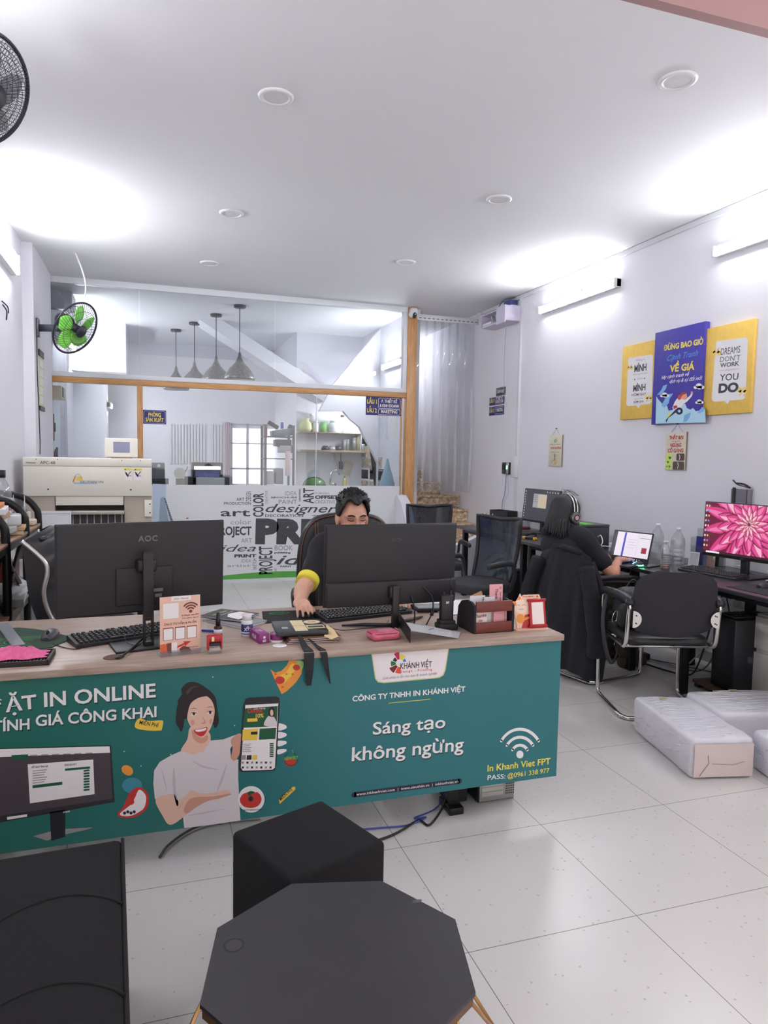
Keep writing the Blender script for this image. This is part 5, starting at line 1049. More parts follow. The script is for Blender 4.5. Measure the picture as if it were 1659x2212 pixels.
# ---------------------------------------------------------------- under the tables
t = thing('desktop_pc', 'large black computer tower on a wooden board beside the white cabinet', 'computer', (3.43, 3.425, .05), math.radians(-5)); mb = MB(mat('pc case', '1C1B22', .35)); mb.bar((0, 0, 0), (.42, .2, .46), .006); mb.build('case', t)
mb = MB(mat('pc side sticker', '4A4A54', .5)); mb.plate([(.1, .19), (.24, .15), (.24, .19), (.1, .23)], FR((0, -.0005, 0), (1, 0, 0), (0, 0, 1)), .0006); mb.build('sticker', t)
mb = MB(mat('pale badge', '8A8C98', .4)); mb.plate(rrect(.014, .022, .002, 2, .3, .06), FR((0, -.0005, 0), (1, 0, 0), (0, 0, 1)), .0006); mb.build('badge', t)
mb = MB(BLK); mb.bar((.02, .03, .46), (.3, .17, .475), .004)
for k in range(8): mb.bar((.04+.03*k, .05, .475), (.055+.03*k, .15, .482))
mb.build('top_vent', t)
mb = MB(wood('worn board', '5A4438', '7A6252', 'X', 5, .7)); mb.at(X2(3.6, 3.58, 0, math.radians(-5))); mb.bar((-.2, -.17, .028), (.27, .15, .048)); mb.use(BLK); mb.bar((-.19, -.16, 0), (.26, -.12, .028)); mb.bar((-.19, .1, 0), (.26, .14, .028)); tag(mb.build('pc_board'), 'low wooden board on black runners under the big tower', 'board')
t = thing('desktop_pc', 'dark computer tower under the far tables behind the dark jacket', 'computer', (3.34, 5.92, 0)); mb = MB(mat('pc case', '1C1B22', .35)); mb.bar((-.2, -.1, 0), (.24, .1, .44), .006); mb.build('case', t); mb = MB(mat('blue led', '3A6CFF', .4, emit=4)); mb.box((-.2025, .0, .25), (.004, .012, .02)); mb.build('power_light', t)
t = thing('cabinet', 'white drawer cabinet cut by the right photo edge', 'cabinet', (3.59, 2.96, 0)); CAB = mat('white laminate', 'DEDBD4', .45); mb = MB(CAB); mb.bar((.0, .0, .0), (.34, .46, .55), .003); mb.build('body', t)
for z0, z1 in ((.03, .31), (.335, .535)): mb = MB(CAB); mb.bar((-.018, .006, z0), (0, .454, z1), .002); d = mb.build('drawer_front', t); mb = MB(BLK); mb.bar((-.02, .18, z1-.002), (0, .3, z1+.018)); mb.build('handle', d)
mb = MB(WHT); mb.box((3.91, 3.88, .62), (.05, .07, .3), .004)
for k in range(3): mb.use(INK); mb.box((3.884, 3.88, .54+.08*k), (.002, .03, .03)); mb.use(WHT)
tag(mb.build('power_strip'), 'white upright power strip on the wall under the nearest table', 'power strip')
mb = MB(WHT); mb.box((3.91, 3.62, .66), (.05, .06, .22), .004); tag(mb.build('power_strip'), 'second white power strip, right of the thick table leg', 'power strip')
mb = MB(BLK); mb.box((3.86, 3.93, .56), (.06, .1, .05), .008); tag(mb.build('power_adapter'), 'black adapter block on the power strip above the big tower', 'adapter')
mb = MB(BLK); mb.box((3.5, 4.4, .025), (.08, .16, .05), .008); tag(mb.build('power_adapter'), 'black adapter block on the floor under the nearest table', 'adapter')
cs = mat('grey cable', '58565A', .5); wc = mat('white cable', 'C8C8CC', .5)
for l, pts, r, m in (('thick black cable looping from the wall strip to the floor', [(3.88, 3.9, .6), (3.8, 3.86, .66), (3.72, 3.88, .5), (3.62, 3.85, .3), (3.56, 3.86, .1), (3.54, 3.92, .01), (3.46, 4.05, .01), (3.4, 4.4, .008)], .006, BLK), ('black cable drooping between tower and wall strip', [(3.87, 3.96, .54), (3.8, 3.86, .4), (3.74, 3.9, .16), (3.68, 3.96, .02), (3.6, 4.1, .008), (3.5, 4.5, .008)], .005, cs), ('white cable rising from the floor to the big tower', [(3.76, 3.74, .33), (3.7, 3.9, .24), (3.66, 4.0, .1), (3.6, 4.1, .012), (3.52, 4.5, .008), (3.5, 4.9, .008)], .005, wc), ('white cable lying flat toward the tower', [(3.46, 4.75, .006), (3.56, 4.2, .006), (3.68, 3.9, .006), (3.74, 3.8, .1), (3.76, 3.75, .24)], .0045, wc), ('thin grey cable along the floor under the laptop', [(3.4, 4.55, .006), (3.6, 4.25, .006), (3.76, 3.95, .006), (3.82, 3.8, .008)], .004, cs)):
    cable('power_cable', l, pts, r, m, 8)
# ---------------------------------------------------------------- wrapped bales
WRAP = mat('white wrapped paper', 'DAD9E0', .5, noise=(8, .05), bump=(9, .35, .03)); PINKP = mat('pinkish kraft end', 'D9C8C4', .6, bump=(6, .3, .03)); FILM = mat('stretch film fold', 'ECECF2', .12, spec=.8)
def bale(label, loc, rz, sx, sy, sz, seed):
    t = thing('paper_bale', label, 'bale', loc, rz, 'film wrapped paper bales'); rnd = random.Random(seed)
    def shell(off, m, name, amp):
        b = bmesh.new(); bmesh.ops.create_cube(b, size=1)
        for v in b.verts: v.co = Vector((v.co.x*(sx+off), v.co.y*(sy+off), v.co.z*(sz+off)+(sz+off)/2))
        bmesh.ops.bevel(b, geom=b.edges[:], offset=.022, segments=3, profile=.5, affect='EDGES'); bmesh.ops.subdivide_edges(b, edges=[e for e in b.edges if e.calc_length() > .08], cuts=8, use_grid_fill=True)
        for v in b.verts:
            p = v.co*9; n = math.sin(p.x*1.7+seed)*math.sin(p.y*2.1+seed*2)*math.sin(p.z*2.6+1)+.5*math.sin(p.x*4.3+p.y*3.7+seed)
            k = 0 if v.co.z < .012 else 1
            v.co += Vector((v.co.x/sx, v.co.y/sy, (v.co.z-sz/2)/sz*k))*n*amp
            if v.co.z < 0: v.co.z = 0
        b.verts.index_update(); mb = MB(m); mb.add([v.co.copy() for v in b.verts], [[v.index for v in f.verts] for f in b.faces], True); b.free()
        if name == 'wrapped_paper' and seed == 3:
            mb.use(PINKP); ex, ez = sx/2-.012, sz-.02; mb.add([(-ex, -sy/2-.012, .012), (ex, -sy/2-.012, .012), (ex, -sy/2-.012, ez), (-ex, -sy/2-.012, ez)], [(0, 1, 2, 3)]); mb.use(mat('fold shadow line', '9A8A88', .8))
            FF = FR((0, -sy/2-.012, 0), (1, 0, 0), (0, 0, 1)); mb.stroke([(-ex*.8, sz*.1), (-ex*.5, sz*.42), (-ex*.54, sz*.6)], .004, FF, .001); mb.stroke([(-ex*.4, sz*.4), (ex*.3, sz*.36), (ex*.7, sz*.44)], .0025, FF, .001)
        return mb.build(name, t)
    shell(0, WRAP, 'wrapped_paper', .006)
    mb = MB(FILM)
    for k in range(26):
        y = -sy/2+.02+(sy-.05)*k/25; w = .5+.5*rnd.random(); x0 = -sx/2+.01+sx*.3*rnd.random(); x1 = x0+sx*.6*w; mb.tube([(x0, y, sz+.0045), ((x0+x1)/2, y+.012*rnd.uniform(-1, 1), sz+.008), (min(sx/2-.01, x1), y+.02*rnd.uniform(-1, 1), sz+.0045)], .0016, 4)
        z = .03+(sz-.06)*rnd.random(); mb.tube([(-sx/2-.006, y, z), (-sx/2-.008, min(sy/2, y+.05), z-.03*rnd.random())], .0016, 4)
    mb.build('film_folds', t)
    mb = MB(mat('faded sticker', 'B8BC8C', .6)); mb.plate([(-.02, 0), (.03, .01), (.035, .03), (-.01, .035)], TR(-sx*.1, sy*.36, sz+.009)); mb.build('sticker', t); return t
bale('film wrapped paper bale with a pinkish end, nearest the camera', (2.607, 2.865, 0), math.radians(-12.5), .315, .6, .19, 3)
bale('film wrapped bale lying crosswise behind the front one, at the foot of the white cabinet', (3.12, 2.93, 0), math.radians(-12.5), .64, .36, .2, 5)
bale('film wrapped bale cut by the right photo edge', (2.87, 2.33, 0), math.radians(-12.5), .315, .56, .19, 8)
# ================================================================= RIGHT WALL DECOR
F, uv = plane_x(XR-.025)
def canvas(label, corners, base_m, draw, th=.025, x=XR):
    """corners: y0 (photo left, deeper) y1, z0, z1 on the wall"""
    y0, y1, z0, z1 = corners; mb = MB(base_m); mb.bar((x-th, y1, z0), (x-.001, y0, z1), .002); draw(mb); return tag(mb.build('wall_canvas'), label, 'canvas print')
CW = mat('canvas yellow', 'EAC25C', .6, noise=(25, .05)); bub = mat('bubble white', 'E9E7EA', .6); dk = mat('slate ink', '3F4148', .6); qy = mat('quote yellow', 'F0D27E', .6)
def C4(p): return (1335+p[0]*.19530, 680+p[1]*.19530)
W4 = lambda pts: [C4(p) for p in pts]
def bubble(mb, pts, tail):
    mb.use(bub); poly(mb, W4(pts), F, uv, .0006); poly(mb, W4(tail), F, uv, .0006)
def quote(mb, x, y, s, flip=1):
    mb.use(qy)
    for dx in (0, s*.62): poly(mb, W4([(x+dx+s*.3*math.cos(a*PI/6), y+s*.4*math.sin(a*PI/6)) for a in range(12)]), F, uv, .001); poly(mb, W4(sm([(x+dx-flip*s*.28, y), (x+dx-flip*s*.3, y-flip*s*.5), (x+dx+flip*s*.1, y-flip*s*.95), (x+dx-flip*s*.05, y-flip*s*.45), (x+dx+flip*s*.1, y-flip*s*.2)])), F, uv, .001)
def d1(mb):
    bubble(mb, [(130, 475), (370, 440), (388, 460), (372, 960), (352, 985), (115, 1012), (92, 995), (112, 490)], [(200, 1000), (250, 996), (225, 1036)])
    quote(mb, 122, 590, 50); quote(mb, 318, 910, 60, -1); mb.use(pg)
    for s, a, b, h in (('không so', (200, 513), (302, 498), 20), ('thua người khác', (168, 668), (326, 650), 17), ('chỉ so', (212, 716), (272, 708), 18), ('mong bằng', (180, 938), (278, 926), 16)): tf(mb, s, F, uv, C4(a), C4(b), h*.195, .001)
    mb.use(dk)
    for s, a, b, h, bo in (('MÌNH', (180, 634), (314, 614), 78, .03), ('MÌNH', (168, 850), (304, 832), 72, .03), ('HÔM NAY', (152, 902), (310, 890), 32, .004), ('HÔM QUA', (170, 976), (285, 968), 24, .01)): tf(mb, s, F, uv, C4(a), C4(b), h*.195, .001, bo)
    poly(mb, W4([(180, 706), (180, 728), (196, 716)]), F, uv, .001); poly(mb, W4([(300, 694), (300, 714), (286, 705)]), F, uv, .001)
canvas('left yellow canvas with a white quote bubble', (5.33, 4.89, 1.842, 2.475), CW, d1)
def d3(mb):
    bubble(mb, [(1085, 305), (1100, 292), (1400, 250), (1425, 258), (1438, 285), (1412, 900), (1400, 925), (1370, 938), (1075, 962), (1045, 950), (1036, 925)], [(1175, 952), (1240, 946), (1210, 990)])
    quote(mb, 1072, 425, 75); quote(mb, 1345, 830, 80, -1); mb.use(dk)
    for s, a, b, h, bo in (('DREAMS', (1136, 446), (1350, 418), 78, .0), ("DON'T", (1128, 522), (1350, 500), 58, -.006), ('WORK', (1130, 584), (1340, 558), 48, .02), ('YOU', (1124, 732), (1330, 716), 76, .01), ('DO', (1110, 862), (1330, 846), 100, .05)): tf(mb, s, F, uv, C4(a), C4(b), h*.195, .001, bo)
    mb.use(pg); tf(mb, '••••UNLESS••••', F, uv, C4((1124, 628)), C4((1340, 606)), 3.6, .001)
canvas('right yellow canvas reading dreams don\'t work unless you do', (4.345, 3.9, 1.83, 2.468), CW, d3)
F, uv = plane_x(XR-.045)
def d2(mb):
    lb = mat('canvas sky', 'B4DCF0', .6); lb2 = mat('canvas sky mid', '7FB4E4', .6)
    mb.use(lb); poly(mb, W4([(415, 1205), (424, 900), (450, 940), (490, 985), (540, 1000), (560, 1060), (600, 1055), (640, 1000), (700, 985), (745, 985), (760, 1030), (800, 1050), (830, 1030), (860, 1065), (905, 1060), (930, 1020), (965, 1050), (970, 1190)]), F, uv, .0004)
    mb.use(lb2)
    for pts in ([(430, 890), (480, 830), (500, 785), (545, 770), (530, 820), (480, 880)], [(480, 1000), (520, 930), (540, 880), (612, 870), (570, 930), (560, 980), (510, 1030)], [(720, 1190), (735, 1110), (810, 1075), (790, 1140), (760, 1180)], [(880, 1080), (915, 1040), (955, 1020), (945, 1070), (900, 1090)]): poly(mb, W4(pts), F, uv, .0006)
    mb.use(bub)
    for cx, cy, s in ((895, 790, 60), (900, 960, 46), (515, 885, 50)):
        for dx, dy, r in ((-.6, .3, .4), (0, -.1, .6), (.6, .25, .45), (.1, .35, .45)): poly(mb, W4([(cx+dx*s+r*s*math.cos(a*PI/8), cy+dy*s*.8+r*s*.75*math.sin(a*PI/8)) for a in range(16)]), F, uv, .0008)
    mb.use(YEL); tf(mb, 'ĐỪNG BAO GIỜ', F, uv, C4((505, 398)), C4((942, 322)), 12, .001, .04); tf(mb, 'VỀ GIÁ', F, uv, C4((572, 632)), C4((845, 604)), 14.5, .001, .04)
    mb.use(mat('sky script', '5AA8F0', .6)); tf(mb, 'Cạnh Tranh', F, uv, C4((545, 512)), C4((885, 450)), 13, .001, .0, .45)
    mb.use(pw); tf(mb, 'hãy cạnh tranh về', F, uv, C4((480, 712)), C4((790, 672)), 8, .001, .01, .4); tf(mb, 'dịch vụ & sự đổi mới', F, uv, C4((570, 756)), C4((932, 716)), 8, .001, .01, .4)
    mb.use(bub); poly(mb, W4([(655, 925), (700, 900), (745, 940), (800, 890), (812, 855), (830, 870), (815, 905), (765, 960), (720, 990), (690, 1040), (620, 1045), (600, 1030), (630, 960)]), F, uv, .001)
    mb.use(mat('cartoon skin', 'E8A088', .6)); poly(mb, W4([(690, 880), (760, 868), (768, 915), (740, 940), (700, 930)]), F, uv, .0012); poly(mb, W4([(805, 850), (825, 845), (832, 865), (815, 880)]), F, uv, .0012)
    mb.use(mat('cartoon hair', '9A4438', .6)); poly(mb, W4([(688, 885), (705, 855), (740, 848), (768, 870), (720, 885), (700, 910)]), F, uv, .0014); mb.use(RED); poly(mb, W4([(665, 890), (695, 885), (700, 930), (675, 945), (660, 925)]), F, uv, .0013); poly(mb, W4([(610, 1010), (650, 1000), (660, 1025), (620, 1045)]), F, uv, .0012)
    mb.use(mat('cartoon navy', '24264A', .6)); poly(mb, W4([(690, 1025), (640, 1080), (560, 1140), (535, 1195), (528, 1165), (590, 1100), (640, 1045)]), F, uv, .0012); poly(mb, W4(arcband(16, 40, 0, 359, 14, 678, 1065)), F, uv, .0011); mb.use(YEL); poly(mb, W4([(545, 1130), (575, 1080), (595, 1090), (560, 1145)]), F, uv, .0011)
canvas('tall blue canvas with a leaping cartoon figure, between the yellow canvases', (4.888, 4.34, 1.783, 2.522), mat('canvas indigo', '4038A0', .6, noise=(20, .04)), d2, .045)
def hang_sign(label, y0, y1, z0, z1, nail, draw):
    t = thing('hanging_sign', label, 'sign', (XR-.001, (y0+y1)/2, z0)); mb = MB(mat('pale plywood', 'D8D0BE', .6, noise=(12, .06))); dy = (y0-y1)/2; mb.bar((-.013, -dy, 0), (-.004, dy, z1-z0), .001); mb.use(mat('plywood edge', '8A7C68', .7)); mb.bar((-.0128, -dy-.002, 0), (-.004, -dy, z1-z0)); draw(mb, FR((-.0132, 0, 0), (0, -1, 0), (0, 0, 1)), dy*2, z1-z0); mb.build('board', t)
    mb = MB(mat('twine', '8A8478', .9)); mb.tube([(-.008, dy*.6, z1-z0-.005), (-.006, 0, nail), (-.008, -dy*.6, z1-z0-.005)], .0015, 5); mb.build('string', t); mb = MB(mat('nail grey', '6A6A6A', .4, .5)); mb.cyl((-.014, 0, nail), .006, .014, 10, RY(PI/2)); mb.build('nail', t)
gl = mat('sign green', '4AA84A', .6); lime = mat('sign lime', 'CFE07A', .6); brn = mat('sign brown', '5A4A44', .6)
def s1(mb, FF, w, h):
    mb.use(gl); mb.text('SỐI', .04, FF, 0, h-.075, .0006, 'C', .03); mb.use(RED); mb.text('HƠN KHÔNG', .034, FF, .015, h-.145, .0006, 'C', .03, width=w*.78); mb.use(dk); mb.text('đừng cố vượt lên', .014, FF, 0, h-.1, .0006, width=w*.75); mb.text('không ai hơn mình', .014, FF, 0, h-.178, .0006, width=w*.65)
    mb.use(dk); mb.stroke([(-.01, .115), (-.005, .085), (-.02, .06)], .01, FF, .0006); mb.stroke([(-.005, .1), (.02, .108)], .005, FF, .0006); mb.plate(disc(.007, 10, -.006, .122), FF, .0006); mb.use(mat('bulb yellow', 'D8C26A', .6)); mb.plate(disc(.024, 16, .012, .05, .034), FF, .0005); mb.use(dk); mb.stroke([(-.075, .052), (-.05, .036), (-.035, .052), (-.055, .066), (-.075, .052)], .003, FF, .0006)
hang_sign('small plywood sign with green and red words, hanging alone on the wall', 6.505, 6.258, 1.418, 1.738, .385, s1)
def s2(mb, FF, w, h):
    mb.use(RED); mb.text('THẤT BẠI', .036, FF, 0, h-.055, .0006, 'C', .035, width=w*.7); mb.text('NGỪNG', .04, FF, 0, h-.115, .0006, 'C', .035, width=w*.55); mb.text('CỐ GẮNG', .04, FF, 0, h-.158, .0006, 'C', .035, width=w*.78); mb.use(dk); mb.text('chỉ khi bạn', .014, FF, 0, h-.075, .0006, width=w*.4)
    mb.use(lime); mb.plate(rrect(w*.33, h*.43, .01, 3, -w*.32, h*.23), FF, .0005); mb.use(brn); mb.plate(rrect(w*.4, h*.19, .012, 3, w*.26, h*.345), FF, .0005); mb.plate(rrect(w*.56, h*.22, .012, 3, w*.18, h*.12), FF, .0005); mb.use(gl)
    for dx, dy, s in ((-.06, .1, 1.2), (-.08, .065, 1), (-.06, .03, 1), (-.09, .03, .7)):
        for q in (-1, 1): mb.plate(disc(.007*s, 10, dx+q*.006*s, dy), FF, .0008)
        mb.plate([(dx-.012*s, dy-.002), (dx+.012*s, dy-.002), (dx, dy-.016*s)], FF, .0008)
    mb.use(bub); mb.stroke([(w*.2, h*.4), (w*.24, h*.35), (w*.22, h*.29)], .007, FF, .0008); mb.stroke([(w*.14, h*.2), (w*.18, h*.13), (w*.14, h*.05)], .007, FF, .0008)
hang_sign('plywood sign with red words and small pictures under the blue canvas', 4.737, 4.512, 1.417, 1.716, .365, s2)
def wall_sign(name, label, y0, y1, z0, z1, base, draw, x=XR):
    mb = MB(base); mb.bar((x-.006, y1, z0), (x-.0005, y0, z1), .001); draw(mb, FR((x-.0062, (y0+y1)/2, z0), (0, -1, 0), (0, 0, 1)), y0-y1, z1-z0); tag(mb.build(name), label, 'sign')
def frame_s(mb, FF, x0, y0, x1, y1, m=pw, t_=.003, r=.008): mb.use(m); mb.stroke([(x, y) for x, y in rrect(x1-x0, y1-y0, r, 4, (x0+x1)/2, (y0+y1)/2)], t_, FF, .0005, True)
def ws1(mb, FF, w, h): mb.use(pw); mb.text('STAFF ONLY', .05, FF, 0, .03, .0006, 'C', .02, width=w*.85)
def ws2(mb, FF, w, h):
    mb.use(YEL); mb.text('LẦU 1', .06, FF, -w*.3, h*.35, .0006, 'C', .02, width=w*.32); frame_s(mb, FF, -w*.08, h*.08, w*.47, h*.92); mb.use(pw); mb.text('P. THIẾT KẾ', .05, FF, w*.2, h*.55, .0006, 'C', .02, width=w*.42); mb.text('& KINH DOANH', .05, FF, w*.2, h*.2, .0006, 'C', .02, width=w*.48)
def ws3(mb, FF, w, h): mb.use(YEL); mb.text('LẦU 2', .06, FF, -w*.3, h*.35, .0006, 'C', .02, width=w*.32); frame_s(mb, FF, -w*.08, h*.12, w*.47, h*.88); mb.use(pw); mb.text('P. MAKETING', .06, FF, w*.2, h*.35, .0006, 'C', .02, width=w*.45)
wall_sign('direction_sign', 'small dark sign above the two blue floor signs by the stairs', 7.75, 7.52, 2.235, 2.33, mat('sign slate', '3A3C46', .5), ws1)
wall_sign('direction_sign', 'upper blue wall sign marked LẦU 1, right of the strip curtain', 7.92, 7.54, 2.13, 2.225, BLUEP, ws2); wall_sign('direction_sign', 'lower blue wall sign marked LẦU 2, right of the strip curtain', 7.92, 7.54, 2.01, 2.115, BLUEP, ws3)
# router shelf
t = thing('router_shelf', 'pale lilac wall shelf high in the right corner', 'shelf', (XR, 7.5, 3.0)); LIL = mat('lilac board', 'D2CCE0', .5); mb = MB(LIL)
mb.bar((-.2, -.3, .02), (0, .3, .035)); mb.bar((-.2, -.3, .16), (0, .3, .172)); mb.bar((-.2, -.31, .02), (0, -.3, .185)); mb.bar((-.2, .3, .02), (0, .31, .172)); mb.build('shelf_box', t); mb = MB(LIL); mb.bar((-.21, -.31, .0), (-.2, -.1, .19)); mb.build('front_board', t)
t2 = thing('wifi_router', 'white router with an antenna inside the lilac shelf', 'router', (XR-.13, 7.68, 3.036)); mb = MB(WHT); mb.box((0, 0, .02), (.13, .22, .035), .01); mb.build('body', t2)
for k in range(2): mb = MB(WHT); mb.tube([(.05, -.08+.13*k, .03), (.0, -.1+.1*k, .115)], .008, 8); mb.build('antenna', t2)
mb = MB(mat('junction blue', '4A5290', .5)); mb.box((XR-.06, 7.36, 3.24), (.08, .16, .06), .004); mb.use(WHT); mb.box((XR-.05, 7.36, 3.195), (.1, .2, .03), .004); tag(mb.build('junction_box'), 'small blue and white junction box above the router shelf', 'box')
for k, (l, pts) in enumerate((('white cable looping from the ceiling to the router shelf', [(XR-.02, 8.2, 3.29), (XR-.06, 7.95, 3.22), (XR-.1, 7.7, 3.19), (XR-.08, 7.4, 3.2)]), ('grey cable bundle above the junction box', [(XR-.04, 7.3, 3.3), (XR-.1, 7.42, 3.29), (XR-.12, 7.5, 3.24), (XR-.1, 7.52, 3.19)]))): cable('router_cable', l, pts, .005, cs if k else wc)
cable('wall_cable', 'thin pale cable hanging down the wall from the router shelf', [(XR-.006, 7.55, 3.0), (XR-.006, 7.57, 2.6), (XR-.006, 7.54, 2.25), (XR-.006, 7.46, 2.1)], .003, wc)
t = thing('fingerprint_reader', 'black and silver fingerprint clock with a green light on the right wall', 'time clock', (XR, 7.4, 1.31)); mb = MB(BLK); mb.at(RZ(-.12)); mb.box((-.02, .0, .07), (.03, .24, .135), .008); mb.build('body', t)
mb = MB(mat('satin silver', 'D4D2D0', .25, .7)); mb.at(RZ(-.12)); mb.box((-.036, -.06, .07), (.008, .07, .13), .006); mb.build('silver_panel', t); mb = MB(mat('green light', '30E060', .4, emit=5)); mb.at(RZ(-.12)); mb.box((-.041, -.06, .08), (.004, .03, .04), .003); mb.build('sensor', t)
mb = MB(mat('panel glass', '17181C', .2)); mb.at(RZ(-.12)); mb.box((-.0355, .055, .085), (.002, .08, .06)); mb.use(GREYP)
for i in range(3):
    for k in range(4): mb.box((-.036, .085-.025*i, .045-.011*k), (.002, .017, .007))
mb.build('keypad', t)
cable('wall_cable', 'thin blue cable under the fingerprint clock', [(XR-.012, 7.42, 1.31), (XR-.012, 7.44, 1.1), (XR-.012, 7.5, .95), (XR-.012, 7.48, .78)], .003, mat('blue cable', '4A55B0', .5)); cable('wall_cable', 'thin pale cable beside the blue cable under the clock', [(XR-.012, 7.38, 1.31), (XR-.012, 7.36, 1.1), (XR-.012, 7.44, .98), (XR-.012, 7.42, .78)], .0025, wc)
# small holder on the wall above the flower monitor
t = thing('wall_pocket', 'small clear wall pocket with a pink card and black strap, above the flower monitor', 'pocket', (XR, 3.93, 1.19)); mb = MB(glassy('grey pocket', 'B8B4BC', .1, .35)); mb.bar((-.05, -.07, 0), (-.046, .07, .11)); mb.bar((-.05, -.07, 0), (0, -.066, .11)); mb.bar((-.05, .066, 0), (0, .07, .11)); mb.bar((-.05, -.07, 0), (0, .07, .004)); mb.build('pocket', t)
mb = MB(mat('dusty pink card', 'B07080', .5)); mb.bar((-.04, -.06, .006), (-.036, .03, .11)); mb.build('card', t); mb = MB(BLK); mb.tube(cr([(-.03, .08, .17), (-.045, .02, .14), (-.045, -.04, .13), (-.03, -.075, .12), (-.04, -.03, .145), (-.045, .04, .15)], 4), .007, 6, flat=.5); mb.bar((-.055, .03, .0), (-.05, .055, .12)); mb.build('strap', t)
# ================================================================= PEOPLE
SKIN = mat('skin', 'D9A58C', .55, noise=(30, .06)); SKIN2 = mat('skin warm', 'D2997E', .55, noise=(30, .06)); HAIRM = mat('black hair', '17171B', .5, noise=(60, .3), bump=(140, .6, .006))
def limb(mb, pts, rad, n=5, seg=14):
    P = cr([Vector(p) for p in pts], n); R = [v.x for v in cr([(r, 0, 0) for r in rad], n)]
    mb.tube(P, [max(.003, r) for r in R], seg); mb.ball(P[0], rad[0], 12); mb.ball(P[-1], rad[-1], 12)
def loft(mb, secs, fwd, n=20):
    """secs: (centre, half width, half depth); fwd: horizontal facing"""
    f = Vector(fwd).normalized(); s = Vector((f.y, -f.x, 0)); G = []
    C_ = cr([q[0] for q in secs], 4); A = cr([(q[1], q[2], 0) for q in secs], 4)
    for c, a in zip(C_, A):
        G.append([c+s*a.x*math.copysign(abs(math.cos(t))**.85, math.cos(t))+f*a.y*math.copysign(abs(math.sin(t))**.85, math.sin(t)) for t in [2*PI*k/n for k in range(n)]])
    mb.surf(G, True, None, True); m = len(G[0]); mb.add(G[0], [tuple(range(m))]); mb.add(G[-1], [tuple(range(m))])
def fuse(mb, name, parent, voxel=.006, smooth=4, label=None):
    """melt overlapping volumes into one continuous skin"""
    bmesh.ops.remove_doubles(mb.bm, verts=mb.bm.verts[:], dist=1e-5)
    o = mb.build('tmp'); m = o.data.materials[0]
    r = o.modifiers.new('r', 'REMESH'); r.mode = 'VOXEL'; r.voxel_size = voxel; r.use_smooth_shade = True
    s = o.modifiers.new('s', 'SMOOTH'); s.factor = .5; s.iterations = smooth
    dg = bpy.context.evaluated_depsgraph_get(); dg.update(); me = bpy.data.meshes.new_from_object(o.evaluated_get(dg)); bpy.data.objects.remove(o)
    me.name = name; me.materials.clear(); me.materials.append(m)
    for p in me.polygons: p.use_smooth = True
    b = bpy.data.objects.new(name, me); COL.objects.link(b); b.parent = parent
    if label: b['label'] = label
    return b
def head(mb, c, f, tilt=0.):
    """c: centre of the skull; f: facing"""
    f = Vector(f).normalized(); s = Vector((f.y, -f.x, 0)); X = Matrix(((s.x, f.x, 0, c[0]), (s.y, f.y, 0, c[1]), (0, 0, 1, c[2]), (0, 0, 0, 1))) @ RX(-tilt)
    old = mb.X; mb.X = old @ X
    mb.ball((0, -.01, .025), (.077, .095, .09), 20); mb.ball((0, .015, -.03), (.064, .074, .075), 18); mb.ball((0, .035, -.075), (.042, .046, .034), 14)
    mb.ball((0, .094, -.02), (.013, .02, .022), 10); mb.ball((0, .088, .004), (.008, .014, .03), 10)
    for q in (-1, 1): mb.ball((q*.032, .07, .028), (.026, .018, .012), 10); mb.ball((q*.036, .064, -.03), (.024, .02, .02), 10); mb.ball((q*.079, -.005, -.008), (.009, .02, .034), 10); mb.ball((q*.084, -.014, .004), (.006, .016, .022), 8)
    mb.ball((0, .082, -.055), (.024, .012, .008), 10)
    mb.X = old; return X
def hair_cap(name, parent, X, low, thick, r=(.079, .098, .095), cz=.025, seg=48, rows=14, spike=.004, seed=1, ext=None):
    """cap over the skull, down to elevation low(azimuth), azimuth 0 = face"""
    rnd = random.Random(seed); G = []; G2 = []
    ph = [rnd.uniform(0, 6) for _ in range(4)]
    for i in range(rows+1):
        row = []
        for k in range(seg):
            az = 2*PI*k/seg-PI; lo = low(az); el = PI/2-(PI/2-lo)*i/rows
            j = 1+spike/.08*(math.sin(az*23+ph[0]+i*.6)+.7*math.sin(az*37+ph[1]-i*.9)+.5*rnd.uniform(-1, 1))*(min(1, i/3))
            t = thick(az, el)*j
            d = Vector((math.sin(az)*math.cos(el), math.cos(az)*math.cos(el), math.sin(el)))
            p = Vector((d.x*(r[0]+t), d.y*(r[1]+t)-.01, d.z*(r[2]+t)+cz))
            if ext: p = ext(p, az, i/rows, rnd)
            row.append(p)
        G.append(row)
    G2 = [[Vector((p.x*.9, p.y*.9, p.z*.95-.003)) for p in row] for row in G[::-1]]
    mb = MB(HAIRM); mb.surf(G+G2, True, X, True); return mb.build(name, parent)
def finger(mb, pts, r=.0078, n=4): limb(mb, pts, [r*1.12, r*1.05, r, r*.82][:len(pts)], n, 10)
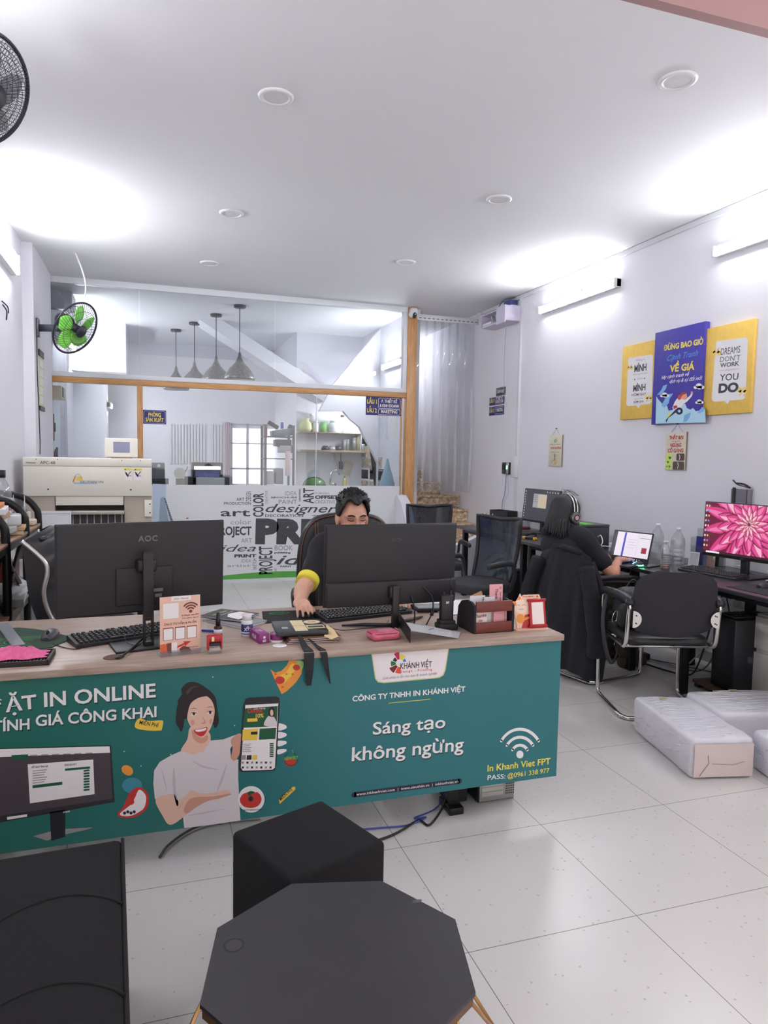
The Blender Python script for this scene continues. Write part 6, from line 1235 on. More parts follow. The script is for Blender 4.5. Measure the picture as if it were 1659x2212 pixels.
def hand(mb, w, f, s, up, palm_l=.085, mode='mouse', side=1):
    """w wrist, f towards the fingertips, s towards the thumb, up back of the hand"""
    w = Vector(w); f = Vector(f).normalized(); s = Vector(s).normalized(); u = Vector(up).normalized()
    P = lambda a, b, c: w+f*a+s*b+u*c
    for b, r in ((-.026, .014), (-.009, .0155), (.009, .0155), (.025, .0145)): limb(mb, [P(-.005, b*.55, .0), P(.04, b*.9, .006), P(.083, b, .004)], [.019, .0165, r*.78], 4, 12)
    L = {'mouse': ((-.03, .058, -.026), (-.011, .074, -.018), (.009, .078, -.008), (.027, .07, -.008)), 'type': ((-.029, .05, -.03), (-.01, .066, -.028), (.009, .07, -.027), (.027, .062, -.026))}[mode]
    for b, ln, dz in L: finger(mb, [P(.078, b*.97, .004), P(.078+ln*.42, b*1.06, .012), P(.078+ln*.76, b*1.1, dz*.25+.004), P(.078+ln, b*1.12, dz)])
    finger(mb, [P(.012, .022, -.004), P(.045, .042, -.012), P(.07, .05, -.02), P(.092, .046, -.026)], .009)
def nails(mb, w, f, s, up, mode='mouse'):
    pass
# ---------------------------------------------------------------- the man
man = thing('person', 'seated man in a black polo with yellow cuffs, hand on the mouse', 'person', (1.05, 3.7, 0))
def loc(*p): return Vector((p[0]-1.05, p[1]-3.7, p[2]))
mw_ = Vector((MOUSE2.x+.004, MOUSE2.y+.098, .803)); shR = Vector((.865, 3.62, 1.0)); elR = on_y(661, 1262, 3.40); shL = Vector((1.225, 3.62, .995)); elL = Vector((1.29, 3.42, .84)); haL = Vector((1.17, 3.2, .80))
HC = on_y(761, 1121, 3.56)
mb = MB(SKIN); mb.at(TR(-1.05, -3.7, 0))
XH = head(mb, HC, (.02, -1, 0), .12)
limb(mb, [(HC.x, HC.y+.02, HC.z-.06), (1.045, 3.62, 1.04), (1.045, 3.65, .98)], [.054, .056, .07])
loft(mb, [((1.04, 3.72, .50), .16, .12), ((1.04, 3.71, .62), .15, .11), ((1.04, 3.68, .80), .16, .11), ((1.045, 3.65, .93), .17, .105), ((1.045, 3.64, 1.01), .11, .08)], (0, -1, 0))
limb(mb, [(.94, 3.63, .985), shR, (shR+elR)/2+Vector((-.01, .0, -.005)), elR, (elR+mw_)/2+Vector((-.004, .01, .008)), mw_], [.06, .06, .05, .044, .04, .027])
limb(mb, [(1.15, 3.63, .985), shL, (shL+elL)/2, elL, (elL+haL)/2, haL], [.06, .06, .05, .044, .04, .027])
hand(mb, mw_, (-.03, -1, -.08), (1, 0, 0), (0, 0, 1)); hand(mb, haL, (-.45, -.9, -.1), (-1, .3, 0), (0, 0, 1), mode='type')
for s in (-1, 1): limb(mb, [(1.04+s*.09, 3.68, .5), (1.04+s*.11, 3.45, .53), (1.04+s*.11, 3.36, .5), (1.04+s*.11, 3.42, .28), (1.04+s*.11, 3.46, .08), (1.04+s*.11, 3.36, .04)], [.09, .075, .06, .055, .042, .035])
fuse(mb, 'body', man, .0045, 5)
PO = mat('black polo cotton', '1B1A1E', .9, bump=(60, .35, .006)); mb = MB(PO); mb.at(TR(-1.05, -3.7, 0))
loft(mb, [((1.04, 3.72, .47), .185, .15), ((1.04, 3.71, .6), .18, .14), ((1.04, 3.68, .8), .19, .135), ((1.045, 3.65, .95), .195, .125), ((1.045, 3.64, 1.025), .14, .095), ((1.045, 3.63, 1.05), .075, .07)], (0, -1, 0))
for a, e in ((shR, elR), (shL, elL)): q = a.lerp(e, .8); limb(mb, [a.lerp(Vector((1.045, 3.64, .99)), .45), a+Vector((0, 0, .004)), a.lerp(e, .4), q], [.08, .075, .06, .052])
fuse(mb, 'polo_shirt', man, .009, 5)
for a, e in ((shR, elR), (shL, elL)):
    d = (e-a).normalized(); c0 = a.lerp(e, .84); c1 = a.lerp(e, 1.0); mb = MB(mat('yellow cuff', 'F0E048', .8)); mb.at(TR(-1.05, -3.7, 0)); mb.tube([c0, c0.lerp(c1, .1), c0.lerp(c1, .5), c1, c1-d*.002, c0], [.054, .0565, .0565, .055, .05, .046], 24, caps=False); mb.build('sleeve_cuff', man, 'yellow sleeve cuff')
mb = MB(mat('dark jeans', '23242C', .9)); mb.at(TR(-1.05, -3.7, 0))
for s in (-1, 1): limb(mb, [(1.04+s*.08, 3.7, .5), (1.04+s*.11, 3.45, .53), (1.04+s*.11, 3.36, .5), (1.04+s*.11, 3.42, .28), (1.04+s*.11, 3.46, .1)], [.115, .09, .075, .068, .06])
fuse(mb, 'trousers', man, .012, 4)
for s in (-1, 1): mb = MB(BLK); mb.at(TR(-1.05, -3.7, 0)); mb.box((1.04+s*.11, 3.4, .04), (.095, .26, .08), .03, 3); mb.build('shoe', man)
XM = TR(-1.05, -3.7, 0) @ XH
def low_m(az):
    a = abs(az)
    if a < .75: return math.radians(40-6*math.cos(a*6))
    if a < 1.25: return math.radians(34-(a-.75)/.5*36)
    if a < 1.75: return math.radians(-2-8*(a-1.25))
    return math.radians(-6-(a-1.75)/1.4*28)
hair_cap('hair', man, XM, low_m, lambda az, el: (.006 if abs(az) > 1.1 and el < .6 else .012)+.024*max(0, math.sin(el))**1.3*(1+.25*math.cos(az)), spike=.0065, seg=84, rows=18, seed=4)
mb = MB(HAIRM); mb.at(XM)
rnd = random.Random(5)
for k in range(240):
    az = rnd.uniform(-PI, PI); el = rnd.uniform(.95 if abs(az) < 1.0 else .6, 1.5); d = Vector((math.sin(az)*math.cos(el), math.cos(az)*math.cos(el), math.sin(el))); t = .024*math.sin(el)+.005
    p = Vector((d.x*(.079+t), d.y*(.098+t)-.01, d.z*(.095+t)+.025)); e = p+(d*.012+Vector((rnd.uniform(-.5, .7), .4, .7))*.011); mb.tube([p-d*.006, p.lerp(e, .6), e], [.0045, .003, .0008], 5)
mb.build('hair_tufts', man)
mb = MB(mat('eyebrow', '241C1C', .8)); mb.at(XM)
for s in (-1, 1):
    mb.tube(cr([(s*.014, .0925, .03), (s*.03, .0905, .036), (s*.05, .0765, .03)], 4), [.0035]*4+[.0042]*4+[.002], 6); mb.tube(cr([(s*.018, .0885, .01), (s*.032, .0875, .0075), (s*.047, .0755, .0105)], 4), .0022, 6)
mb.build('brows_and_lashes', man)
mb = MB(mat('fingernail', 'E8B8A8', .3)); mb.at(TR(-1.05, -3.7, 0))
f_ = Vector((-.03, -1, -.08)).normalized()
for b, ln, dz in ((-.03, .058, -.026), (-.011, .074, -.018), (.009, .078, -.008), (.027, .07, -.008)): p = mw_+f_*(.078+ln-.0)+Vector((b*1.12, 0, dz+.0045)); mb.ball(p, (.0042, .0055, .0022), 8)
mb.build('fingernails', man)
# ---------------------------------------------------------------- the woman, seen from behind
WO = Vector((2.88, 4.3, 0)); wom = thing('person', 'woman seen from behind in a dark tee and headphones, typing on the laptop', 'person', WO); IV = TR(-WO.x, -WO.y, 0); fw = Vector((.97, .12, 0)).normalized(); rt = Vector((fw.y, -fw.x, 0))
HW = on_y(1221, 1112, 4.32); nk = Vector((HW.x+.0, HW.y, 1.005)); ch = Vector((nk.x+.02, 4.31, .86)); pv = Vector((2.9, 4.3, .52))
sR = nk+rt*.165+Vector((.01, 0, -.045)); sL = nk-rt*.165+Vector((.01, 0, -.045)); eR = on_y(1322, 1240, 4.03); eL = sL+fw*.16-rt*.02+Vector((0, 0, -.22))
hR = on_y(1337, 1201, 4.12); hR = Vector((max(hR.x, 3.02), hR.y, .80)); hL = Vector((3.04, 4.38, .80))
mb = MB(SKIN2); mb.at(IV); XW = head(mb, HW, fw, .08)
limb(mb, [(HW.x-.01, HW.y, HW.z-.06), nk, nk+Vector((.0, 0, -.06))], [.05, .05, .06])
loft(mb, [(pv, .16, .11), ((2.88, 4.3, .66), .13, .1), (ch, .145, .1), (nk+Vector((.005, 0, -.04)), .1, .075)], fw)
limb(mb, [nk+rt*.08+Vector((0, 0, -.05)), sR, sR.lerp(eR, .5), eR, eR.lerp(hR, .5)+Vector((.0, 0, -.006)), hR], [.05, .05, .043, .039, .036, .024])
limb(mb, [nk-rt*.08+Vector((0, 0, -.05)), sL, sL.lerp(eL, .5), eL, eL.lerp(hL, .5), hL], [.05, .05, .043, .039, .036, .024])
hand(mb, hR, (.95, .28, -.1), (-.28, .95, 0), (0, 0, 1), mode='type'); hand(mb, hL, (1, -.1, -.1), (-.1, -1, 0), (0, 0, 1), mode='type')
LG_ = []
for s in (-1, 1):
    k = pv+fw*.36+rt*s*.12+Vector((0, 0, .02)); a = Vector((k.x-.02, k.y, .09)); LG_.append((pv+rt*s*.08, k, a)); limb(mb, [pv+rt*s*.08, k-fw*.14, k, k.lerp(a, .5)+fw*-.01, a, a+fw*.1+Vector((0, 0, -.055))], [.09, .075, .06, .05, .04, .03])
fuse(mb, 'body', wom, .0045, 5)
TEE = mat('dark tee cotton', '1E2026', .92, bump=(50, .4, .008)); mb = MB(TEE); mb.at(IV)
loft(mb, [(pv+Vector((-.03, 0, -.02)), .2, .14), ((2.85, 4.3, .66), .185, .14), (ch+Vector((-.02, 0, 0)), .195, .135), (nk+Vector((.0, 0, -.06)), .165, .1), (nk+Vector((0, 0, -.015)), .08, .07)], fw)
for s_, e_ in ((sR, eR), (sL, eL)): limb(mb, [nk.lerp(s_, .4)+Vector((0, 0, -.03)), s_, s_.lerp(e_, .4), s_.lerp(e_, .7)], [.07, .07, .064, .062])
fuse(mb, 'tee_shirt', wom, .008, 5)
cam_ = mat('camouflage cotton', '4A4234', .95, noise=(16, .55)); mb = MB(cam_); mb.at(IV)
for p_, k, a in LG_: limb(mb, [p_, k-fw*.14, k, k.lerp(a, .5), a+Vector((0, 0, .05))], [.115, .098, .085, .08, .085])
fuse(mb, 'cargo_trousers', wom, .01, 4)
for p_, k, a in LG_: mb = MB(mat('brown boot', '4A3A30', .8)); mb.at(IV @ TR(a.x+.05, a.y, .045) @ RZ(math.atan2(fw.y, fw.x))); mb.box((0, 0, 0), (.24, .09, .09), .035, 3); mb.build('shoe', wom)
XWL = IV @ XW
def low_w(az):
    a = abs(az); return math.radians(44) if a < .45 else math.radians(44-(a-.45)/.45*95) if a < .9 else math.radians(-52)
def ext_w(p, az, v, rnd):
    a = abs(az)
    if v > .62 and a > .8:
        q = (v-.62)/.38; p = Vector((p.x*(1+.32*q), p.y*(1+.3*q)-.01*q, p.z-q*(.05+.03*abs(math.sin(az*7))+.012*rnd.random())))
    return p
hair_cap('hair', wom, XWL, low_w, lambda az, el: .016+.008*max(0, math.sin(el)), spike=.003, seg=72, rows=20, seed=9, ext=ext_w)
mb = MB(HAIRM); mb.at(XWL); rnd = random.Random(3)
for k in range(120):
    az = rnd.choice((-1, 1))*rnd.uniform(1.0, PI); r1 = .092+rnd.uniform(0, .014); p = Vector((math.sin(az)*r1*.95, math.cos(az)*r1*1.12-.01, -.03)); q = Vector((p.x*1.12, p.y*1.08, -.095)); e = Vector((q.x*(1.05+.2*rnd.random()), q.y*(1.0+.15*rnd.random()), -.13-.035*rnd.random())); mb.tube(cr([p, q, e], 3), [.008]*3+[.007, .005, .003, .001], 6)
mb.build('hair_locks', wom)
mb = MB(HAIRM); mb.at(XWL)
for k in range(14):
    a = rnd.uniform(-.9, 1.0); mb.tube(cr([(.02*a, -.06, .125), (.07*a, .0, .16+.02*rnd.random()), (.1*a, .07, .14)], 4), .0007, 4)
mb.build('stray_hairs', wom)
hp = thing('headphones', 'black and silver over-ear headphones on the woman\'s head', 'headphones', HW); XP = TR(-HW.x, -HW.y, -HW.z) @ XW
for dy in (-.012, .014): mb = MB(mat('satin silver', 'D4D2D0', .25, .7)); mb.at(XP); mb.tube([(.108*math.sin(a), dy, .02+.128*math.cos(a)) for a in [-1.6+3.2*k/24 for k in range(25)]], .0048, 8); mb.build('headband_rail', hp)
mb = MB(BLK); mb.at(XP); mb.tube([(.1*math.sin(a), 0, .02+.118*math.cos(a)) for a in [-1.1+2.2*k/20 for k in range(21)]], .012, 8, flat=.4); mb.build('headband_pad', hp)
for s in (-1, 1):
    mb = MB(BLK); mb.at(XP @ TR(s*.1, 0, -.012) @ RY(s*PI/2)); mb.lathe([(0, -.012), (.036, -.012), (.044, -.004), (.045, .008), (.04, .02), (.03, .024), (.0, .024)], 28); cup = mb.build('ear_cup', hp)
    mb = MB(mat('satin silver', 'D4D2D0', .25, .7)); mb.at(XP @ TR(s*.1, 0, -.012) @ RY(s*PI/2)); mb.cyl((0, 0, .0235), .016, .003, 20); mb.tube([(.028*math.cos(a*PI/14), .028*math.sin(a*PI/14), .0235) for a in range(28)], .0018, 6, True); mb.tube([(.037*math.cos(a*PI/14), .037*math.sin(a*PI/14), .0205) for a in range(28)], .0012, 6, True); mb.build('cup_ring', cup)
# ---------------------------------------------------------------- jacket on the chair back
JK = mat('dark jacket cloth', '1F1E24', .95, noise=(40, .2), bump=(120, .4, .004))
J0 = Vector((2.645, 4.09, 0)); js = Vector((-.2, .98, 0)).normalized(); jn = Vector((-.98, -.2, 0)); t = thing('jacket', 'dark jacket hanging over the back of the woman\'s chair', 'jacket', J0)
G = []
for i in range(25):
    v = i/24; z = .875-.775*v; hw = .2+.1*min(1, v*3.2)+.03*math.sin(v*3); row = []
    for k in range(33):
        u = -1+2*k/32; top = .03*(1-u*u)-.1*max(0, abs(u)-.55)*(1-v)
        fold = .016*math.sin(u*9+v*2)*min(1, v*2.2)+.01*math.sin(u*17-v*3)*min(1, v*2); bulge = .1*(1-abs(u)**2.4)*(.55+.45*math.sin(min(1, v*1.6)*PI*.5)); hem = .04*u*v-.02*math.sin(u*3)*v
        p = js*(u*hw)+jn*(bulge+fold-.02*(1-v)); row.append((p.x, p.y, z+top*(1-v)**2+hem))
    G.append(row)
inner = [[(p[0]-jn.x*.028, p[1]-jn.y*.028, p[2]) for p in r] for r in G]
mb = MB(JK); mb.surf(G); mb.surf([inner[0], [tuple(Vector(p)+Vector((0, 0, .02))) for p in G[0]], G[0]]); mb.surf(inner[::-1])
for e in (0, -1): mb.surf([[r[e] for r in G], [r[e] for r in inner]])
mb.surf([G[-1], inner[-1]]); mb.build('jacket_body', t)
for s in (-1, 1):
    a = js*(s*.22); mb = MB(JK); mb.tube(cr([a+jn*.05+Vector((0, 0, .80)), a*1.32+jn*.06+Vector((0, 0, .6)), a*1.45+jn*.05+Vector((0, 0, .4)), a*1.4+jn*.04+Vector((0, 0, .24))], 6), [.05]*6+[.056]*6+[.05]*6+[.042], 14); mb.build('sleeve', t)
mb = MB(JK); mb.tube(cr([js*.14+jn*.0+Vector((0, 0, .875)), jn*.045+Vector((0, 0, .905)), js*-.14+Vector((0, 0, .875))], 8), [.012]*8+[.03]*8+[.012], 10, flat=.6); mb.build('collar', t)
# ---------------------------------------------------------------- backpack on the visitor chair
BP = mat('black backpack nylon', '1F1F23', .55, bump=(80, .4, .004)); t = thing('backpack', 'black backpack slumped on the left side of the empty visitor chair', 'bag', (2.79, 3.56, .485), math.radians(-20))
mb = MB(BP); mb.box((0, .02, .115), (.24, .2, .23), .07, 4); fuse(mb, 'bag_body', t, .008, 3)
mb = MB(BP); mb.box((-.03, -.09, .08), (.2, .09, .15), .04, 3); mb.build('front_pocket', t)
mb = MB(mat('grey zip', '55555C', .4, .4)); mb.tube(cr([(-.12, -.1, .12), (-.08, -.125, .155), (.02, -.125, .155), (.07, -.1, .12)], 5), .003, 6); mb.build('zip', t)
mb = MB(BP); mb.tube(cr([(-.1, .1, .2), (-.16, .05, .16), (-.2, -.03, .02), (-.19, -.1, -.14), (-.16, -.12, -.2), (-.12, -.08, -.13), (-.11, -.02, .0)], 6), .014, 8, flat=.35); mb.build('strap', t)
mb = MB(BP); mb.tube(cr([(-.04, .07, .22), (0, .06, .27), (.05, .07, .22)], 6), .011, 8, flat=.5); mb.build('carry_handle', t)
mb = MB(CHROME); mb.tube(cr([(-.125, -.06, .1), (-.15, -.07, .08), (-.155, -.07, .04), (-.13, -.065, .04)], 5, True), .003, 6, True); mb.build('carabiner', t)
# ================================================================= GLASS PARTITION
OAK = wood('honey oak', 'B98450', 'D2A26C', 'Z', 5, .4); OAKX = wood('honey oak rail', 'B98450', 'D2A26C', 'X', 5, .4); ALU = mat('white aluminium', 'DDE0E6', .35); GL = glassy('partition glass', 'F6F9FA', .06)
x_l, x_r = XL, 3.0
w2 = thing('window_2', None, None, (0, 0, 0), kind='structure')
mb = MB(OAK); mb.bar((x_l+.01, YP-.03, 0), (x_l+.085, YP+.05, 2.285), .002); mb.build('frame_post', w2)
mb = MB(OAK); mb.bar((-.128, YP-.03, 0), (-.068, YP+.05, 2.215), .002); mb.build('frame_post', w2)
mb = MB(OAK); mb.bar((3.0, YP-.04, 0), (3.12, YP+.06, ZC-.001), .003); mb.build('frame_post', w2)
mb = MB(OAK); mb.bar((2.945, YP+.0, 0), (2.962, YP+.03, 2.22), .001); mb.build('frame_strip', w2)
mb = MB(OAKX); mb.bar((x_l+.01, YP-.025, 2.215), (2.999, YP+.05, 2.275), .002); mb.build('frame_rail', w2)
mb = MB(GL); mb.bar((x_l+.086, YP+.004, .02), (-.129, YP+.012, 2.214)); mb.build('pane', w2)
mb = MB(GL); mb.bar((-.067, YP+.004, .02), (2.99, YP+.012, 2.214)); mb.build('pane', w2)
mb = MB(ALU); mb.bar((-.067, YP-.01, 0), (3.0, YP+.03, .02)); mb.build('sill', w2)
mb = MB(ALU); mb.bar((1.88, YP+.0, .02), (1.886, YP+.016, 2.214)); mb.build('pane_joint', w2)
w1 = thing('window_1', None, None, (0, 0, 0), kind='structure')
mb = MB(ALU); mb.bar((x_l, YP-.03, 3.245), (3.0, YP+.04, ZC-.0005), .002); mb.bar((x_l, YP-.03, 2.276), (3.0, YP+.04, 2.325), .002); mb.bar((2.945, YP-.03, 2.325), (2.999, YP+.04, 3.245), .002); mb.bar((x_l, YP-.03, 2.325), (x_l+.025, YP+.04, 3.245), .002); mb.build('frame', w1)
for a, b in ((x_l+.026, -.1), (-.092, 1.38), (1.388, 2.944)): mb = MB(GL); mb.bar((a, YP+.003, 2.326), (b, YP+.011, 3.244)); mb.build('pane', w1)
# frosted film with printed words
F, uv = plane_y(YP)
FILMV = mat('frosted vinyl film', 'E6E8EC', .5, alpha=.93); mb = MB(FILMV); mb.bar((-.066, YP-.0012, .024), (2.942, YP+.0032, 1.13))
wk = mat('word ink', '45464C', .55); wl = mat('word grey', '8A8B90', .55)
def cA(p): return (460+p[0]*.25316, 1050+p[1]*.25316)
def word(s, a, b, h, m=wk, bold=0., shear=0.): mb.use(m); tf(mb, s, F, uv, cA(a), cA(b), h*.25316, .002, bold, shear)
def vword(s, a, b, h, m=wk, bold=0.):
    """upright strip reading upward: baseline from a (bottom) to b (top), letters h wide to the left"""
    mb.use(m); A = Vector(uv(*cA(a))); B = Vector(uv(*cA(b))); d = B-A; c = (A+B)/2; hh = (Vector(uv(*cA((a[0]-h, a[1]))))-A).length; mb.text(s, hh/.73, F, c.x, c.y, .002, 'C', bold, width=d.length, rot=math.atan2(d.y, d.x))
for q in [('ART', (200, 125), (268, 124), 26, wk, .01), ('PRODUCTION', (94, 158), (324, 158), 22, wk, .01), ('art', (64, 256), (318, 256), 66, wk, .012), ('color', (150, 328), (324, 326), 44, wl, -.008), ('PROJECT', (20, 416), (328, 415), 72, wk, .03), ('ART', (240, 482), (332, 481), 38, wl), ('PRINT', (182, 608), (370, 606), 26, wk, .05), ('IDEA', (242, 652), (326, 651), 30, wl), ('artist', (120, 690), (318, 688), 24, wl), ('IDEA', (616, 80), (714, 80), 38, wl, -.006), ('BROCHURE', (498, 104), (718, 104), 14, wk, .02), ('PAINT', (562, 152), (716, 152), 38, wl, .005), ('DECORATION', (446, 264), (770, 263), 24, wk, .015), ('graph', (842, 258), (1032, 258), 16, wk, .02), ('PUBLISH', (870, 66), (986, 68), 14, wl), ('OFFSET', (870, 108), (1072, 107), 28, wk, .05), ('CREATIVE', (868, 148), (1042, 149), 28, wl), ('PRINT', (360, 478), (1300, 480), 192, wk, .07), ('ST', (1320, 324), (1382, 324), 36, wk, .02), ('BOOK', (526, 548), (682, 548), 44, wl), ('publishing', (524, 574), (662, 574), 15, wk, .04), ('PAINT', (574, 692), (670, 692), 15, wk, .03), ('AGE', (700, 720), (760, 720), 14, wl)]: word(*q)
word('designer', (448, 222), (1060, 226), 74, wk, .006, .35); word('idea', (60, 560), (366, 556), 62, wk, .0, .35); word('idea', (540, 668), (960, 672), 84, wk, .012, .35)
vword('DESIGN', (324, 128), (324, 46), 44); vword('COLOR', (428, 262), (428, 60), 88, wk, .03); vword('CREATIVE', (468, 152), (468, 38), 24, wl); vword('DRAWING', (748, 130), (748, 24), 16, wk, .03); vword('ART', (858, 148), (858, 16), 92, wk, .02); vword('PROJECT', (504, 750), (504, 512), 116, wk, .02); vword('SKETCH', (370, 712), (370, 620), 34, wk); vword('ART', (544, 728), (544, 698), 22)
mb.use(mat('film leaf green', '58A848', .5)); mb.plate([(x, z) for x, z in [(-.066, .035), (.9, .034), (2.94, .034)]+[(2.94-.1*k, .036+.075*math.sin(PI*min(1, max(0, (2.6-.1*k)/2.2)))) for k in range(30)]], F, .002)
# printed tower at the left of the film
tb = mat('tower print', '8FA3B4', .5); td = mat('tower dark print', '4E5866', .5)
def c9(p): return (310+p[0]*.11453, 1030+p[1]*.11453)
mb.use(mat('sky print', 'B9C9DC', .5)); poly(mb, [c9(p) for p in [(170, 130), (430, 140), (420, 400), (560, 870), (560, 1400), (170, 1400)]], F, uv, .0016)
mb.use(tb); poly(mb, [c9(p) for p in [(318, 400), (375, 372), (392, 400), (480, 860), (540, 1400), (240, 1400), (290, 860)]], F, uv, .002); mb.use(td)
for k in range(14): y = 400+k*38; x = 385+k*11; poly(mb, [c9(p) for p in [(x, y), (x+26+k*2, y), (x+34+k*2, y+30), (x+8, y+30)]], F, uv, .0024)
mb.use(prd); poly(mb, [c9(p) for p in [(806, 770), (848, 770), (848, 795), (806, 795)]], F, uv, .002)
mb.build('frosted_film', w2, 'frosted film printed with words')
def glass_sign(label, x0, x1, z0, z1, draw): mb = MB(BLUEP); mb.bar((x0, YP-.004, z0), (x1, YP+.0005, z1)); draw(mb, FR(((x0+x1)/2, YP-.0042, z0), (1, 0, 0), (0, 0, 1)), x1-x0, z1-z0); tag(mb.build('room_sign'), label, 'sign')
def gs1(mb, FF, w, h): frame_s(mb, FF, -w*.46, h*.06, w*.46, h*.94, mat('lilac line', 'B8B4E0', .5), .004, .02); mb.use(YEL); mb.text('PHÒNG', .06, FF, 0, h*.54, .0006, 'C', .025, width=w*.54); mb.text('SẢN XUẤT', .06, FF, 0, h*.17, .0006, 'C', .025, width=w*.78)
glass_sign('navy sign PHÒNG SẢN XUẤT on the glass beside the wooden post', -.066, .177, 1.802, 1.955, gs1)
def gs2(mb, FF, w, h):
    mb.use(YEL); mb.text('LẦU 1', .07, FF, -w*.33, h*.62, .0006, 'C', .025, width=w*.27); mb.text('LẦU 2', .07, FF, -w*.33, h*.15, .0006, 'C', .025, width=w*.27); frame_s(mb, FF, -w*.15, h*.38, w*.47, h*.94, pw, .004, .015); frame_s(mb, FF, -w*.15, h*.05, w*.47, h*.33, pw, .004, .015); mb.use(pw); mb.text('P. THIẾT KẾ', .05, FF, w*.16, h*.7, .0006, 'C', .02, width=w*.44); mb.text('& KINH DOANH', .05, FF, w*.16, h*.46, .0006, 'C', .02, width=w*.54); mb.text('MAKETING', .055, FF, w*.16, h*.13, .0006, 'C', .02, width=w*.46)
glass_sign('navy floor sign at the top right corner of the large glass pane', 2.49, 2.944, 1.99, 2.214, gs2)
# camera on the post
t = thing('security_camera', 'small white security camera on top of the wooden post', 'camera', (3.055, YP-.075, 3.22)); mb = MB(WHT); mb.box((0, .03, .0), (.1, .07, .04), .01); mb.box((0, 0, .015), (.095, .09, .12), .03, 3); mb.build('body', t); mb = MB(INK); mb.ball((0, -.03, -.018), (.03, .028, .04), 12); mb.build('lens_ball', t); mb = MB(mat('lens white', 'E8E8E8', .3)); mb.ball((0, -.057, -.012), (.008, .004, .008), 8); mb.build('lens', t)
# PVC strip curtain
t = thing('strip_curtain', 'clear hanging strip curtain in the stair doorway', 'curtain', (3.12, YP, 0)); mb = MB(ALU); mb.bar((.0, -.02, 3.17), (.825, .02, 3.24), .002); mb.use(GREYP)
for k in range(14): mb.bar((.03+.058*k, -.024, 3.19), (.06+.058*k, -.02, 3.2))
mb.build('hanger_rail', t)
PVC = glassy('clear vinyl strip', 'EEF0F2', .07, .045, .06)
for k in range(7):
    x = .01+.105*k; G = []
    for i in range(25):
        z = 3.19-2.13*i/24; bow = .03*math.exp(-((i-4.5)/2.6)**2); G.append([(x+.14*j/6+.004*math.sin(i*.5+k), .012*(k % 2)-.018+.012*math.sin(PI*j/6)-bow*math.sin(PI*j/6)+.004*math.sin(i*.35+k*2), z) for j in range(7)])
    mb = MB(PVC); mb.surf(G); mb.build('strip', t)
# ================================================================= STAIRS
MARB = mat('brown marble', 'B8A48C', .25); nt = MARB.node_tree; tc = nt.nodes.new('ShaderNodeTexCoord'); n1 = nt.nodes.new('ShaderNodeTexNoise'); n1.inputs['Scale'].default_value = 11; n1.inputs['Detail'].default_value = 9; n1.inputs['Distortion'].default_value = 2.2
r1 = nt.nodes.new('ShaderNodeValToRGB'); e = r1.color_ramp.elements; e[0].color = lin('8A7A6A'); e[0].position = .36; e[1].color = lin('EADFCC'); e[1].position = .62
for p, c in ((.45, 'BCAE9A'), (.52, 'D2A878'), (.57, 'C8B8A2')): q = e.new(p); q.color = lin(c)
for a, b in ((tc.outputs['Object'], n1.inputs['Vector']), (n1.outputs['Fac'], r1.inputs['Fac']), (r1.outputs['Color'], nt.nodes['Principled BSDF'].inputs['Base Color'])): nt.links.new(a, b)
st = thing('trim_7', None, None, (0, 0, 0), kind='structure'); st['label'] = 'marble stairs rising behind the strip curtain'
RS, Z0, TREAD = .165, 0, .28
mb = MB(MARB)
for k in range(11):
    y0 = 7.62+.0*k+TREAD*k if k else 7.5
    x0 = 3.0 if k < 4 else 3.12; x1 = XR-.002-max(0, k-5)*.16
    yy = 7.35+TREAD*k
    mb.bar((x0-(.12 if k < 3 else 0), yy, RS*k), (x1, yy+TREAD+(2.6-TREAD*k*.6 if k > 5 else .6), RS*(k+1)-.03)); mb.bar((x0-(.14 if k < 3 else 0), yy-.025, RS*(k+1)-.03), (x1, yy+TREAD+.6, RS*(k+1)), .006)
mb.build('steps', st)
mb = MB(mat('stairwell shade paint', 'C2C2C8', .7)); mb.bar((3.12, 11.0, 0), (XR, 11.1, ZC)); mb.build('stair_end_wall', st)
# white curved parapet beside the stairs
mb = MB(WALL); P = [(7.0, 0), (8.5, 0), (8.5, 1.02), (8.28, 1.02), (8.12, .93), (8.02, .80), (7.9, .66), (7.7, .52), (7.45, .44), (7.0, .40)]
mb.prism([(y, z) for y, z in P], .12, FR((2.9, 0, 0), (0, 1, 0), (0, 0, 1))); pz = mb.build('parapet', st)
mb = MB(WALL); Q = [(2.92, 0), (XR, 0), (XR, .84), (3.8, .77), (3.62, .68), (3.4, .58), (3.15, .50), (2.92, .46)]
mb.prism(Q, .1, FR((0, 7.28, 0), (1, 0, 0), (0, 0, 1))); mb.build('curved_parapet', st)
# ================================================================= BEHIND THE GLASS
YK = 10.6
mb = MB(WALL); kx = on_y(640, 900, YK).x; mb.bar((kx, YK, 0), (3.12, YK+.1, ZC)); struct(mb, 'wall_kitchen', 'pale kitchen wall behind the glass')
mb = MB(WALL); mb.bar((kx, YK+.1, 0), (kx+.1, 12.55, ZC)); struct(mb, 'wall_kitchen_side')
mb = MB(WALL); mb.bar((3.12, YP+.07, 0), (3.2, 12.55, ZC)); struct(mb, 'wall_stair')
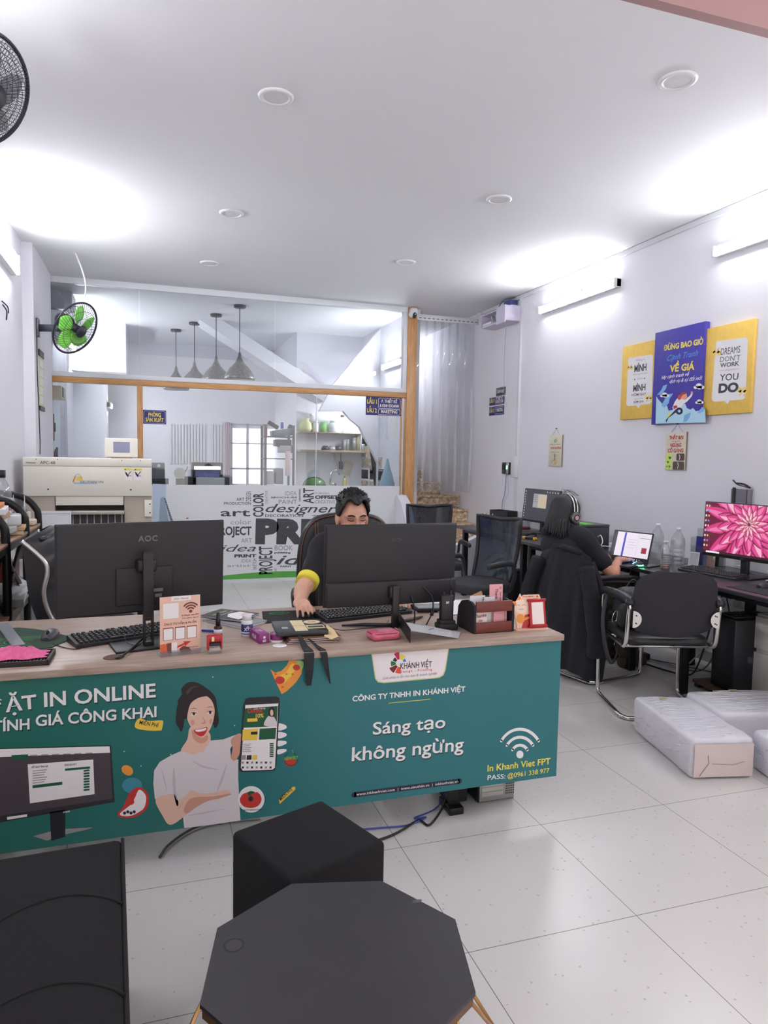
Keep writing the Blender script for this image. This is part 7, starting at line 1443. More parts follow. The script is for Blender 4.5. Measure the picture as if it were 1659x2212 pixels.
# stair underside wall at the right
YS = 9.75; S_ = [(742, 888), (757, 906), (775, 920), (786, 940), (800, 968), (818, 1003), (832, 1030), (850, 1075), (874, 1100), (874, 700), (600, 700), (628, 872), (690, 894)]
mb = MB(WALL); pts = [on_y(*p, YS) for p in [(742, 888), (757, 906), (777, 922), (787, 942), (803, 972), (820, 1008), (832, 1030)]]; pp = [(p.x, p.z) for p in pts]+[(3.119, .9), (3.119, 3.3), (on_y(720, 850, YS).x, on_y(720, 830, YS).z), (on_y(690, 890, YS).x, on_y(690, 888, YS).z)]; mb.prism(pp, .1, FR((0, YS+.1, 0), (1, 0, 0), (0, 0, 1))); struct(mb, 'trim_8', 'white stair underside wall')
mb = MB(WALL); A = [on_y(*p, 10.1) for p in [(418, 705), (468, 680), (872, 905), (872, 985)]]; mb.prism([(p.x, p.z) for p in [on_y(430, 690, 10.1), on_y(462, 680, 10.1), on_y(760, 872, 10.1), on_y(700, 868, 10.1)]], .5, FR((0, 10.6, 0), (1, 0, 0), (0, 0, 1))); struct(mb, 'trim_9', 'sloping white stair slab under the ceiling')
# left wall bits
mb = MB(WALL); mb.bar((XL, 9.6, 0), (XL+.1, 9.9, ZC)); mb.bar((XL, 11.5, 0), (XL+.45, 12.0, ZC)); mb.bar((XL, 10.9, 2.62), (XL+.75, 12.0, ZC)); struct(mb, 'trim_10', 'white pillars behind the glass')
mb = MB(mat('pale blue door', 'C6CCD6', .5)); mb.bar((XL, 8.6, 0), (XL+.03, 9.5, 2.1)); o = mb.build('door_1'); o['kind'] = 'structure'
mb = MB(mat('dark iron', '4A4C54', .4, .4)); mb.box((XL+.04, 8.75, 1.75), (.02, .04, .3), .005); mb.box((XL+.05, 8.75, 1.75), (.03, .07, .1), .01); mb.build('latch', o)
mb = MB(mat('dark iron', '4A4C54', .4, .4))
for k in range(3): mb.box((XL+.04, 8.8+.12*k, 1.4), (.02, .03, .16+.05*k), .004)
mb.build('hook', o)
t = thing('air_conditioner', 'white air conditioner high on the left wall behind the fan', 'air conditioner', (XL, 8.85, 2.72)); mb = MB(WHT); mb.box((.11, 0, .14), (.22, .75, .28), .04, 3); mb.build('body', t); mb = MB(GREYP); mb.bar((.2, -.35, .02), (.222, .35, .05)); mb.build('vent', t)
mb = MB(mat('grey duct box', '8E9098', .5)); mb.bar((XL+.0, 8.75, 3.06), (XL+.25, 9.2, 3.26)); tag(mb.build('duct_box'), 'grey box above the air conditioner behind the glass', 'box')
mb = MB(mat('beige breaker', 'D8D2C0', .5)); mb.bar((XL, 8.45, 2.06), (XL+.16, 8.9, 2.19), .006); mb.use(GREYP); mb.bar((XL+.161, 8.5, 2.07), (XL+.165, 8.66, 2.18)); tag(mb.build('breaker_box'), 'beige breaker box under the wooden rail behind the left pane', 'box')
# pendant lamps
SHD = mat('hammered grey metal', '6E6E72', .35, .6, noise=(30, .3)); CAPM = mat('dark pewter', '4A4B52', .4, .5)
zs = on_y(520, 762, 9.025).z
for k, (px, py, cy, l) in enumerate(((518, 660, 9.025, 'largest pendant lamp, nearest the glass'), (467, 679, 9.703, 'pendant lamp second from the glass'), (420, 697, 10.429, 'pendant lamp third from the glass'), (380, 712, 11.114, 'farthest pendant lamp, with the flat dark shade bottom'))):
    p = on_z(px, py, ZC); t = thing('pendant_lamp', l, 'pendant lamp', (p.x, p.y, ZC), 0, 'grey pendant lamps behind the glass'); D = ZC-(2.43 if k else 2.4)
    mb = MB(CAPM); mb.lathe([(.07, -.03), (.075, -.025), (.075, 0)], 20); mb.build('ceiling_cap', t); mb = MB(BLK); mb.tube([(0, 0, -.03), (0, 0, -D+.3)], .005, 6); mb.build('cord', t)
    mb = MB(SHD); R = .19; mb.lathe([(R*.97, -D+.004), (R, -D+.02), (R*.95, -D+.06), (R*.68, -D+.14), (R*.32, -D+.21), (R*.13, -D+.28), (.014, -D+.34), (0, -D+.34)], 28); mb.build('lamp_shade', t); mb = MB(CAPM); mb.cyl((0, 0, -D), R*.96, .004, 28); mb.build('lamp_opening', t)
# window and blinds on the far back wall
YB = 12.55
def bb(mb, x0, y0, x1, y1, y=YB-.012, d=.01): a = on_y(x0, y0, y); b = on_y(x1, y1, y); mb.bar((a.x, y-d, min(a.z, b.z)), (b.x, y, max(a.z, b.z)))
bl = thing('window_blind', 'white vertical blind on the far back wall behind the glass', 'blind', (0, 0, 0)); mb = MB(mat('white slat', 'DEDFE4', .6))
for k in range(17):
    x = 366+k*6.6+(10 if k > 11 else 0); bb(mb, x, 916, x+4.6, 1001)
mb.build('slats', bl)
wn = thing('window_3', None, None, (0, 0, 0), kind='structure'); mb = MB(mat('window daylight', 'EFEFF4', .5, emit=.4)); bb(mb, 500, 925, 600, 1045, YB-.002, .004); mb.build('pane', wn); mb = MB(mat('window grey frame', 'B4B6C0', .5))
for x in (497, 532, 568, 600): bb(mb, x, 915, x+5, 1047, YB-.01, .02)
for y in (915, 956, 1010): bb(mb, 497, y, 604, y+5, YB-.01, .02)
mb.build('frame', wn)
mb = MB(mat('pink sheer curtain', 'D8C2CC', .8)); a = on_y(486, 912, YB-.06); b = on_y(497, 1047, YB-.06); G = [[(a.x+(b.x-a.x)*j/8, YB-.07+.02*math.sin(j*2.1), a.z+(b.z-a.z)*i/10) for j in range(9)] for i in range(11)]; mb.surf(G); o = mb.build('sheer_curtain'); solidify(o, .004); tag(o, 'narrow pinkish curtain beside the far window', 'curtain')
# big printers on a counter behind the glass
mb = MB(mat('grey counter', 'A8A8AE', .5)); mb.bar((.33, 9.8, .0), (1.5, 10.6, .9)); tag(mb.build('counter'), 'grey counter under the small printers behind the glass', 'counter')
def Yb(px, py, y): p = on_y(px, py, y); return p
t = thing('label_printer', 'dark wide printer with a glowing bar behind the glass', 'printer', (0, 0, 0)); y = 10.0; a = Yb(400, 1046, y); b = Yb(496, 1012, y); mb = MB(mat('dark printer', '34343C', .4)); mb.bar((a.x, y, .9), (b.x, y+.4, a.z+.1), .01); c_, d = Yb(416, 1046, y-.02), Yb(482, 1006, y-.02); mb.bar((c_.x, y, .9), (d.x, y+.4, d.z+.04), .01); mb.build('body', t)
mb = MB(mat('glow bar', 'F0EEFF', .4, emit=2.2)); e1, e2 = Yb(420, 1013, y-.01), Yb(476, 1009, y-.01); mb.bar((e1.x, y-.012, e1.z-.005), (e2.x, y-.004, e2.z+.005)); mb.build('light_bar', t); mb = MB(mat('ink slot', '6A6A9A', .4)); e1, e2 = Yb(422, 1030, y-.01), Yb(474, 1018, y-.01); mb.bar((e1.x, y-.012, e1.z), (e2.x, y-.004, e2.z)); mb.build('slot', t); mb = MB(mat('pale tray', 'C4C8C4', .4)); e1, e2 = Yb(424, 1045, y-.08), Yb(484, 1032, y-.08); mb.bar((e1.x, y-.15, .905), (e2.x, y-.01, e2.z)); mb.use(INK)
for k in range(7): mb.box((e1.x+.05+.05*k, y-.151, .96), (.03, .004, .03))
mb.build('tray', t)
t = thing('tape_stand', 'grey tape roll stand beside the wide printer behind the glass', 'tape', (0, 0, 0)); y = 9.95; a = Yb(392, 1045, y); mb = MB(mat('cream roll', 'D2CDC2', .6)); mb.cyl((Yb(388, 1022, y).x, y+.03, Yb(388, 1022, y).z), .075, .06, 24, RX(PI/2)); mb.build('roll', t); mb = MB(GREYP); mb.bar((Yb(380, 1045, y).x, y-.02, .9), (Yb(400, 1045, y).x, y+.06, Yb(390, 1034, y).z)); mb.tube([(Yb(392, 1035, y).x, y, Yb(392, 1035, y).z), (Yb(406, 1008, y).x, y, Yb(406, 1008, y).z)], .008, 8); mb.build('stand', t)
t = thing('digital_printer', 'grey printer tower right of the cutting machine, behind the glass', 'printer', (0, 0, 0)); y = 9.6; a = Yb(320, 1046, y); b = Yb(356, 1000, y); mb = MB(mat('grey printer', '6C6C74', .45)); mb.bar((a.x, y, 0), (b.x, y+.5, b.z), .01); mb.build('body', t); mb = MB(pw); e = Yb(343, 1006, y); mb.plate(rrect(.035, .035, .004, 3, e.x, e.z), plane_y(y)[0], .0012); mb.text('Canon', .04, plane_y(y)[0], Yb(347, 1014, y).x, Yb(347, 1014, y).z, .0012, 'C', 0, .3); mb.build('sticker', t); mb = MB(mat('dark printer', '34343C', .4)); e1, e2 = Yb(322, 1045, y), Yb(364, 1033, y); mb.bar((e1.x, y-.12, e1.z), (e2.x, y-.001, e2.z), .01); mb.build('tray', t)
# wire rack with tools
t = thing('wire_rack', 'grey metal rack crowded with equipment, left of the kitchen shelves', 'rack', (0, 0, 0)); y0, y1 = 10.0, 10.4; STG = mat('slate steel', '5A5E68', .4, .4); a = Yb(572, 930, y0).x; b = Yb(637, 930, y0).x; topz = Yb(600, 918, y0).z
for x in (a, b-.03):
    for y in (y0, y1-.03): mb = MB(STG); mb.bar((x, y, 0), (x+.03, y+.03, topz)); mb.build('post', t)
for z in (.5, .95, Yb(600, 990, y0).z, Yb(600, 942, y0).z): mb = MB(STG); mb.bar((a, y0, z-.015), (b, y1, z)); mb.build('shelf', t)
def rackbox(name, label, cat, px0, py0, px1, py1, m, d=.2, yy=10.02, rz=0):
    p, q = Yb(px0, py1, yy), Yb(px1, py0, yy); mb = MB(m); mb.at(TR((p.x+q.x)/2, yy+d/2, (p.z+q.z)/2) @ RY(rz)); mb.box((0, 0, 0), (q.x-p.x, d, q.z-p.z), .006); return tag(mb.build(name), label, cat)
rackbox('equipment_box', 'blue grey slanted box on top of the wire rack', 'box', 590, 928, 632, 942, mat('slate blue', '7C828E', .4), .3, 10.03, -.15); rackbox('equipment_box', 'dark panel leaning at the top right of the wire rack', 'box', 622, 918, 634, 938, mat('slate dark', '4A4E5A', .4), .05, 10.2, .3); rackbox('red_box', 'small red and yellow box at the top left of the wire rack', 'box', 572, 921, 578, 941, RED, .08); rackbox('equipment_box', 'dark machine on the upper shelf of the wire rack', 'box', 596, 950, 630, 964, mat('slate dark', '4A4E5A', .4), .25); rackbox('label_box', 'grey box with a C and an arrow on the middle rack shelf', 'box', 604, 962, 632, 978, mat('pale grey box', 'B4B6B8', .5), .2); rackbox('black_tool', 'long black tool leaning across the top of the wire rack', 'tool', 578, 914, 603, 922, BLK, .04, 10.1, .5)
rackbox('spray_bottle', 'blue bottle with an orange top on the rack', 'bottle', 607, 912, 613, 926, mat('blue bottle', '3A5AB0', .4), .05, 10.25); rackbox('cloth', 'pale cloth hanging on the rack front', 'cloth', 616, 975, 628, 1028, mat('pinkish cloth', 'DCC6C6', .9), .01, 9.985); rackbox('storage_bin', 'pale bin on the lower rack shelf', 'bin', 574, 1018, 592, 1046, mat('pale bin', 'BCBCC2', .5), .25); rackbox('storage_bin', 'grey bin beside the pale bin on the rack', 'bin', 596, 1012, 612, 1046, mat('grey bin', '8E8E96', .5), .25)
# kitchen
def kshelf(label, y, px0, py0, px1, py1): p, q = Yb(px0, py0, YK-.25), Yb(px1, py1, YK-.25); mb = MB(wood('kitchen shelf wood', '8E7A62', 'A89478', 'X', 5, .5)); mb.bar((p.x, YK-.25, q.z), (q.x, YK-.001, p.z), .002); tag(mb.build('wall_shelf'), label, 'shelf'); return p.z
z1 = kshelf('upper wooden kitchen shelf behind the glass', 0, 648, 932, 785, 938); z2 = kshelf('lower wooden kitchen shelf behind the glass', 0, 649, 971, 806, 979)
def jar(label, px, z, h, r, m, lid=None, prof=None, cat='jar', name='glass_jar', yy=YK-.13):
    x = Yb(px, 930, yy).x; t = thing(name, label, cat, (x, yy, z)); mb = MB(m); mb.lathe(prof or [(r*.9, 0), (r, .01), (r, h*.8), (r*.7, h), (0, h)], 16); mb.build('vessel', t)
    if lid: mb = MB(lid); mb.lathe([(r*.72, h*.98), (r*.72, h+.03), (0, h+.03)], 16); mb.build('lid', t)
KG = glassy('kitchen glass', 'E6EAEA', .15, .25); kgreen = mat('green pouch', '7CB86A', .5); kyel = mat('yellow green bag', 'C8CC94', .6)
jar('yellowish bag bulging at the left end of the upper kitchen shelf', 660, z1, .19, .09, kyel, None, [(.07, 0), (.1, .05), (.085, .13), (.05, .17), (.06, .2), (0, .2)], 'bag', 'food_bag'); jar('tall jar with a pale lid behind the yellowish bag', 673, z1, .25, .045, KG, WHT, yy=YK-.06); jar('white jar second from the left on the upper kitchen shelf', 681, z1, .14, .05, mat('white ceramic', 'DCDEDE', .3), WHT); jar('green printed pouch on the upper kitchen shelf', 699, z1, .15, .055, kgreen, None, [(.05, 0), (.055, .06), (.05, .15), (0, .15)], 'pouch', 'green_pouch'); jar('white electric pot with a wire handle on the upper kitchen shelf', 722, z1, .15, .095, mat('white enamel', 'E0E2E8', .25), mat('pale lid', 'C8CAD0', .3), None, 'pot', 'cooking_pot'); jar('tall dark topped grinder on the upper kitchen shelf', 740, z1, .24, .045, KG, mat('maroon lid', '5A3A40', .4), None, 'jar', 'coffee_grinder'); jar('clear jar near the right end of the upper kitchen shelf', 755, z1, .12, .05, KG, KG)
for k, (px, h, r, l) in enumerate(((744, .16, .03, 'slim dark glass among the glasses on the lower kitchen shelf'), (751, .17, .03, 'tall glass beside the slim dark glass'), (765, .2, .035, 'clear bottle on the lower kitchen shelf'), (774, .27, .04, 'yellowish glass jug on the lower kitchen shelf'), (784, .1, .03, 'short glass third from the right end'), (790, .1, .03, 'short glass second from the right end'), (797, .11, .03, 'short glass at the right end of the lower kitchen shelf'))): jar(l, px, z2, h, r, KG if k != 3 else mat('straw glass', 'C4C0A0', .2, alpha=.7), None, [(r*.8, 0), (r, h), (r*.9, h), (r*.7, .01)], 'glass', 'drinking_glass')
for k, (px, l) in enumerate(((703, 'dark upturned bowl on the left of the lower kitchen shelf'), (718, 'pale glass bowl between the two dark bowls'), (731, 'dark upturned bowl on the right of the pale bowl'))): jar(l, px, z2, .07, .065, KG if k == 1 else mat('dark bowl', '3E3844', .3), None, [(.065, 0), (.062, .03), (.04, .065), (0, .07)], 'bowl', 'bowl')
t = thing('faucet', 'curved chrome kitchen faucet behind the glass', 'faucet', (0, 0, 0)); y = YK-.2; mb = MB(CHROME); mb.tube(cr([Yb(713, 1047, y), Yb(714, 1030, y), Yb(718, 1018, y), Yb(725, 1016, y), Yb(731, 1020, y), Yb(733, 1026, y)], 6), .014, 10); mb.build('spout', t); mb = MB(CHROME); mb.tube([Yb(712, 1044, y), Yb(726, 1047, y)], .018, 8); mb.build('handle', t)
mb = MB(mat('kitchen counter', 'C8CCC8', .4)); mb.bar((kx, 10.0, .0), (3.119, YK-.001, Yb(760, 1052, 10.2).z)); tag(mb.build('kitchen_counter'), 'pale kitchen counter under the faucet', 'counter')
zc_ = Yb(760, 1052, 10.2).z
t = thing('dish_cover', 'green dome food cover on the kitchen counter', 'cover', (Yb(679, 1045, 10.3).x, 10.3, zc_)); mb = MB(glassy('green net', '9CC48C', .05, .4)); mb.lathe([(.17, 0), (.165, .04), (.12, .1), (.06, .13), (0, .135)], 24); mb.build('net_dome', t); mb = MB(INK); mb.tube([(.172*math.cos(a), 0, .14*math.sin(a)) for a in [PI*k/16 for k in range(17)]], .006, 6); mb.build('rim_wire', t)
t = thing('dish_soap', 'small green and yellow soap bottle beside the faucet', 'bottle', (Yb(744, 1045, 10.35).x, 10.35, zc_)); mb = MB(mat('soap yellow', 'D0C070', .4)); mb.lathe([(.03, 0), (.033, .02), (.03, .1), (.012, .13), (0, .13)], 14); mb.build('bottle', t); mb = MB(kgreen); mb.lathe([(.014, .125), (.014, .17), (0, .17)], 12); mb.build('cap', t)
t = thing('detergent_jug', 'white and blue detergent jug on the counter', 'jug', (Yb(806, 1045, 10.2).x, 10.2, zc_)); mb = MB(mat('jug white', 'D4DAE4', .4)); mb.box((0, 0, .14), (.15, .1, .28), .03, 3); mb.build('jug', t); mb = MB(mat('jug blue label', '8AA4D8', .4)); mb.box((0, -.051, .1), (.13, .004, .16), .002); mb.use(mat('berry red', 'B04058', .4)); mb.plate(sm([(-.04, .04), (-.05, .1), (-.02, .16), (.01, .1), (0, .04)]), FR((0, -.0535, 0), (1, 0, 0), (0, 0, 1)), .001); mb.build('label', t)
t = thing('plastic_bag', 'pale blue plastic bag hanging at the right end of the kitchen', 'bag', (Yb(836, 1045, 8.65).x, 8.65, 1.0)); mb = MB(mat('blue plastic', '9CC4DC', .35, alpha=.85)); mb.lathe([(.09, .0), (.11, .08), (.08, .22), (.04, .34), (.012, .46), (0, .47)], 14); mb.build('bag', t)
mb = MB(mat('cutting board', 'C8BEA8', .6)); mb.at(TR(Yb(750, 1010, YK-.02).x, YK-.03, Yb(750, 1010, YK-.02).z) @ RY(.35)); mb.box((0, 0, 0), (.14, .02, .2), .01); tag(mb.build('cutting_board'), 'pale cutting board hanging tilted under the lower kitchen shelf', 'board')
mb = MB(mat('dark brush', '5A5650', .6)); p = Yb(736, 1005, YK-.03); mb.bar((p.x-.03, YK-.05, p.z-.06), (p.x+.03, YK-.02, p.z+.06), .008); mb.tube([(p.x, YK-.03, p.z+.06), (p.x, YK-.03, p.z+.28)], .005, 6); tag(mb.build('scrub_brush'), 'small dark brush hanging under the lower kitchen shelf', 'brush')
mb = MB(mat('pale ladle', 'C4C2B4', .4)); p = Yb(722, 990, YK-.03); mb.ball((p.x, YK-.04, p.z+.1), (.035, .015, .035), 10); mb.tube([(p.x, YK-.03, p.z+.08), (p.x+.02, YK-.03, p.z-.12)], .012, 6); tag(mb.build('ladle'), 'pale utensil hanging left of the dark brush', 'utensil')
t = thing('wall_outlet', 'grey outlet picture plate below the floor sign behind the glass', 'plate', (Yb(841, 908, YS-.01).x, YS-.004, Yb(841, 908, YS).z)); mb = MB(mat('plate grey', 'B4B8B4', .5)); mb.bar((-.04, -.012, -.08), (.04, 0, .08), .003); mb.build('plate', t); mb = MB(mat('plate pale', 'DADCD4', .5)); mb.plate([(-.02, -.06), (.02, -.06), (.005, .0), (-.005, .0)], FR((0, -.0125, 0), (1, 0, 0), (0, 0, 1)), .0008); mb.build('mark', t)
# ================================================================= CUTTING MACHINE
BEI = mat('machine ivory', 'E4E0D4', .45); BEI2 = mat('machine ivory light', 'ECE8DC', .45); TAU = mat('machine taupe', 'B4A99C', .5); MY = 6.45
t = thing('paper_cutter', 'large ivory paper cutting machine in front of the glass partition', 'machine', (-.485, MY, 0)); mb = MB(BEI); mb.bar((-.5, 0, 1.107), (.502, .5, 1.357), .006)
FF = FR((0, -.0003, 0), (1, 0, 0), (0, 0, 1)); mb.use(mat('grey badge text', '6A6660', .5)); mb.text('SIEUTHIIN.VN', .03, FF, .02, 1.218, .0008, 'C', .01, .2); mb.use(mat('badge orange', 'D8843A', .5)); mb.plate([(-.13, 1.225), (-.118, 1.225), (-.1, 1.275), (-.112, 1.275)], FF, .0006); mb.use(mat('badge yellow', 'E4CE5A', .5)); mb.plate([(-.1, 1.24), (-.05, 1.24), (-.05, 1.27), (-.09, 1.275)], FF, .0005); mb.use(mat('badge blue', 'A8C0DC', .5)); mb.plate([(-.12, 1.21), (.06, 1.21), (.06, 1.222), (-.12, 1.222)], FF, .0004); mb.use(mat('badge grey', '8A8A88', .5)); mb.stroke([(-.085+.024*math.cos(a*PI/10), 1.262+.03*math.sin(a*PI/10)) for a in range(11)], .003, FF, .0008)
for x0 in (.275, .355): mb.use(pw); mb.plate(rrect(.066, .1, .002, 2, x0+.033, 1.295), FF, .0004); mb.use(mat('warning yellow', 'E8D840', .5)); mb.plate([(x0, 1.328), (x0+.066, 1.328), (x0+.066, 1.345), (x0, 1.345)], FF, .0008); mb.use(INK); mb.plate([(x0+.006, 1.33), (x0+.02, 1.33), (x0+.013, 1.343)], FF, .0012); mb.plate([(x0+.008, 1.318), (x0+.024, 1.308), (x0+.04, 1.278), (x0+.03, 1.272), (x0+.016, 1.292)], FF, .0008); mb.stroke([(x0+.03, 1.285), (x0+.055, 1.318)], .006, FF, .0008); mb.stroke([(x0+.04, 1.285), (x0+.058, 1.28)], .004, FF, .0008)
mb.use(INK)
for x, z in ((-.315, 1.165), (.33, 1.163)): mb.plate(disc(.007, 12, x, z), FF, .0006)
mb.build('head_cover', t)
mb = MB(BEI2); mb.bar((-.5, -.002, 1.358), (.502, .5, 1.428), .006); mb.use(INK); F2 = FR((0, -.0025, 0), (1, 0, 0), (0, 0, 1)); mb.text('APC-48', .036, F2, -.315, 1.372, .0006, 'C'); mb.text('Watermaru', .016, F2, -.44, 1.378, .0006, 'C', .02)
for x in (-.4, -.24, .26, .41): mb.plate(disc(.004, 8, x, 1.412), F2, .0006)
mb.build('top_cap', t)
for a, b, nm in ((-.495, -.268, 'side_tower'), (.275, .5, 'side_tower')): mb = MB(TAU); mb.bar((a, .02, 0), (b, .5, 1.106), .004); mb.build(nm, t)
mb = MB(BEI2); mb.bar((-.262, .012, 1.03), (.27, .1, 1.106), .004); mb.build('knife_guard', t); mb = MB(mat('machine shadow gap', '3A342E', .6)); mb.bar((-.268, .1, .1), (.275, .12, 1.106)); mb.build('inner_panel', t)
mb = MB(mat('worn steel bed', 'BDB8AE', .35, .5)); mb.bar((-.268, -.05, .957), (.275, .1, .985), .003); mb.build('bed', t)
mb = MB(mat('machine dark grey', '4A464A', .5)); mb.bar((-.268, .04, .62), (.275, .1, .956)); mb.build('roller_box', t)
for k in range(10): mb = MB(mat('worn steel bed', 'BDB8AE', .35, .5)); x = -.24+.055*k; mb.tube([(x, .015, .956), (x, .015, .875), (x, .015, .86), (x, .015, .83), (x, .015, .8), (x, .015, .64)], [.005, .005, .011, .011, .005, .005], 8); mb.build('guide_rod', t)
mb = MB(BEI2); mb.bar((.44, .0, .93), (.498, .02, 1.075), .003); mb.use(INK); F3 = FR((0, -.0003, 0), (1, 0, 0), (0, 0, 1))
for z in (.965, 1.04): mb.plate(disc(.006, 10, .484, z), F3, .0005)
mb.build('switch_box', t)
mb = MB(BEI2); mb.at(TR(.255, .1, 1.52) @ RX(-.08)); mb.box((0, 0, 0), (.265, .05, .16), .005); mb.use(mat('lcd grey blue', '8E90AA', .25)); mb.plate([(-.065, -.045), (.068, -.045), (.068, .048), (-.065, .048)], FR((0, -.0255, 0), (1, 0, 0), (0, 0, 1)), .0006); mb.build('control_panel', t); mb = MB(TAU); mb.bar((.17, .09, 1.429), (.34, .15, 1.452)); mb.build('panel_foot', t)
# white pad leaning
t = MB(mat('white pad', 'DCDEE2', .6)); t.at(TR(-.65, 5.62, 0) @ RX(-.03)); t.bar((-.13, 0, .42), (.1, .012, 1.045), .001); t.use(INK)
for k in range(20): t.bar((-.12+.011*k, -.0006, 1.022), (-.116+.011*k, .0, 1.027))
tag(t.build('wall_calendar'), 'tall blank white spiral pad standing in front of the cutting machine', 'pad'); mb = MB(mat('grey cabinet', '8A8A92', .5)); mb.bar((-1.0, 5.55, .0), (-.45, 6.1, .42), .004); tag(mb.build('cabinet'), 'low grey cabinet under the blank white pad', 'cabinet')
# ================================================================= FANS
NAVY = mat('dark navy wire', '22222E', .4); GRN = mat('translucent green blade', '9CFF68', .3, alpha=.9)
def wall_fan(name, label, c, nrm, R, wall, blades, dark=NAVY, wires=60, front_badge=True, sw=.0016):
    n = Vector(nrm).normalized(); up = Vector((0, 0, 1)); s = up.cross(n).normalized(); v = n.cross(s); X = Matrix(((s.x, v.x, n.x, 0), (s.y, v.y, n.y, 0), (s.z, v.z, n.z, 0), (0, 0, 0, 1))); t = thing(name, label, 'fan', c)
    mb = MB(dark); mb.at(X); mb.tube([(R*math.cos(a), R*math.sin(a), 0) for a in [2*PI*k/48 for k in range(48)]], .009, 8, True); mb.build('guard_ring', t)
    for sg, nm, dp in ((1, 'front_guard', .075), (-1, 'rear_guard', .075)):
        mb = MB(dark); mb.at(X); tw = .55*sg
        for k in range(wires):
            a = 2*PI*k/wires; mb.tube([(R*f*math.cos(a+tw*(1-f)), R*f*math.sin(a+tw*(1-f)), sg*dp*(1-f**3)**.6 if f < 1 else 0) for f in (.2, .45, .7, .85, .95, 1.)], sw, 4, caps=False)
        for f in ((.22, .5, .75) if wires < 70 else (.22, .38, .52, .64, .74, .83, .91)): mb.tube([(R*f*math.cos(a), R*f*math.sin(a), sg*dp*(1-f**3)**.6) for a in [2*PI*k/36 for k in range(36)]], sw*1.3, 4, True)
        mb.build(nm, t)
    mb = MB(dark); mb.at(X); mb.lathe([(0, .082), (.05, .082), (.055, .07), (.0, .066)], 20); mb.build('badge', t)
    for k in range(5):
        mb = MB(blades); mb.at(X @ RZ(2*PI*k/5+.3)); G = []
        for i in range(7):
            r = .04+(R*.86-.04)*i/6; w = .3+.85*math.sin(PI*min(1, .2+i/8)); G.append([(r*math.cos(w*(j/5-.5)+.25*i/6), r*math.sin(w*(j/5-.5)+.25*i/6), .03*(j/5-.5)) for j in range(6)])
        mb.surf(G); o = mb.build('blade', t); solidify(o, .003)
    mb = MB(dark); mb.at(X); mb.lathe([(0, .03), (.035, .028), (.04, -.02), (0, -.02)], 18); mb.build('hub', t)
    mb = MB(dark); mb.at(X); mb.lathe([(0, -.07), (.055, -.07), (.07, -.1), (.07, -.16), (.055, -.2), (.0, -.205)], 20)
    for k in range(16): a = 2*PI*k/16; mb.box((.069*math.cos(a), .069*math.sin(a), -.13), (.006, .006, .05))
    mb.build('motor', t)
    mb = MB(mat('dial white', 'DADADA', .4)); mb.at(X); mb.cyl((0, .068, -.17), .03, .012, 18, RX(-PI/2)); mb.build('dial', t)
    W = Vector(wall)-Vector(c); m = Vector(n)*-.14; mb = MB(mat('bracket grey', '5A5C66', .4, .3)); mb.tube([m+Vector((0, 0, -.05)), Vector((m.x-.04, m.y, W.z)), Vector((W.x+.02, W.y, W.z))], [.03, .032, .034], 8); mb.box((W.x+.012, W.y, W.z), (.02, .1, .16), .004); mb.build('wall_bracket', t)
def oblique(px, py, a, b, c):
    d = ray(px, py).normalized(); r = (_r-d*_r.dot(d)).normalized(); u = (_u-d*_u.dot(d)-r*_u.dot(r)).normalized(); return r*a+u*b-d*c
wall_fan('wall_fan', 'wall fan with translucent green blades beside the glass partition', on_y(163, 709, 7.12), oblique(163, 709, .63, -.44, .64), .245, (-.97, 7.25, 2.60), GRN, wires=56)
wall_fan('wall_fan', 'dark wall fan cut by the upper left photo edge', on_y(-38, 193, 3.5), oblique(-38, 193, .55, -.36, .75), .225, (XL, 3.55, 2.9), mat('dark blade', '3A3C48', .3, alpha=.35), wires=84, sw=.0011)
cable('fan_cable', 'pale cable hanging from the ceiling to the green bladed fan', [(-.64, 7.3, ZC), (-.58, 7.25, 3.15), (-.55, 7.22, 3.0), (-.57, 7.2, 2.85), (-.64, 7.18, 2.68)], .0075, WHT)
cable('fan_cable', 'thin black cable running down the pillar below the green fan', [(-.966, 7.22, 2.52), (-.966, 7.21, 2.2), (-.966, 7.26, 1.9), (-.966, 7.3, 1.6), (-.966, 7.28, 1.45)], .004, BLK)
t = thing('hanging_poster', 'narrow yellowish paper strip hanging on the pillar under the green fan', 'poster', (XL+.09, 7.46, 1.86)); mb = MB(mat('yellowish paper', 'D8D6A8', .7)); mb.bar((.001, -.14, .04), (.006, .14, .5)); mb.use(mat('white paper', 'E8E8EC')); FPX_ = FR((.0062, 0, 0), (0, 1, 0), (0, 0, 1))
for k in range(5): mb.plate(rrect(.22, .07, .005, 2, 0, .1+.085*k), FPX_, .0004)
mb.build('sheet', t); mb = MB(BLK); mb.bar((.0, -.15, .5), (.012, .15, .56)); mb.build('rail', t); mb = MB(BLK); mb.bar((.0, -.15, .0), (.012, .15, .04)); mb.build('rail', t)
for k, pts in enumerate(([(XL+.01, 6.1, 2.6), (XL+.03, 6.2, 2.58), (XL+.02, 6.3, 2.55)], [(XL+.01, 6.12, 2.58), (XL+.03, 6.16, 2.54), (XL+.02, 6.2, 2.48)])): cable('loose_wire', ('short bare black wire poking from the left wall', 'second short black wire poking down from the left wall')[k], pts, .005)
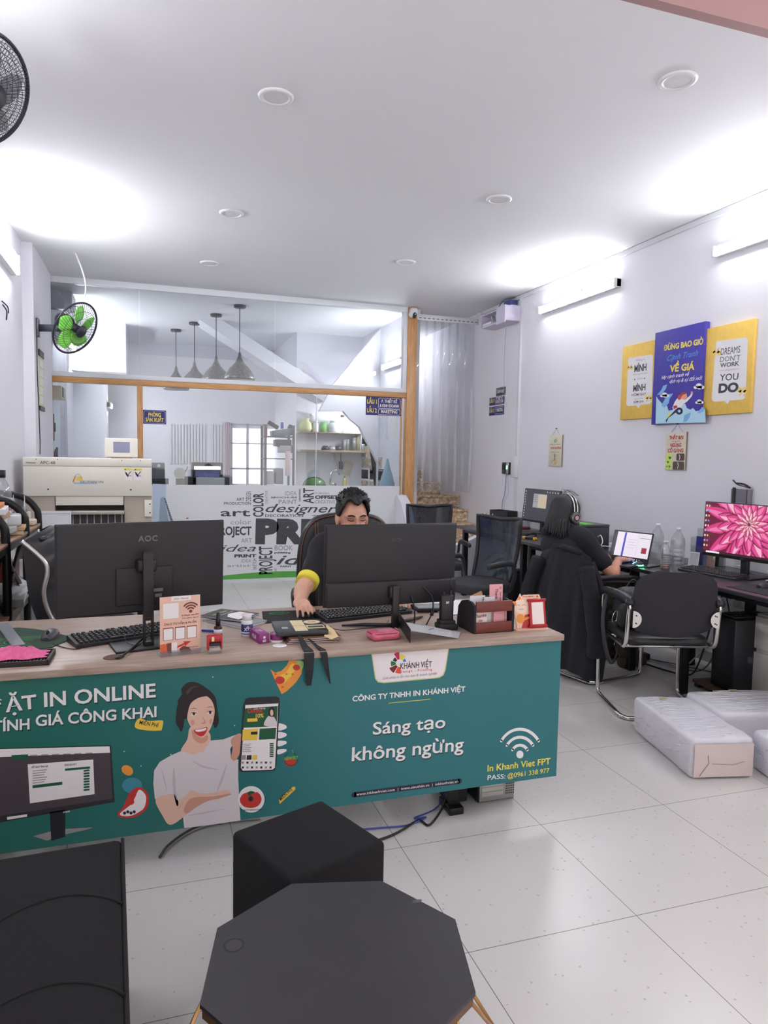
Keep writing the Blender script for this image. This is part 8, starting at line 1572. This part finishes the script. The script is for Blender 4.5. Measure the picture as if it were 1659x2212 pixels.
# ================================================================= LEFT RACK
t = thing('storage_rack', 'black steel rack with wooden shelves and arched tops along the left wall', 'rack', (0, 0, 0)); xf, xb = -.675, XL+.03; WS = wood('rack shelf wood', '8A6A52', 'A88468', 'Y', 5, .5)
YS_ = (3.4, 3.88, 4.48, 4.97)
for y in YS_:
    mb = MB(STEELB); mb.tube(cr([(xf, y, 0.01), (xf, y, .5), (xf, y, 1.02), (xf-.02, y, 1.12), (xf-.09, y, 1.185), (xf-.2, y, 1.21), (xb+.02, y, 1.22), (xb, y, 1.2)], 5), .021, 10); mb.build('arched_upright', t)
    mb = MB(STEELB); mb.tube([(xb, y, .01), (xb, y, 1.2)], .018, 8); mb.build('rear_upright', t)
for z in (.30, .66, 1.02): mb = MB(WS); mb.bar((xb+.0, YS_[0]-.03, z-.015), (xf+.012, YS_[-1]+.03, z), .002); mb.build('shelf', t)
for z in (.30, .66, 1.02): mb = MB(STEELB); mb.bar((xf-.015, YS_[0], z-.05), (xf+.008, YS_[-1], z-.016)); mb.build('rail', t)
for a, b in zip(YS_[:-1], YS_[1:]):
    for z0, z1 in ((.68, .98), (.98, .68)): mb = MB(STEELB); mb.tube([(xf-.02, a, z0), (xf-.02, b, z1)], .013, 6); mb.build('brace', t)
def pile(y, x, z, items, label, group):
    for k, (w, d, h, m, rz) in enumerate(items):
        mb = MB(m); mb.at(X2(x+.01*math.sin(k*2), y, z+.0005, rz)); mb.box((0, 0, h/2), (w, d, h), .002, 1); tag(mb.build('paper_stack'), label[k], 'papers', group); z += h+.0012
kraft = mat('kraft tan', 'C0A080', .7); pgy = mat('grey paper', 'B8B8BA', .7)
pile(4.1, -.84, 1.021, [(.26, .3, .02, kraft, .1), (.27, .31, .03, pgy, -.1), (.25, .3, .045, PAPER, .05), (.26, .28, .03, kraft, .0), (.25, .29, .03, PAPER, .12), (.24, .26, .02, mat('orange folder', 'D07A3C', .6), .1)], ['tan sheet at the bottom of the tall paper stack on the left rack', 'grey pad low in the tall paper stack', 'thick white ream in the tall paper stack', 'tan pad above the thick ream', 'white ream near the top of the tall paper stack', 'orange folder on top of the tall paper stack'], 'tall paper stack on the left rack')
pile(4.33, -.77, 1.021, [(.2, .2, .022, mat('cream box', 'D8C8A8', .6), .2), (.21, .19, .02, kraft, .1)], ['cream board under the white device on the rack', 'tan board under the white device on the rack'], 'boards under the white device')
t = thing('white_device', 'small white device with a pale blue top on the rack shelf', 'device', (-.77, 4.33, 1.068), .15); mb = MB(mat('device white', 'D8DADC', .35)); mb.box((0, 0, .03), (.19, .16, .06), .014, 3); mb.build('body', t); mb = MB(mat('device pale blue', 'B4C0C8', .3)); mb.box((-.01, 0, .068), (.12, .1, .016), .006); mb.build('lid', t)
t = thing('spray_bottle', 'clear plastic bottle half full of pink liquid with a black cap', 'bottle', (-.83, 4.66, 1.021)); mb = MB(glassy('clear pet plastic', 'F2F4F6', .12, .06)); H_ = .33; mb.lathe([(.05, 0), (.056, .01), (.056, .2), (.05, .235), (.03, .28), (.022, .29), (.022, .3)], 20); mb.build('bottle', t); mb = MB(mat('pink liquid', 'E87AB0', .2, alpha=.85)); mb.lathe([(.049, .004), (.053, .012), (.053, .155), (0, .155)], 20); mb.build('liquid', t); mb = MB(BLK); mb.lathe([(.027, .296), (.027, .34), (0, .34)], 16); mb.build('cap', t)
t = thing('wire_basket', 'small clear wire-edged tray holding red inks beside the pink bottle', 'tray', (-.78, 4.8, 1.021)); mb = MB(CLEAR); mb.box((0, 0, .05), (.12, .1, .1), .002); mb.build('tray', t); mb = MB(CHROME)
for x in (-.06, .0, .06): mb.tube([(x, -.05, .0), (x, -.05, .19)], .003, 6)
mb.build('wire', t)
for k in range(3): mb = MB(mat('red ink vial', 'A83A44', .3)); mb.cyl((-.81+.03*k, 4.8, 1.03), .011, .06, 12); tag(mb.build('ink_vial'), 'red ink vial in the small tray', 'vial', 'red ink vials in the tray')
mb = MB(mat('ivory block', 'D8D4C4', .5)); mb.box((-.76, 4.9, 1.06), (.1, .06, .075), .003); tag(mb.build('ivory_box'), 'small ivory block behind the red ink vials', 'box'); mb = MB(mat('wrapped tan', 'D8C8B4', .4)); mb.box((-.71, 4.82, 1.04), (.08, .12, .036), .012, 3); tag(mb.build('wrapped_bundle'), 'tan wrapped bundle at the far end of the rack top', 'bundle')
mb = MB(mat('hot pink ball', 'F0507A', .5)); mb.ball((-.72, 4.6, 1.05), (.03, .035, .03), 14); tag(mb.build('pink_ball'), 'hot pink rounded lump under the middle arch of the rack', 'ball')
mb = MB(PAPER); mb.at(X2(-.82, 3.6, 1.022, .1)); mb.box((0, 0, .04), (.24, .3, .08), .004, 1); tag(mb.build('paper_stack'), 'white paper stack nearest the camera on the rack top', 'papers')
pile(4.25, -.8, .661, [(.3, .4, .04, pgy, .1), (.28, .36, .03, PAPER, -.15)], ['grey papers on the middle rack shelf', 'white papers on the middle rack shelf'], 'papers on the middle rack shelf')
t = MB(PAPER); t.at(X2(-.69, 4.42, .735, .5)); t.add([(-.05, -.1, 0), (.06, -.08, -.02), (.07, .09, .0), (-.02, .08, .04)], [(0, 1, 2, 3)]); o = t.build('loose_sheet'); solidify(o, .002); tag(o, 'loose white sheet sticking out of the middle rack shelf', 'paper')
for k, (y, m, h, l) in enumerate(((3.7, mat('beige carton', 'CDBB98', .7), .26, 'beige carton on the middle rack shelf near the desk'), (4.62, mat('red tin', '9A4A44', .5), .16, 'reddish tin at the back of the middle rack shelf'), (4.78, mat('white tin', 'C8C8C8', .5), .15, 'white tin beside the reddish tin'))): mb = MB(m); mb.box((-.84, y, .661+h/2), (.18, .22 if k == 0 else .11, h), .003, 1); tag(mb.build('carton'), l, 'box')
mb = MB(mat('stained carton', '8A7C64', .8, noise=(14, .3))); mb.box((-.82, 4.3, .301+.13), (.24, .34, .26), .003, 1); tag(mb.build('carton'), 'stained brown carton on the lowest rack shelf', 'box')
mb = MB(mat('dark clutter', '3A3634', .8)); mb.box((-.84, 3.75, .301+.1), (.2, .4, .2), .006, 1); tag(mb.build('carton'), 'dark carton on the lowest rack shelf near the desk', 'box')
